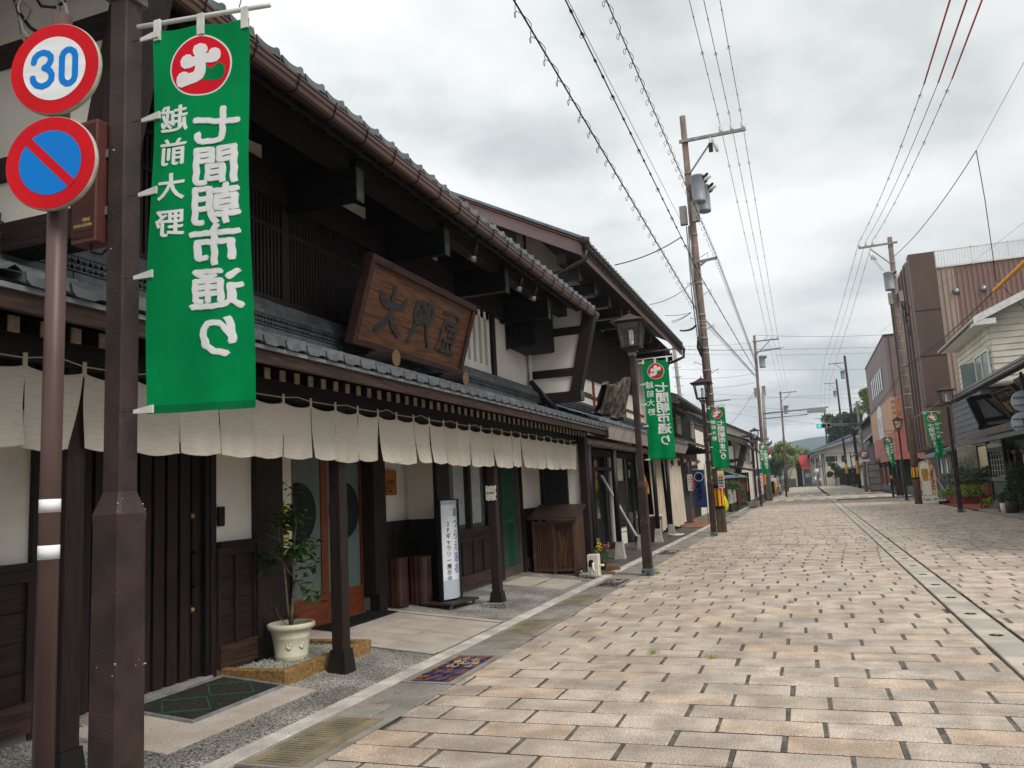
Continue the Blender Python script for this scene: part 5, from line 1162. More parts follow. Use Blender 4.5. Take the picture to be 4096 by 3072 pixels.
for k_ in range(4):
    m = MB(); L = (.105, .095, .12, .085)[k_]; wd = L*.42; c = (0.85, 1.15, 1.0, .7)[k_]
    m.v = [(0,0,0),(L*.3,wd*.5,.006),(L*.65,wd*.48,.004),(L,0,-.012),(L*.65,-wd*.48,.004),(L*.3,-wd*.5,.006),(L*.3,0,-.004),(L*.65,0,-.008)]
    m.f = [(0,6,1),(1,6,7,2),(2,7,3),(0,5,6),(5,4,7,6),(4,3,7)]; m.t = [(c,c*1.02,c,1)]*8
    leafm.append(m.mesh('leaf', 'leaf', True))
clus = [((.04,.02,1.10),.13,48),((-.07,0,1.0),.12,40),((.14,.03,.78),.15,60),((.0,0,.74),.14,34),((-.20,-.06,.66),.13,42),((.20,.04,.60),.10,22),((.26,.02,.34),.10,20),((.12,.0,.44),.09,12),((-.14,-.05,.22),.04,5),((-.46,-.1,1.10),.03,3),((.02,.0,1.32),.05,6)]
for c, r_, n in clus:
    for i in range(int(n*1.02)):
        d = Vector((rt.gauss(0,1), rt.gauss(0,1), rt.gauss(0,.75))).normalized()*r_*rt.uniform(.3,1.05)
        put('leaf', leafm[rt.randrange(4)], t, b0+Vector(c)+d, (rt.uniform(-.6,.6), rt.uniform(-.5,.7), rt.uniform(0,6.28)), scale=(rt.uniform(.75,1.15),)*3)
ctg = P(MB().box(-.035,.035,-.001,.001,-.05,.05).map(lambda p: b0+Vector((.12,-.03,.50))+Matrix.Rotation(-.4,3,'Z')@Matrix.Rotation(.5,3,'Y')@p), 'care_tag', 'teal_tag', t)
# ---- slatted bin box
t = thing('slatted_storage_box', 'brown slatted timber box with sloping lid at the end of the merchant house', 'storage box', (-4.52, 14.85, .05))
x0, x1, y0, y1 = -4.95, -4.12, 14.50, 15.12
P(MB().box(x0+.03, x1-.03, y0+.05, y1-.02, .05, 1.03), 'dark_inside', 'black', t)
P(MB().hexa([(x0-.06,y0-.1,1.09),(x1+.06,y0-.1,1.07),(x1+.06,y1+.06,1.29),(x0-.06,y1+.06,1.31),(x0-.06,y0-.1,1.13),(x1+.06,y0-.1,1.11),(x1+.06,y1+.06,1.33),(x0-.06,y1+.06,1.35)]), 'lid', 'metal_brown', t)
for a, b in ((x0, x0+.05), (-4.56, -4.51), (x1-.05, x1)): P(MB().box(a, b, y0-.01, y0+.03, .06, 1.06), 'stile', 'wood_bin', t)
for z in (.13, .99): P(MB().box(x0, x1, y0-.006, y0+.026, z, z+.05), 'rail', 'wood_bin', t)
for i in range(20):
    a = x0+.06+.038*i
    if abs(a+.012+4.535) > .03: P(MB().box(a, a+.02, y0+.0, y0+.022, .18, .99), 'slat', 'wood_bin', t)
for i in range(14): a = y0+.04+.042*i; P(MB().box(x1-.012, x1+.008, a, a+.028, .05, 1.06+.24*(a-y0)/.7), 'side_slat', 'wood_bin', t)
P(MB().box(x0+.02, x1-.02, y0, y1, .0, .08), 'foot', 'wood_grey', t)
P(MB().tube([(-4.45,14.56,.2),(-4.42,14.56,.6),(-4.44,14.56,.85)], .03, 8).tube([(-4.35,14.57,.2),(-4.36,14.57,.75)], .035, 8), 'stored_broom', 'yellow_cloth', t)
# ---- little wavy name card on the post
t = thing('wavy_shop_card', 'small wavy cream card with flowers on the third canopy post', 'shop card', (-4.15, 10.70, 1.5))
n_ = 24; poly = []
for i in range(n_+1): s_ = i/n_; poly.append((-.075+.15*s_, .10+.008*math.sin(s_*15)))
for i in range(n_+1): s_ = i/n_; poly.append((.075+.008*math.sin(s_*14), .10-.20*s_))
for i in range(n_+1): s_ = i/n_; poly.append((.075-.15*s_, -.10+.008*math.sin(s_*15)))
P(MB().prism([(-4.225+a, 10.652, 1.62+b) for a, b in poly][::-1], (0,-.012,0)), 'card', 'mesh_pale', t)
P(text_mb('本日営業', .034, .001, .001).map(lambda p: Vector((-4.225+p.x, 10.6385, 1.62+p.y))), 'lettering', 'mat_green', t)
for i in range(10): a = rt.uniform(-.06,.06); b = rt.choice((-1,1))*rt.uniform(.04,.085); P(MB().lathe([(.007,0),(.004,.001)], n=7).map(lambda p: Vector((-4.225+a+p.x, 10.639-p.z, 1.62+b+p.y))), 'flower_print', 'flower_p', t)
P(MB().tube([(-4.225+.03*math.cos(q), 10.645, 1.75+.02*math.sin(q)) for q in [i_*.7 for i_ in range(10)]], .004, 5), 'iron_scroll', 'cable', t)
# ---- white utility box with pipe elbow, hose
t = thing('white_tap_box', 'white ribbed plastic tap box with arched opening and pipe beside the slatted box', 'tap box', (-3.80, 14.55, 0.0))
P(MB().bbox(-3.93, -3.69, 14.44, 14.66, .0, .05, .01), 'foot', 'concrete_shoe', t)
P(MB().bbox(-3.91, -3.71, 14.46, 14.64, .05, .42, .008), 'case', 'white_plastic', t)
for i in range(6): P(MB().box(-3.905+.036*i, -3.895+.036*i, 14.452, 14.46, .06, .41), 'rib', 'white_plastic', t)
arch = [(-3.885,14.449,.20),(-3.785,14.449,.20)]+[(-3.835+.05*math.cos(a), 14.449, .28+.05*math.sin(a)) for a in [math.pi*i/8 for i in range(9)]]
P(MB().prism(arch, (0,-.003,0)), 'arched_opening', 'hole_black', t)
P(MB().tube([(-3.79,14.46,.27),(-3.79,14.40,.26),(-3.79,14.39,.17),(-3.75,14.39,.12)], .022, 8), 'elbow_pipe', 'white_plastic', t, True); P(MB().cyl((-3.71,14.55,.22),(-3.62,14.55,.22),.02), 'spout', 'white_plastic', t, True)
t = thing('black_hose', 'black garden hose coiled by the white tap box', 'hose', (-4.0, 14.5, .02))
P(MB().tube([(-3.92,14.45,.2),(-4.02,14.40,.19),(-4.08,14.38,.08),(-4.05,14.36,.02),(-3.9,14.34,.018),(-3.78,14.33,.018),(-3.76,14.38,.018)], .013, 7), 'hose', 'cable', t, True)
P(MB().tube([(-4.04+.06*math.cos(a*.9), 14.46+.05*math.sin(a*.9), .03+.008*a) for a in range(14)], .012, 6), 'coil', 'rope', t, True)
t = thing('small_timber_offcuts', 'pale timber offcuts lying behind the white tap box', 'timber', (-3.75, 16, 0))
P(MB().bbox(-3.85,-3.62,15.75,15.9,0,.09,.005), 'block', 'wood_bench', t); P(MB().bbox(-3.80,-3.55,15.0,15.08,0.005,.05,.005), 'block', 'wood_bench', t)
# ================================================================ second shop, third shop and the left side beyond
def roof_sheet(par, x0, z0, x1, z1, y0, y1, mat, pitch=0.27, tiles=True, thick=.06, name='roof_tiles', wood='wood_dark_y', base='roof_deck', courses=None):
    """pantiled slope from its eave (x0,z0) to its top (x1,z1); deck as a part, corrugated cover joined as one part"""
    d = MB(); a = [(x0,y0,z0-thick),(x0,y1,z0-thick),(x1,y1,z1-thick),(x1,y0,z1-thick),(x0,y0,z0),(x0,y1,z0),(x1,y1,z1),(x1,y0,z1)]
    d.hexa(a)
    if x1 < x0: d.f = [tuple(reversed(f)) for f in d.f]
    dk = P(d, base, wood, par)
    if tiles:
        m = MB(); n = max(1, int(round((y1-y0)/pitch))); wd = (y1-y0)/n; pr = tile_profile(wd, 6); L = math.hypot(x1-x0, z1-z0)
        nc = courses or max(2, int(L/0.30))
        for c in range(nc):
            s0, s1 = c/nc, (c+1)/nc + 0.02
            for i in range(n):
                y = y0+wd*i
                for a_ in range(6):
                    f = lambda s, q, up: (x0+(x1-x0)*s, y+pr[q][0], z0+(z1-z0)*s+.03+pr[q][1]+up)
                    m.quadface(f(s0,a_,.014), f(s0,a_+1,.014), f(min(s1,1),a_+1,0), f(min(s1,1),a_,0))
                    if c == 0: m.quadface(f(0,a_,.014), f(0,a_+1,.014), (x0, y+pr[a_+1][0], z0-.01), (x0, y+pr[a_][0], z0-.01))
        put(name, m.mesh(name, mat), dk, kind='stuff')
    return dk
def eave_tiles(par, x, z, y0, y1, pitch, sgn, wd, mat):
    n = int((y1-y0)/wd); me = tile_mesh(wd, .30, pitch, sgn, mat, True)
    for i in range(n): put('eave_tile', me, par, (x, y0+wd*i, z))
b2 = thing('driftwood_sign_shop', 'tall white and brown shop with tiled gable, brown slatted panel and black round posts', 'shop', (-5.1, 21.5, 0))
P(MB().box(-13, -5.15, 15.5, 28.2, 3.2, 7.3).box(-13, -5.9, 15.5, 30.9, 0, 3.2), 'walls', 'plaster', b2)
P(MB().prism([(-5.15,15.49,7.2),(-8.6,15.49,8.9),(-12,15.49,7.2)], (0,12.7,0)), 'gable', 'plaster', b2)
r2 = roof_sheet(b2, -3.72, 6.52, -8.6, 9.05, 14.95, 28.6, 'tile_dark', .27, base='main_roof')
eave_tiles(r2, -3.70, 6.56, 14.95, 28.6, .5, -1, .27, 'tile_dark')
P(MB().hexa([(-13.4,14.95,6.4),(-8.6,14.95,8.98),(-8.6,28.6,8.98),(-13.4,28.6,6.4),(-13.4,14.95,6.5),(-8.6,14.95,9.08),(-8.6,28.6,9.08),(-13.4,28.6,6.5)]), 'rear_roof', 'tile_dark', b2)
P(MB().hexa([(-3.75,14.93,6.18),(-8.6,14.93,8.72),(-8.6,14.98,8.72),(-3.75,14.98,6.18),(-3.75,14.93,6.44),(-8.6,14.93,8.98),(-8.6,14.98,8.98),(-3.75,14.98,6.44)]), 'barge_board', 'clad_mauve', b2)
P(MB().hexa([(-3.72,14.9,6.445),(-8.6,14.9,8.985),(-8.6,15.0,8.985),(-3.72,15.0,6.445),(-3.72,14.9,6.48),(-8.6,14.9,9.02),(-8.6,15.0,9.02),(-3.72,15.0,6.48)]), 'barge_trim', 'wood_red', b2)
vt = MB(); vt.bbox(-.15, .15, -.1, .13, -.02, .035, .01); vt = vt.mesh('verge_tile', 'tile_blue')
for i in range(18):
    s = (i+.5)*.275; x = -3.72 - s*math.cos(.478); z = 6.53 + s*math.sin(.478)
    put('verge_tile', vt, b2, (x, 14.98, z), (0, .478, 0))
P(MB().box(-3.78, -3.755, 14.98, 28.6, 6.16, 6.42), 'eave_fascia', 'clad_mauve', b2)
g = P(MB().tube([(-3.68, 14.9, 6.36), (-3.68, 28.6, 6.36)], .055, 10), 'gutter', 'metal_brown', b2, True)
gh = MB().tube([(-3.755,0,6.44),(-3.74,0,6.30),(-3.68,0,6.295),(-3.62,0,6.33),(-3.61,0,6.42)], .009, 5).mesh('gutter_hook', 'cable')
for i in range(34): put('gutter_hook', gh, g, (0, 15.05+.4*i, 0))
P(MB().tube([(-3.68,15.0,6.3),(-3.7,15.0,6.12),(-4.0,15.05,6.02),(-4.9,15.3,5.75),(-5.1,15.4,5.7)], .045, 8), 'downpipe', 'metal_brown', b2, True)
P(MB().tube([(-3.68,28.5,6.3),(-3.70,28.5,6.08),(-4.0,28.4,5.95),(-4.9,28.3,5.7),(-5.05,28.3,5.6)], .05, 8), 'downpipe', 'metal_brown', b2, True)
P(MB().lathe([(.05,0),(.10,.06),(.11,.16),(.08,.17)], (-3.68,14.93,6.36), 12), 'gutter_hopper', 'metal_brown', b2, True)
for i in range(10):
    y = 15.75+1.36*i
    if y < 28.4:
        c = P(MB().box(-5.15, -4.05, y-.07, y+.07, 5.92, 6.16), 'cantilever_beam', 'wood_black', b2); put('end_board', MB().box(-4.05, -4.03, y-.08, y+.08, 5.9, 6.18).mesh('end_board', 'wood_mid'), c)
P(MB().box(-4.35, -4.15, 15.2, 28.4, 6.16, 6.36), 'purlin', 'wood_dark_y', b2)
P(MB().hexa([(-5.1,14.96,6.95),(-4.1,14.96,6.42),(-4.1,15.25,6.42),(-5.1,15.25,6.95),(-5.1,14.96,7.2),(-4.1,14.96,6.67),(-4.1,15.25,6.67),(-5.1,15.25,7.2)]).box(-5.12,-4.98,15.0,15.2,5.6,6.95), 'gable_beam', 'wood_mid_y', b2)
P(MB().hexa([(-8,15.36,8.0),(-5.1,15.36,6.7),(-5.1,15.46,6.7),(-8,15.46,8.0),(-8,15.36,8.3),(-5.1,15.36,7.0),(-5.1,15.46,7.0),(-8,15.46,8.3)]), 'gable_tie', 'wood_mid_y', b2)
# brown slatted panel on the street front
sl_ = P(MB().prism([(-5.14,18.9,4.42),(-5.14,26.9,4.62),(-5.14,26.9,6.0),(-5.14,18.9,6.0)][::-1], (-.02,0,0)), 'slatted_panel', 'wood_dark', b2)
for i in range(80):
    y = 18.92+.1*i; put('panel_slat', MB().box(-5.13, -5.09, y, y+.055, 4.42+.2*(y-18.9)/8, 6.0).mesh('panel_slat', 'wood_dark') if i == 0 else None, sl_) if False else None
psl = MB().box(-5.13, -5.09, 0, .055, 4.45, 6.0).mesh('panel_slat', 'wood_dark')
for i in range(80): put('panel_slat', psl, sl_, (0, 18.92+.1*i, .2*(i/80)-.03))
for q in (17.9, 18.75, 20.7, 22.6, 24.6, 26.9, 28.1): P(MB().box(-5.15, -5.10, q-.05, q+.05, 3.3, 4.5 if 18.8 < q < 26.8 else 6.2), 'red_post', 'wood_red_z', b2)
for z in (3.62, 4.02): P(MB().box(-5.15, -5.11, 17.9, 28.1, z-.03, z+.03), 'red_rail', 'wood_red', b2)
P(MB().box(-5.15, -5.08, 15.5, 28.2, 3.3, 3.52), 'base_beam', 'wood_mid_y', b2)
P(MB().hexa([(-5.15,27.6,3.4),(-5.1,27.6,3.4),(-5.1,28.2,3.4),(-5.15,28.2,3.4),(-5.15,27.9,6.0),(-4.2,27.9,6.0),(-4.2,28.2,6.0),(-5.15,28.2,6.0)]), 'far_wing', 'plaster', b2)
P(MB().hexa([(-5.05,27.55,3.4),(-4.9,27.55,3.4),(-4.9,28.25,3.4),(-5.05,28.25,3.4),(-4.4,27.55,6.1),(-4.1,27.55,6.1),(-4.1,28.25,6.1),(-4.4,28.25,6.1)]), 'raking_post', 'wood_dark', b2)
# low tiled roof of the second shop
lo = roof_sheet(b2, -3.85, 2.98, -5.1, 3.45, 15.75, 28.9, 'tile_blue', .27, tiles=True, base='low_roof')
eave_tiles(lo, -3.84, 3.02, 15.75, 28.9, .37, -1, .27, 'tile_blue')
put('boxed_fascia', MB().prism([(-3.98,15.75,2.68),(-3.84,15.75,2.95),(-4.0,15.75,2.97),(-4.1,15.75,2.70)], (0,13.2,0)).mesh('boxed_fascia', 'fascia_beige'), lo)
for i in range(14): put('fascia_joint', MB().prism([(-3.978,16.5+.95*i,2.682),(-3.838,16.5+.95*i,2.948),(-3.84,16.5+.95*i,2.95),(-3.98,16.5+.95*i,2.684)], (0,.02,0)).mesh('fascia_joint', 'black'), lo)
P(MB().tube([(-4.15, 15.42, 2.56), (-4.15, 16.6, 2.57), (-4.15, 26.9, 2.58)], .085, 14), 'round_log_beam', 'wood_grey', b2, True)
P(MB().box(-5.9, -4.5, 15.5, 27, 2.72, 2.76), 'soffit', 'wood_dark_y', b2)
om = MB()
for r_ in (0, 1):
    for i in range(110):
        y = 15.9+.11*i+.055*r_; z = 3.47+.055*r_
        pts = [(-4.93, y+.05*math.cos(a), z+.05*math.sin(a)) for a in [math.pi*k_/5 for k_ in range(6)]]
        for a, b in zip(pts[:-1], pts[1:]): om.beam(a, b, .05, .013, (1,0,0))
P(om, 'openwork_band', 'tile_dark', b2, kind='stuff'); P(MB().box(-5.1,-4.96,15.6,28.8,3.35,3.62).box(-5.1,-4.9,15.6,28.8,3.34,3.42).box(-5.1,-4.93,15.6,28.8,3.62,3.70), 'ridge_stack', 'tile_dark', b2)
for yp, zt_ in ((15.98, 2.5), (18.31, 2.5), (20.9, 2.5), (23.38, 2.5), (25.78, 2.5)):
    p = P(MB().cyl((-4.16, yp, .38), (-4.16, yp, 2.52), .062, n=18), 'round_post', 'wood_black', b2, True)
    put('concrete_foot', MB().hexa([(-4.28,yp-.12,-.02),(-4.04,yp-.12,-.02),(-4.04,yp+.12,-.02),(-4.28,yp+.12,-.02),(-4.235,yp-.075,.38),(-4.085,yp-.075,.38),(-4.085,yp+.075,.38),(-4.235,yp+.075,.38)]).mesh('concrete_foot', 'concrete_shoe'), p)
# ground floor of the second shop, set back
xf = -5.05
P(MB().box(-5.3, xf, 15.45, 30.9, 2.45, 2.62), 'lintel', 'frame_black', b2)
P(MB().box(-5.9, xf, 15.45, 15.7, 0, 2.5), 'pier', 'wood_black', b2)
dd = P(MB().box(-5.18, -5.15, 15.7, 22.0, 0, 2.1), 'shop_front', 'glass_dark', b2)
P(MB().box(-5.18, -5.15, 15.7, 22.0, 2.16, 2.45), 'transom_glass', 'glass_dark', b2)
put('rail', MB().box(-5.2, xf+.02, 15.7, 22.2, 2.08, 2.16).mesh('rail', 'frame_black'), dd); put('sill', MB().box(-5.2, xf+.02, 15.7, 22.2, 0, .14).mesh('sill', 'frame_black'), dd)
for q in (15.72, 17.6, 18.75, 19.9, 21.1, 22.1): put('mullion', MB().box(-5.2, xf, q-.06, q+.06, .14, 2.08).mesh('mullion', 'frame_black'), dd); put('mullion', MB().box(-5.2, xf, q-.04, q+.04, 2.16, 2.45).mesh('mullion', 'frame_black'), dd)
ls = MB().box(-5.12, -5.08, 0, .045, .15, 2.06).mesh('lattice_slat', 'wood_black')
for i in range(20): put('lattice_slat', ls, dd, (0, 15.85+.085*i, 0))
P(MB().box(-5.35, -5.1, 22.0, 23.6, 0, 2.6), 'plaster_bay', 'plaster', b2); P(MB().box(-5.12, -5.06, 22.6, 23.6, .5, 1.8), 'bay_window', 'frame_black', b2)
P(MB().box(-5.3, -5.1, 23.6, 26.5, 0, .85), 'stone_dado', 'stump', b2); P(MB().box(-5.3, -5.12, 23.6, 30.9, .85, 2.45), 'side_glazing', 'glass_dark', b2)
for q in (23.6, 24.6, 25.6, 26.6, 28.8, 30.8): P(MB().box(-5.25, -5.05, q-.07, q+.07, 0, 2.45), 'pillar', 'wood_black', b2)
# things before the second shop
t = thing('driftwood_board', 'weathered driftwood slab leaning on the tiled low roof', 'sign', (-4.35, 20.2, 3.3))
def dw(a, b):
    y = 18.35 + 2.6*a + .04*math.sin(b*9); top = 4.02 + .50*a*a + .07*math.sin(a*17) + .05*math.sin(a*41) - (.10 if .3 < a < .5 else 0); bot = 3.38 + .05*math.sin(a*12) - .05*abs(math.sin(a*6.3))
    return (-4.50 + .34*b + .05*math.sin(a*19+b*4) + .02*math.sin(a*47), y + .18*b*(a-.3), bot + (top-bot)*b)
m = MB().grid(dw, 34, 14); n = len(m.v); m.grid(lambda a, b: (dw(a,b)[0]-.14, dw(a,b)[1], dw(a,b)[2]), 34, 14)
for i in range(34):
    for o_ in (0, 14*35): m.f.append((o_+i, o_+i+1, n+o_+i+1, n+o_+i))
P(m, 'slab', 'stump', t, True); P(MB().cyl((-5.0,18.9,3.42),(-4.3,18.9,3.36),.05).cyl((-5.0,20.4,3.42),(-4.3,20.4,3.36),.05), 'support', 'wood_dark_x', t)
P(MB().beam((-4.5,17.9,3.75),(-5.05,18.5,4.0),.04,.05), 'iron_stay', 'gutter_brown', t)
t = thing('timber_bench', 'plank topped timber bench between the black round posts', 'bench', (-4.75, 16.9, 0))
for i in range(4): P(MB().bbox(-5.0+.1*i, -4.905+.1*i, 16.1, 18.25, .44, .48, .004), 'plank', 'wood_bench', t)
for a in (16.25, 18.05):
    for b in (-4.96, -4.64): P(MB().box(b-.025, b+.025, a-.03, a+.03, 0, .44), 'leg', 'wood_mid', t)
P(MB().box(-4.62, -4.60, 16.15, 18.2, .36, .44), 'apron', 'wood_bench', t)
t = thing('flower_pot', 'pot of yellow and pink chrysanthemums in front of the timber bench', 'flowers', (-4.0, 15.95, 0))
P(MB().lathe([(.06,0),(.09,.16),(.095,.17)], (-4.0,15.95,0), 16), 'pot', 'terracotta', t, True)
rf_ = random.Random(2); lf = MB(); lf.t = []; fy = MB(); fp = MB()
for i in range(500):
    a = rf_.uniform(0, 6.28); r_ = .16*math.sqrt(rf_.random()); z = rf_.uniform(.14, .42); x, y = -4.0+r_*math.cos(a), 15.95+r_*math.sin(a); s_ = .018; c = rf_.uniform(.7, 1.3); d = Vector((rf_.gauss(0,1), rf_.gauss(0,1), rf_.gauss(0,1))).normalized()*s_; e_ = d.orthogonal().normalized()*s_*.6
    n = len(lf.v); lf.v += [(x-d.x,y-d.y,z-d.z),(x+e_.x,y+e_.y,z+e_.z),(x+d.x,y+d.y,z+d.z),(x-e_.x,y-e_.y,z-e_.z)]; lf.f.append((n,n+1,n+2,n+3)); lf.t += [(c,c,c,1)]*4
P(lf, 'foliage', 'leaf', t, kind='stuff')
for i in range(26):
    a = rf_.uniform(0, 6.28); r_ = .15*math.sqrt(rf_.random()); z = rf_.uniform(.36, .52); x, y = -4.0+r_*math.cos(a), 15.95+r_*math.sin(a)
    (fy if x < -3.98 else fp).lathe([(.0,-.012),(.024,-.004),(.026,.004),(.012,.014),(0,.014)], (x,y,z), 8, False)
P(fy, 'yellow_flowers', 'flower_y', t, True, 'stuff'); P(fp, 'pink_flowers', 'flower_p', t, True, 'stuff')
t = thing('leaning_board', 'pale narrow sign board leaning against the black post', 'board', (-4.6, 21.6, 0))
P(MB().hexa([(-4.42,21.5,.3),(-4.40,21.62,.3),(-4.44,21.63,.3),(-4.46,21.51,.3),(-4.95,20.2,1.95),(-4.93,20.32,1.95),(-4.97,20.33,1.95),(-4.99,20.21,1.95)]), 'board', 'sign_grey', t)
P(MB().tube([(-4.7,20.9,0),(-4.7,20.9,.75),(-4.5,21.9,.75),(-4.5,21.9,0)],.012,5).tube([(-4.7,20.9,.45),(-4.5,21.9,.45)],.01,5), 'wire_rack', 'cable', t)
t = thing('yellow_pennant', 'yellow pennant with a red round mark hanging behind the third round post', 'pennant', (-4.4, 23.0, 1.6))
P(MB().prism([(-4.62,23.1,1.75),(-4.4,23.1,2.02),(-4.28,23.1,1.55),(-4.28,23.1,1.40),(-4.36,23.1,1.38),(-4.45,23.1,1.5)][::-1], (0,.01,0)), 'cloth', 'yellow_cloth', t)
P(MB().lathe([(.07,0),(.05,.002)], n=14).map(lambda p: Vector((-4.36+p.x, 23.095-p.z, 1.66+p.y*1.3))), 'round_mark', 'orange_red', t)
t = thing('maroon_bin', 'maroon box bin with a white handle strip between the last round posts', 'bin', (-4.45, 23.9, 0))
P(MB().bbox(-4.75, -4.15, 23.5, 24.1, 0, .72, .012), 'body', 'speaker_body', t); P(MB().bbox(-4.78,-4.12,23.47,24.13,.72,.76,.006), 'lid', 'white_plastic', t); P(MB().box(-4.148,-4.14,23.75,23.82,.15,.6), 'white_strip', 'white_paint', t)
t = thing('white_hose_ring', 'white hose ring round the foot of the last round post', 'hose', (-4.0, 25.8, 0)); P(MB().tube([(-4.02+.22*math.cos(a*.45), 25.8+.3*math.sin(a*.45), .05) for a in range(15)], .03, 7), 'ring', 'white_paint', t, True)
t = thing('wind_chime', 'small iron wind chime hanging under the round log beam', 'wind chime', (-4.3, 20.6, 2.2)); P(MB().tube([(-4.3,20.6,2.5),(-4.3,20.6,2.1)],.004,4).lathe([(.05,-.04),(.055,0),(.03,.04),(0,.05)],(-4.3,20.6,2.2),10), 'bell', 'cable', t); P(MB().box(-4.32,-4.28,20.598,20.602,1.85,2.05), 'paper_tail', 'glass_frost', t)
# beige cloth screen
t = thing('cloth_screen', 'big undyed cloth screen with two dark rings hanging to the pavement', 'curtain', (-4.7, 30, 2.5))
for y0, y1 in ((25.9, 28.15), (28.2, 32.1)):
    P(MB().grid(lambda a, b: (-4.66-.10*(y1<30)+.05*math.sin(a*19)+.03*math.sin(a*47)+.08*b, y0+(y1-y0)*a, 2.62-2.50*b+.05*math.sin(a*9)*b), 40, 8), 'cloth', 'curtain_beige', t, True)
for y in (29.6, 31.2): P(MB().tube([(-4.56, y+.11*math.cos(a*.6), 2.42+.10*math.sin(a*.6)) for a in range(12)], .03, 6), 'ring_mark', 'ink', t)
P(MB().cyl((-4.66,25.8,2.64),(-4.66,32.3,2.64),.02), 'rail', 'wood_grey', t)
# ---- third shop (bar)
b3 = thing('dark_timber_bar', 'dark two storey timber shop with white shutters and wood-shingled low roof', 'shop', (-5.1, 34, 0))
P(MB().box(-12, -5.15, 28.9, 41.6, 0, 4.9), 'walls', 'wood_black', b3)
r3 = roof_sheet(b3, -4.1, 4.75, -7.6, 6.3, 28.7, 40.5, 'tile_dark', .27, base='main_roof'); eave_tiles(r3, -4.08, 4.79, 28.7, 40.5, .44, -1, .27, 'tile_dark')
P(MB().box(-7.8,-7.4,28.7,38.9,6.25,6.5), 'ridge', 'tile_dark', b3)
P(MB().hexa([(-11,28.7,4.7),(-7.6,28.7,6.22),(-7.6,38.9,6.22),(-11,38.9,4.7),(-11,28.7,4.8),(-7.6,28.7,6.32),(-7.6,38.9,6.32),(-11,38.9,4.8)]), 'rear_roof', 'tile_dark', b3)
P(MB().box(-4.14,-4.08,28.7,40.5,4.60,4.72), 'eave_board', 'wood_grey', b3); P(MB().hexa([(-5.2,28.55,4.75),(-4.05,28.55,4.45),(-4.05,28.68,4.45),(-5.2,28.68,4.75),(-5.2,28.55,5.15),(-4.05,28.55,4.72),(-4.05,28.68,4.72),(-5.2,28.68,5.15)]), 'gable_end_board', 'wood_grey', b3)
P(MB().tube([(-4.05,28.8,4.66),(-4.05,40.5,4.66)],.05,8), 'gutter', 'metal_brown', b3, True); P(MB().tube([(-4.05,28.9,4.6),(-4.1,28.9,4.4),(-4.6,28.9,4.1),(-5.1,28.9,3.9)],.045,8), 'downpipe', 'black', b3, True)
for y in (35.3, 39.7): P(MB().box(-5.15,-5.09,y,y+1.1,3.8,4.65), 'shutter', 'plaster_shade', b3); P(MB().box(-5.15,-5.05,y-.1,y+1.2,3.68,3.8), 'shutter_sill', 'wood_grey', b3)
for i in range(8): P(MB().beam((-5.1,29.4+1.25*i,4.25),(-4.25,29.4+1.25*i,4.62),.025,.025), 'eave_brace', 'galv', b3)
l3 = P(MB().hexa([(-3.95,28.95,3.10),(-3.95,38.8,3.10),(-5.15,38.8,3.5),(-5.15,28.95,3.5),(-3.95,28.95,3.15),(-3.95,38.8,3.15),(-5.15,38.8,3.56),(-5.15,28.95,3.56)]), 'low_roof', 'roof_wood', b3)
bt = MB().hexa([(-3.93,-.02,3.16),(-3.93,.02,3.16),(-5.15,.02,3.57),(-5.15,-.02,3.57),(-3.93,-.02,3.19),(-3.93,.02,3.19),(-5.15,.02,3.60),(-5.15,-.02,3.60)]).mesh('roof_batten', 'roof_wood')
for i in range(33): put('roof_batten', bt, l3, (0, 29.0+.3*i, 0))
for i in range(8): P(MB().box(-5.15,-4.0,29.6+1.2*i-.04,29.6+1.2*i+.04,2.96,3.08), 'bracket_beam', 'wood_dark_x', b3)
P(MB().box(-5.2,-4.95,28.9,38.6,2.6,2.9), 'sign_beam', 'wood_grey', b3); P(MB().box(-4.98,-4.62,34.1,34.5,0,2.7), 'grey_pillar', 'clad_grey', b3); P(MB().box(-5.3,-5.1,36.3,38.6,0,.5), 'stone_base', 'terracotta', b3)
t = thing('house_rules_board', 'white notice board with black vertical writing by the blue bar flag', 'notice', (-4.6, 34.0, 1.6))
P(MB().box(-4.68,-4.47,34.0,34.03,1.33,2.0), 'board', 'paper', t); P(column('定休日火曜', .075,0,.05,0,.001,.001,positions=[.25,.13,.01,-.11,-.23]).map(lambda p: Vector((-4.575+p.x, 33.99, 1.66+p.y))), 'lettering', 'ink', t); P(column('ください', .075,0,-.04,0,.001,.001,positions=[.25,.13,.01,-.11]).map(lambda p: Vector((-4.575+p.x, 33.99, 1.66+p.y))), 'lettering', 'ink', t)
P(MB().box(-4.46,-4.41,33.98,34.02,1.4,1.9), 'red_edge', 'orange_red', t)
t = thing('blue_bar_flag', 'navy blue vertical flag with white Japanese bar lettering', 'flag', (-3.95, 34.0, 0))
P(MB().grid(lambda a,b: (-4.43+.46*a+.01*b, 34.0+.02*math.sin(b*6+a*3), 2.17-1.55*b), 6, 20), 'cloth', 'nobori_blue', t, True)
P(MB().cyl((-3.96,34.04,0),(-3.95,34.04,2.4),.012), 'pole', 'black', t); P(MB().cyl((-4.45,34.02,2.2),(-3.93,34.02,2.2),.009), 'rod', 'white_paint', t)
rg_ = MB()
for i in range(30):
    a0, a1 = 2*math.pi*i/30, 2*math.pi*(i+1)/30; rg_.quadface(*[(-4.20+r_*math.cos(a), 33.965, 1.88+r_*math.sin(a)) for r_, a in ((.165,a0),(.185,a0),(.185,a1),(.165,a1))])
P(rg_, 'ring', 'banner_white', t)
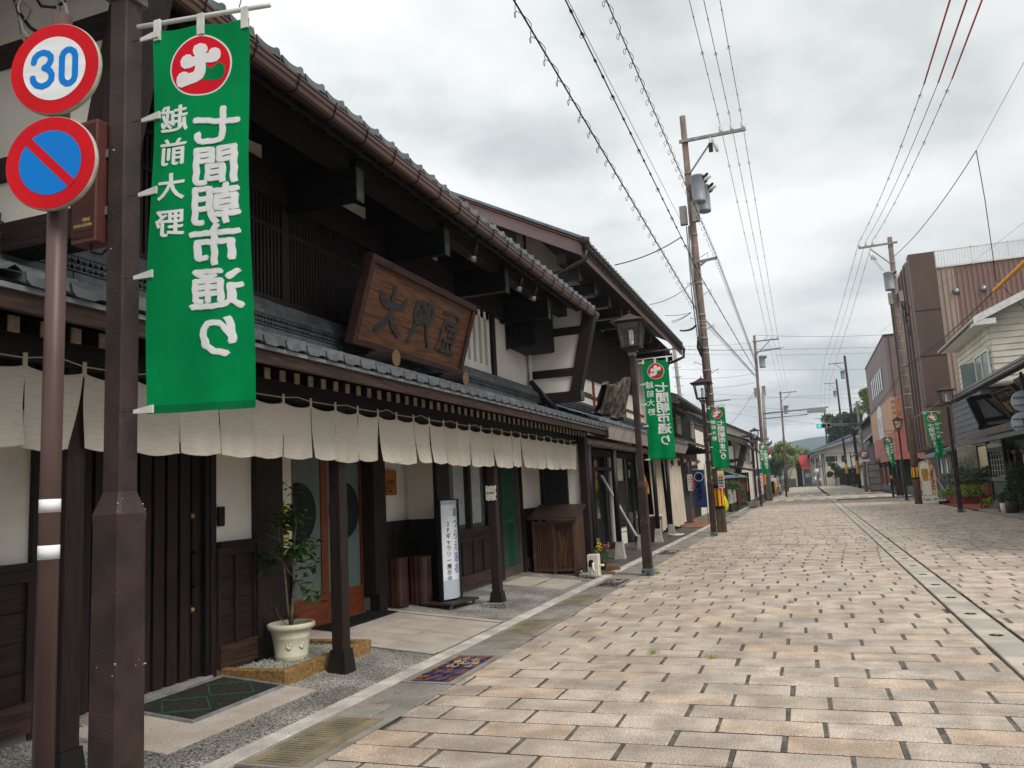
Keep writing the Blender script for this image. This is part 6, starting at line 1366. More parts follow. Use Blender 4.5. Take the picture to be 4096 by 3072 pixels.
for s_, z, sz in (('酒', 1.88, .25), ('居', 1.52, .22), ('酒', 1.25, .22), ('屋', .98, .22)): P(text_mb(s_, sz, .001, .002).map(lambda p: Vector((-4.20+p.x, 33.962, z+p.y))), 'lettering', 'banner_white', t)
t = thing('hanging_lanterns', 'cluster of pale round lanterns and masks under the bar eave', 'lanterns', (-4.4, 35.5, 2.6))
for i in range(7): q = random.Random(i); P(MB().lathe([(.03,-.09),(.06,-.05),(.07,0),(.06,.05),(.03,.09)], (-4.62+.07*i, 33.2+.25*i, 2.50+q.uniform(-.12,.10)), 10), 'lantern', ('white_plastic','concrete','wood_bench')[i%3], t, True)
# utility pole A stands further on; bags and fence
t = thing('yellow_rubbish_bag', 'bright yellow net bag slumped against the brown utility pole', 'bag', (-4.15, 42.9, 0))
P(MB().grid(lambda a, b: (-4.15+(.27*math.sin(math.pi*b)**.7*(1-.45*b)+.01)*math.cos(6.2832*a)*(1+.12*math.sin(a*31)), 42.9+(.27*math.sin(math.pi*b)**.7*(1-.45*b)+.01)*math.sin(6.2832*a), 1.0*b+.03*math.sin(a*25)), 28, 12), 'bag', 'yellow_bag', t, True)
P(MB().lathe([(.05,0),(.12,.1),(.10,.22),(.02,.3)], (-4.3,43.3,1.0), 10), 'red_top', 'orange_red', t, True)
def plant(name, label, c, r, h, n, mat, seed, leaf=.07, group=None, cat='plant', dens=None):
    t = thing(name, label, cat, tuple(c), group); rr = random.Random(seed); m = MB(); m.t = []; st_ = MB()
    for i in range(max(3, n//60)):
        a = rr.uniform(0, 6.28); q = r*rr.uniform(.2, .9); st_.tube([(c[0], c[1], c[2]), (c[0]+q*.5*math.cos(a), c[1]+q*.5*math.sin(a), c[2]+h*.5), (c[0]+q*math.cos(a), c[1]+q*math.sin(a), c[2]+h*rr.uniform(.7,1))], .008, 4)
    for i in range(n):
        a = rr.uniform(0, 6.28); q = r*math.sqrt(rr.random())*(1+.2*math.sin(a*3)); z = h*(rr.random()**.7)*(1-.35*(q/r)**2)
        d = Vector((rr.gauss(0,1), rr.gauss(0,1), rr.gauss(0,.6))).normalized()*leaf*rr.uniform(.6,1.2); e_ = d.cross(Vector((rr.gauss(0,.4),rr.gauss(0,.4),1))).normalized()*leaf*.4
        p = Vector((c[0]+q*math.cos(a), c[1]+q*math.sin(a), c[2]+z)); k_ = len(m.v); m.v += [tuple(p-d), tuple(p+e_), tuple(p+d), tuple(p-e_)]; m.f.append((k_,k_+1,k_+2,k_+3)); s_ = rr.uniform(.65, 1.35); m.t += [(s_,s_,s_*.9,1)]*4
    P(m, 'foliage', mat, t, kind='stuff'); P(st_, 'stems', 'bark', t, kind='stuff')
    return t
t = thing('garden_fence', 'brown boarded garden fence with little tile coping on a corner plot', 'fence', (-4.2, 50, 0))
for i in range(26): P(MB().box(-4.22,-4.18,48.6+.2*i,48.6+.2*i+.17,.3,1.72), 'board', 'wood_fence', t)
for i in range(9): P(MB().box(-6.0+.2*i,-6.0+.2*i+.17,48.4,48.44,.3,1.72), 'board', 'wood_fence', t)
P(MB().box(-4.28,-4.12,48.3,48.46,.2,2.0).box(-4.28,-4.12,53.7,53.86,.2,2.0), 'post', 'wood_fence', t); P(MB().box(-4.27,-4.14,48.5,53.8,1.72,1.82).box(-6.0,-4.2,48.36,48.48,1.72,1.82), 'rail', 'wood_fence', t)
cp_ = MB().prism([(-.28,0,0),(.28,0,0),(0.03,0,.16),(-.03,0,.16)], (0,.26,0)).mesh('coping_tile', 'tile_blue')
for i in range(21): put('coping_tile', cp_, t, (-4.2, 48.3+.265*i, 1.84))
for i in range(7): put('coping_tile', cp_, t, (-5.9+.265*i, 48.42, 1.84), (0,0,-math.pi/2))
t.location.x += .42
t = thing('low_block_wall', 'whitewashed block wall with flaking paint below the fence', 'wall', (-4.2, 47, 0))
blm = MB().bbox(-.06,.06,-.24,.24,0,.24,.008).mesh('block','grey_block')
for i in range(9):
    for j in range(3): put('block', blm, t, (-4.0, 44.9+.5*i+.25*(j%2), .45+.25*j))
P(MB().box(-4.05,-3.93,44.6,49.4,0,.44), 'footing', 'black', t)
plant('garden_shrub', 'leafy green shrub spilling over the white block wall', (-4.1,46.0,1.05), .65, .65, 520, 'leaf', 5, .10); plant('garden_creeper', 'creeper trailing down at the fence corner', (-3.85,49.5,0.1), .45, 1.3, 500, 'leaf', 6, .09); plant('clipped_pine', 'bright lime clipped tree top above the garden fence', (-5.4,50.5,1.9), 1.1, .75, 1400, 'leaf_lime', 8, .09)
P(MB().box(-3.7,-3.0,53.0,53.9,0,.3), 'stone_step', 'concrete', None); tag(bpy.data.objects['stone_step'], 'grey stone step beside the fourth lamp post', 'step')
# ---- house with the tiled gables behind the garden
def gable_house(name, label, x0, x1, y0, y1, ze, zr, wall, roofm, over=.6, ridge='y', cat='house', beams=True, beamm='wood_dark'):
    """ridge along y: gable triangle faces the camera"""
    t = thing(name, label, cat, ((x0+x1)/2, (y0+y1)/2, 0))
    P(MB().box(x0, x1, y0, y1, -.3, ze), 'walls', wall, t)
    if ridge == 'y':
        xm = (x0+x1)/2
        P(MB().prism([(x0,y0,ze),(x1,y0,ze),(xm,y0,zr)], (0,y1-y0,0)), 'gable', wall, t)
        s = (zr-ze)/(xm-x0)
        for sg, xe in ((1, x1+over), (-1, x0-over)):
            roof_sheet(t, xe, ze-s*over+.12, xm, zr+.12, y0-over, y1+over, roofm, .3, thick=.16, courses=8)
        P(MB().box(xm-.2, xm+.2, y0-over-.05, y1+over, zr+.1, zr+.38), 'ridge', roofm, t)
        for sg in (-1, 1): xe = xm+sg*((x1-x0)/2+over); P(MB().hexa([(xe,y0-over-.06,ze-s*over-.18),(xm,y0-over-.06,zr-.18),(xm,y0-over,zr-.18),(xe,y0-over,ze-s*over-.18),(xe,y0-over-.06,ze-s*over+.1),(xm,y0-over-.06,zr+.1),(xm,y0-over,zr+.1),(xe,y0-over,ze-s*over+.1)]), 'barge_board', beamm, t)
        if beams:
            for z in (ze*.55, ze*.78, ze-.15): P(MB().box(x0, x1, y0-.04, y0+.02, z-.09, z+.09), 'beam', beamm, t)
            for k_ in (0, .5, 1): xx_ = x0+(x1-x0)*k_; P(MB().box(xx_-.1, xx_+.1, y0-.05, y0+.02, 0, ze), 'post', beamm, t)
    else:
        ym = (y0+y1)/2; P(MB().prism([(x0,y0,ze),(x0,y1,ze),(x0,ym,zr)], (x1-x0,0,0)), 'gable', wall, t)
        for sg in (-1, 1):
            ye = ym + sg*((y1-y0)/2+over); s = (zr-ze)/((y1-y0)/2)
            P(MB().hexa([(x0-over,ye,ze-s*over),(x1+over,ye,ze-s*over),(x1+over,ym,zr),(x0-over,ym,zr),(x0-over,ye,ze-s*over+.2),(x1+over,ye,ze-s*over+.2),(x1+over,ym,zr+.2),(x0-over,ym,zr+.2)]), 'roof_slope', roofm, t)
    return t
h4 = gable_house('tiled_gable_house', 'white plaster house with dark beams and two stepped tiled gables behind the garden', -11.5, -4.6, 55, 75, 4.6, 6.9, 'plaster', 'tile_dark', .9)
P(MB().box(-9.5,-3.6,54.0,54.2,2.9,3.1), 'lower_beam', 'wood_grey', h4)
roof_sheet(h4, -3.2, 4.15, -8.2, 6.1, 52.6, 54.9, 'tile_blue', .28, thick=.12, base='front_gable_roof', courses=6); P(MB().hexa([(-3.3,52.5,3.78),(-8.2,52.5,5.7),(-8.2,52.6,5.7),(-3.3,52.6,3.78),(-3.3,52.5,4.1),(-8.2,52.5,6.05),(-8.2,52.6,6.05),(-3.3,52.6,4.1)]), 'barge_board', 'wood_grey', h4)
P(MB().box(-8,-4.3,53.6,54.9,0,3.9), 'front_walls', 'plaster', h4)
for z in (2.95, 2.1): P(MB().box(-8,-4.3,53.5,53.6,z-.1,z+.1), 'beam', 'wood_dark_x', h4)
P(MB().hexa([(-4.4,53.5,1.9),(-4.1,53.5,1.9),(-4.1,54.9,1.9),(-4.4,54.9,1.9),(-3.75,53.5,4.0),(-3.4,53.5,4.0),(-3.4,54.9,4.0),(-3.75,54.9,4.0)]), 'raking_post', 'wood_dark', h4)
roof_sheet(h4, -3.4, 2.35, -6.6, 3.1, 53.2, 58.5, 'roof_wood', .3, thick=.1, base='porch_roof', courses=4); roof_sheet(h4, -3.9, 1.95, -5.6, 2.6, 50.0, 52.4, 'tile_blue', .28, thick=.12, base='gate_roof', courses=4)
P(MB().box(-5.2,-3.75,57.5,57.7,0,2.2), 'lattice_screen', 'wood_black', h4)
for i in range(9): P(MB().box(-5.1+.15*i,-5.06+.15*i,57.42,57.5,.9,2.1), 'lattice_bar', 'plaster_shade', h4)
t = thing('standing_notice', 'small white notice board by the wooden porch', 'notice', (-4.1, 55.5, 0)); P(MB().box(-4.35,-3.95,55.5,55.54,1.0,1.45), 'board', 'paper', t); P(MB().box(-4.17,-4.13,55.54,55.57,0,1.45), 'stake', 'wood_dark', t); P(MB().box(-4.28,-4.1,55.49,55.5,1.12,1.35), 'print', 'ink_blue', t)
# ---- white plaster house beyond the junction
h5 = gable_house('white_corner_house', 'tall white plaster house with brown beams beyond the crossing', -14, -4.9, 84, 96, 6.2, 8.6, 'plaster', 'tile_dark', .7, beamm='gutter_brown')
P(MB().box(-5.0,-4.8,83.9,84.1,0,6.2), 'corner_post', 'wood_dark', h5); P(MB().box(-4.88,-4.0,84.5,95,2.4,2.55).box(-4.88,-4.2,84.5,95,2.55,2.75), 'pent_roof', 'tile_dark', h5)
P(MB().tube([(-4.3,83.4,6.0),(-4.35,83.6,5.6),(-4.75,83.9,5.3),(-4.8,83.9,2.9),(-4.0,83.9,2.4)],.05,6), 'downpipe', 'black', h5, True); P(MB().box(-6.4,-5.9,83.9,84,3.6,4.6), 'window', 'glass_dark', h5)
# background sheds between the left shops
t = thing('rear_plaster_wall', 'white plaster gable wall with dark beams behind the bar', 'wall', (-5.6, 41, 0)); P(MB().box(-6.4,-5.2,41.7,45.5,0,4.4), 'plaster', 'plaster', t); P(MB().box(-6.4,-5.16,41.6,41.7,2.9,3.05).box(-6.4,-5.16,41.6,41.7,1.7,1.8), 'beam', 'wood_dark_x', t)
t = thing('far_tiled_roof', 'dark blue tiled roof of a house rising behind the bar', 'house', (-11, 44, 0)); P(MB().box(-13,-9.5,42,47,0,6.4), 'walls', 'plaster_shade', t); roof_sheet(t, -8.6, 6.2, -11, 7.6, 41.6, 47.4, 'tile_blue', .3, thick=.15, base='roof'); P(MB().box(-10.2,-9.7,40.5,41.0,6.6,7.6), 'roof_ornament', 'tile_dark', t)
# ================================================================ right side
r1 = thing('dark_lattice_shop', 'black timber lattice shop with low tiled eave on the right edge', 'shop', (6.5, 30, 0))
P(MB().box(7.05, 14, 16, 35.0, 0, 2.9).box(7.9, 14, 16, 35.0, 2.9, 5.0), 'walls', 'black', r1); P(MB().box(6.95, 7.05, 16, 32.3, .1, 2.5), 'dark_entrance', 'black', r1)
P(MB().box(6.52, 7.05, 32.35, 35.05, .1, .35).box(6.56, 7.05, 34.95, 35.1, .1, 2.5), 'bay_base', 'wall_base', r1)
P(MB().box(6.62, 6.66, 32.4, 35.0, .35, 1.22), 'bay_dado', 'wood_black', r1)
ds = MB().box(6.585, 6.62, 0, .10, .37, 1.1).mesh('dado_slat', 'clad_grey')
for i in range(15): put('dado_slat', ds, r1, (0, 32.48+.17*i, 0))
P(MB().box(6.54, 6.66, 32.35, 35.05, 1.12, 1.28).box(6.54, 6.66, 32.35, 35.05, 2.22, 2.35).box(6.54, 6.66, 32.35, 35.05, .33, .40), 'rail', 'clad_grey', r1)
P(MB().box(6.64, 6.66, 32.4, 35.0, 1.28, 2.22), 'bay_glass', 'glass_dark', r1); P(MB().box(6.66, 6.7, 32.4, 35.0, 1.28, 2.22), 'inner_blind', 'curtain_white', r1)
for i in range(11): P(MB().box(6.59, 6.62, 32.6+.22*i, 32.63+.22*i, 1.32, 2.2), 'lattice_bar', 'frame_black' if i % 2 else 'curtain_white', r1)
for i in range(4): P(MB().box(6.58, 6.60, 32.5, 34.95, 1.5+.2*i, 1.52+.2*i), 'lattice_bar', 'curtain_white', r1)
for q in (32.35, 34.95): P(MB().box(6.52, 6.64, q-.07, q+.07, .3, 2.6), 'post', 'wood_black', r1)
P(MB().box(6.53, 6.66, 32.4, 35.0, 2.35, 2.52), 'transom', 'glass_frost', r1); P(MB().box(6.9, 6.94, 18, 32.2, 2.2, 2.5), 'door_transom', 'glass_frost', r1)
P(text_mb('道', .42, .01, .004).map(lambda p: Vector((6.895, 28.6-p.x, 2.36+p.y))), 'transom_lettering', 'mat_green', r1)
P(MB().hexa([(5.72,16,2.50),(7.1,16,2.78),(7.1,35.6,2.78),(5.72,35.6,2.50),(5.72,16,2.62),(7.1,16,2.92),(7.1,35.6,2.92),(5.72,35.6,2.62)]), 'canopy', 'clad_grey', r1)
P(MB().box(5.9, 5.98, 18, 35.0, 2.72, 2.95), 'canopy_board', 'gutter_brown', r1)
rr_ = roof_sheet(r1, 5.62, 4.40, 10.6, 6.6, 16, 34.9, 'tile_dark', .27, thick=.12, base='main_roof', courses=9); 
emr = MB()
e1 = tile_mesh(.268, .3, .44, 1, 'tile', True)
for i in range(69): put('eave_tile', e1, rr_, (5.60, 16.1+.27*i, 4.44))
P(MB().tube([(5.58, 15, 4.30), (5.58, 34.9, 4.30)], .055, 9), 'gutter', 'gutter_brown', r1, True)
P(MB().box(5.66,5.72,16,34.9,4.2,4.36), 'eave_board', 'wood_dark_y', r1); P(MB().box(7.7, 7.9, 16, 34.9, 2.9, 4.9), 'upper_wall', 'wood_black', r1)
# end wing of the dark shop
def X(u, v, y=35.2): p = at(u, v, 1, y); return (p.x, p.y, p.z)
wing_p = [X(3890,1600), X(3970,1590), X(4045,1575), X(4045,1695), X(3938,1702)]
P(MB().prism(wing_p, (0,.12,0)), 'wing_panel', 'white_paint', r1)
def bar(a, b, w_, name='raking_post'): P(MB().beam(Vector(X(*a))+Vector((0,-.03,0)), Vector(X(*b))+Vector((0,-.03,0)), .2, w_, (0,0,1)) , name, 'wood_black', r1)
bar((3878,1590), (3932,1702), .28); bar((3925,1684), (4025,1668), .16, 'cross_rail'); bar((3912,1712), (4060,1698), .16, 'foot_beam'); bar((3935,1594), (4050,1690), .035, 'iron_stay'); bar((3876,1596),(4050,1570),.18,'head_beam')
# hanging plaque
t = thing('bark_name_plaque', 'large tilted bark name plaque with gold and green characters under the right eave', 'sign', (6.2, 29.5, 3.6))
pTL, pBL, pTR = at(3962, 1570, 1, 31), at(4063, 1687, 1, 31), at(4046, 1538, 1, 27.9)
ux, vy = (pTR-pTL), (pTL-pBL); nn = ux.cross(vy).normalized(); nn = nn if nn.x < 0 else -nn
def pq(a, b, c=0): return pBL + ux*a + vy*b + nn*c
P(MB().box(.0,1,.0,1,-.08,-.02).map(lambda p: pq(p.x,p.y,p.z)), 'board', 'stump', t)
for a in ((0,1,.93,1),(0,1,0,.07),(0,.07,.07,.93),(.93,1,.07,.93)): P(MB().box(a[0],a[1],a[2],a[3],-.08,.04).map(lambda p: pq(p.x,p.y,p.z)), 'frame', 'wood_mid', t)
for i in range(12): P(MB().box(.09+.07*i,.115+.07*i,.08,.92,-.02,.005).map(lambda p: pq(p.x,p.y,p.z)), 'bark_strip', 'wood_dark', t)
P(text_mb('元祖 大野屋', .14, .003, .004).map(lambda p: pq(.48+p.x, .80+p.y, .012)), 'green_lettering', 'glass_frost', t)
P(text_mb('朝市', .40, .012, .004).map(lambda p: pq(.5+p.x, .42+p.y, .012)), 'gold_lettering', 'gold', t)
# round mirror and sign backs at the right edge
t = thing('grey_sign_post', 'grey post with two round sign backs at the right picture edge', 'sign post', (5.55, 26.4, 0))
P(MB().cyl((6.05,26.45,0),(6.05,26.45,4.3),.04), 'post', 'steel', t, True)
for v in (1604, 1690):
    c = at(4092, v, 1, 26.3)
    P(MB().lathe([(.30,-.004),(.305,0),(.30,.006),(0,.006)], n=32).map(lambda p: Vector((c.x+p.x, c.y-p.z, c.z+p.y))), 'sign_back', 'sign_grey', t, True)
    for q in (-.11, .11): P(MB().box(c.x-.25, c.x+.25, c.y-.03, c.y-.005, c.z+q-.02, c.z+q+.02), 'rail', 'galv', t)
# cream clapboard house
ch = thing('cream_clapboard_house', 'cream clapboard house with white bargeboards and grey lower siding on the right', 'house', (10, 40, 0))
P(MB().box(7.4, 16, 36.2, 43.4, 2.7, 7.7), 'walls', 'clad_cream', ch); P(MB().prism([(7.4,36.2,7.7),(16,36.2,7.7),(11.7,36.2,9.6)], (0,7.2,0)), 'gable', 'clad_cream', ch)
P(MB().box(8.3, 16, 36.4, 46.4, 0, 2.7), 'ground_floor', 'clad_beige', ch)
cb = MB().hexa([(0,0,0),(8.6,0,0),(8.6,.02,.0),(0,.02,0),(0,.0,.235),(8.6,.0,.235),(8.6,.02,.24),(0,.02,.24)])
for i in range(27):
    z = 2.72+.25*i; x1_ = 16 if z < 7.7 else 16-(z-7.7)/1.9*4.3; x0_ = 7.4 if z < 7.7 else 7.4+(z-7.7)/1.9*4.3
    if x1_-x0_ > .3: P(MB().hexa([(x0_,36.14,z),(x1_,36.14,z),(x1_,36.2,z),(x0_,36.2,z),(x0_,36.17,z+.235),(x1_,36.17,z+.235),(x1_,36.2,z+.235),(x0_,36.2,z+.235)]), 'clapboard', 'clad_cream', ch)
for i in range(20):
    z = 2.72+.25*i
    P(MB().hexa([(7.34,36.2,z),(7.4,36.2,z),(7.4,43.4,z),(7.34,43.4,z),(7.37,36.2,z+.235),(7.4,36.2,z+.235),(7.4,43.4,z+.235),(7.37,43.4,z+.235)]), 'clapboard', 'clad_cream', ch)
for i in range(11):
    z = .05+.24*i; P(MB().box(8.27,8.3,36.4,46.4,z,z+.23), 'siding_board', 'clad_beige', ch); P(MB().box(8.3,12,46.35,46.4,z,z+.23) if False else MB().box(8.27,8.29,36.38,36.4,z,z+.23), 'siding_end', 'clad_beige', ch)
P(MB().hexa([(6.75,35.4,7.40),(11.7,35.4,9.60),(11.7,43.9,9.60),(6.75,43.9,7.40),(6.75,35.4,7.52),(11.7,35.4,9.75),(11.7,43.9,9.75),(6.75,43.9,7.52)]).hexa([(11.7,35.4,9.60),(16.8,35.4,7.4),(16.8,43.9,7.4),(11.7,43.9,9.60),(11.7,35.4,9.75),(16.8,35.4,7.52),(16.8,43.9,7.52),(11.7,43.9,9.75)]), 'roof', 'metal_roof', ch)
P(MB().hexa([(6.72,35.3,7.26),(11.7,35.3,9.46),(11.7,35.4,9.46),(6.72,35.4,7.26),(6.72,35.3,7.54),(11.7,35.3,9.77),(11.7,35.4,9.77),(6.72,35.4,7.54)]).box(6.72,7.5,35.32,36.15,7.2,7.42), 'barge_board', 'white_paint', ch)
P(MB().box(6.78,7.4,35.5,43.8,7.3,7.36), 'soffit', 'white_paint', ch); P(MB().tube([(6.68,35.4,7.40),(6.68,43.9,7.40)],.06,8), 'gutter', 'white_plastic', ch, True)
for i in range(22): P(MB().box(6.62,6.74,35.6+.38*i,35.63+.38*i,7.33,7.48), 'gutter_bracket', 'black', ch)
P(MB().box(7.29,7.31,38.9-2.5,38.9+.1,4.92,6.3), 'window', 'glass_frost', ch); P(MB().box(7.25,7.33,36.35,39.05,4.82,4.92).box(7.25,7.33,36.35,39.05,6.3,6.4).box(7.25,7.33,36.35,36.45,4.92,6.3).box(7.25,7.33,38.95,39.05,4.92,6.3).box(7.25,7.33,37.65,37.75,4.92,6.3), 'window_frame', 'white_paint', ch)
P(MB().hexa([(6.85,39.9,4.85),(7.35,39.1,4.85),(7.35,39.13,4.85),(6.85,39.93,4.85),(6.85,39.9,6.2),(7.35,39.1,6.2),(7.35,39.13,6.2),(6.85,39.93,6.2)]), 'open_pane', 'glass_frost', ch)
gs_ = P(MB().box(6.75, 8.3, 35.6, 42.4, 2.72, 4.75), 'grey_projection', 'clad_grey', ch)
sb = MB().hexa([(-.04,0,0),(0,0,0),(0,6.75,0),(-.04,6.75,0),(-.015,0,.25),(0,0,.25),(0,6.75,.25),(-.015,6.75,.25)]).mesh('grey_board', 'clad_grey')
for i in range(8): put('grey_board', sb, gs_, (6.75, 35.62, 2.74+.252*i))
P(MB().box(6.6,8.4,35.5,42.6,4.75,4.85), 'flat_roof', 'metal_roof', ch); P(MB().box(8.0,8.1,35.5,35.6,0,2.7), 'corner_post', 'white_plastic', ch)
P(MB().box(7.3,8.3,35.45,35.55,.1,2.6), 'glass_case', 'glass_frost', ch); P(MB().box(7.25,8.3,35.4,35.6,1.95,2.05).box(7.22,7.32,35.4,35.6,0,2.6), 'case_frame', 'white_paint', ch)
# plants on the brick forecourt
t = thing('brick_planter', 'low red brick planter with yellow-green ground plants on the forecourt', 'planter', (7.1, 43.2, 0))
bk = MB().bbox(-.11,.11,-.05,.05,0,.07,.003).mesh('brick','brick_red')
for j in range(5):
    for i in range(13): put('brick', bk, t, (6.5+.23*i+(.11 if j % 2 else 0), 42.3, .02+.075*j))
    for i in range(12): put('brick', bk, t, (6.42, 42.45+.23*i+(.11 if j % 2 else 0), .02+.075*j), (0,0,math.pi/2))
P(MB().box(6.4,9.4,42.35,45.3,0,.36), 'soil', 'soil', t)
plant('hosta_bed', 'bright yellow-green leaves filling the brick planter', (7.2,43.2,.35), 1.2, .55, 1500, 'leaf_lime', 21, .10)
plant('forecourt_bush', 'tall grey-green bush beside the concrete pillar', (7.2,44.4,.3), .95, 1.5, 1100, 'leaf', 22, .10)
t = thing('terracotta_pot', 'brown glazed pot with a broad leaved plant behind the right lamp post', 'pot', (7.75,41.0,.02)); P(MB().lathe([(.25,0),(.36,.2),(.40,.42),(.37,.55),(.40,.58)],(7.75,41.0,.3),20), 'pot', 'terracotta', t, True)
plant('broad_leaf_plant', 'broad leaved plant growing in the brown glazed pot', (7.75,41.0,.85), .65, .9, 500, 'leaf_dark', 23, .14)
plant('palm_like_plant', 'tall stemmed fatsia plant by the cream wall', (8.0,38.6,.1), .6, 1.75, 420, 'leaf', 24, .15); plant('dark_leaf_pot_plant', 'round leaved pot plant right of the brown pot', (7.7,38.8,.1), .5, .8, 500, 'leaf_dark', 25, .12)
plant('spider_plants', 'striped grassy pot plants along the glass case', (7.3,36.5,.05), .75, .5, 900, 'leaf_lime', 26, .13); plant('trellis_climber', 'thin climber against the concrete pillar', (7.5,45.5,.2), .5, 2.1, 380, 'leaf', 27, .08)
t = thing('wooden_barrels', 'two short timber barrels and a white pot at the lattice bay', 'barrels', (6.2,31.0,.09))
for c_, r_, h_, mt in (((6.28,31.9),.20,.42,'wood_grey'),((6.35,31.2),.2,.40,'wood_mid'),((6.12,31.3),.1,.33,'white_plastic')): P(MB().lathe([(r_*.95,0),(r_,h_*.5),(r_*.97,h_)],(c_[0],c_[1],.09),16), 'barrel', mt, t, True)
plant('barrel_plant', 'low leafy plant in the timber barrels', (6.35,31.6,.5), .35, .3, 350, 'leaf', 28, .07); plant('clipped_cypress', 'rounded bright green cypress at the right edge', (6.4,30.1,.4), .38, 1.45, 1500, 'leaf', 29, .06)
t = thing('low_bollard', 'thin grey metal post at the edge of the brick forecourt', 'bollard', (6.3,36.0,0)); P(MB().cyl((6.3,36,0),(6.3,36,.95),.035), 'post', 'wood_grey', t)
t = thing('hanging_charms', 'two hanging straw charms with paper tails in the dark doorway', 'charms', (6.8,31.6,2.2))
for y in (31.8, 30.6): P(MB().lathe([(.0,-.1),(.07,-.04),(.09,.04),(0,.1)],(6.75,y,2.12),9), 'straw_ball', 'gold', t, True); P(MB().box(6.74,6.76,y-.05,y+.05,1.7,2.0), 'paper_tail', 'orange_red' if y > 31 else 'paper', t)
# beer signboard
t = thing('beer_signboard', 'white framed signboard cut out as a tall beer glass beside the brown pole', 'signboard', (5.3,43.9,0))
bx, by = 5.2, 44.4
P(MB().box(-.36,.36,-.02,.02,.08,.42).map(lambda p: Vector((bx+.34+p.x*.9, by-.25-p.x*.3+p.y, p.z))), 'name_panel', 'paper', t)
def bs(p): return Vector((bx+.34+p[0]*.9, by-.25-p[0]*.3+p[2], p[1]))
bo = [(-.36,.42),(.36,.42),(.36,1.75),(.22,2.1),(.05,2.22),(-.1,2.15),(-.3,2.1),(-.40,1.8),(-.36,1.2)]
P(MB().prism([(a,b,0) for a, b in bo], (0,0,.04)).map(bs), 'panel', 'poster_mix', t)
P(MB().prism([(a,b,-.004) for a, b in [(-.30,.46),(.16,.46),(.14,.9),(.10,1.2),(.13,1.75),(.1,2.0),(-.08,2.1),(-.28,1.95),(-.34,1.6),(-.26,1.1)]], (0,0,.004)).map(bs), 'glass_outline', 'paper', t)
P(MB().prism([(a,b,-.008) for a, b in [(-.20,1.15),(.04,1.15),(.08,1.5),(.05,1.75),(-.24,1.75),(-.27,1.5)]], (0,0,.004)).map(bs), 'beer_print', 'beer', t)
for i in range(6): P(MB().prism([(.2+.02*(i%3)+.05*math.cos(q), .75+.17*i+.05*math.sin(q), -.01-.001*i) for q in [k_*.9 for k_ in range(7)]], (0,0,.004)).map(bs), 'food_print', 'orange_red' if i % 2 else 'mat_green', t)
P(text_mb('そば処 つ屋', .13, .003, .003).map(lambda p: bs((p.x,.24+p.y,-.023))), 'lettering', 'ink', t)
P(MB().beam((bx+.68,by-.33,1.35),(bx+1.35,by-.2,.0),.05,.04).beam((bx+.68,by-.33,.75),(bx+1.0,by-.25,.05),.04,.03).beam((bx+.67,by-.36,.0),(bx+.67,by-.36,1.7),.05,.04), 'white_stay', 'white_paint', t); P(MB().box(bx+.7,bx+1.4,by-.3,by+.2,0,.14), 'weight', 'wood_dark', t)
# ---- brown ribbed building
bb = thing('brown_ribbed_building', 'tall brown metal clad building with vertical fins and a roof railing', 'building', (10, 55, 0))
P(MB().box(6.75, 20, 50.2, 60.5, 3.1, 13.1), 'body', 'clad_pink', bb); P(MB().box(6.62, 7.95, 49.7, 50.6, 2.95, 13.95), 'end_pier', 'clad_brown', bb)
for z in (5.2, 8.0, 10.6): P(MB().box(6.6, 7.97, 49.68, 49.7, z, z+.04), 'pier_joint', 'black', bb)
P(MB().box(6.62, 6.8, 50.6, 60.5, 2.95, 13.7), 'street_face', 'clad_brown', bb)
fin = MB().box(6.50, 6.62, 0, .07, 3.0, 13.75).mesh('fin', 'clad_brown'); fin2 = MB().box(6.52, 6.62, 0, .05, 3.0, 13.75).mesh('fin', 'clad_pink_pale')
for i in range(22): put('fin', fin if i % 3 else fin2, bb, (0, 50.7+.44*i, 0))
for i in range(5): P(MB().box(6.59, 6.63, 51.2+1.9*i, 51.9+1.9*i, 9.5-1.2*(i%2), 12.5), 'slot_window', 'glass_dark', bb)
rb2 = MB().box(-.02,.02,50.12,50.2,3.1,13.05).mesh('cladding_rib', 'clad_pink'); rb3 = MB().box(-.02,.02,50.12,50.2,3.1,13.05).mesh('cladding_rib', 'clad_pink_pale')
for i in range(46): put('cladding_rib', rb3 if i < 4 else rb2, bb, (8.05+.26*i, 0, 0))
P(MB().box(8.0,8.9,50.17,50.195,3.1,13.05), 'pale_strip', 'clad_pink_pale', bb)
P(MB().box(7.95,20,50.08,50.2,13.05,13.15).box(7.95,20,50.1,50.16,14.0,14.06), 'railing_rail', 'white_paint', bb)
br = MB().box(-.012,.012,50.11,50.14,13.15,14.0).mesh('railing_bar','white_paint'); bp_ = MB().box(-.03,.03,50.1,50.16,13.15,14.1).mesh('railing_post','white_paint')
for i in range(78): put('railing_bar' if i % 12 else 'railing_post', br if i % 12 else bp_, bb, (8.05+.152*i, 0, 0))
P(MB().box(7.95,20,50.2,50.22,13.15,14.0), 'railing_screen', 'glass_clear', bb)
for u, v in ((3824,1164),(3934,1153)): c = at(u, v, 1, 50.1); P(MB().lathe([(.2,-.12),(.2,0),(.12,.1),(0,.14)],n=16).map(lambda p: Vector((c.x+p.x, c.y-p.z, c.z+p.y))), 'round_vent', 'steel', bb, True)
P(MB().box(7.6, 20, 50.3, 60.5, 0, 3.1), 'ground_floor', 'black', bb); P(MB().box(6.7,20,49.9,60.5,2.9,3.1), 'overhang', 'concrete', bb); P(MB().box(7.35,8.2,46.4,46.6,0,2.9), 'concrete_pillar', 'concrete', bb)
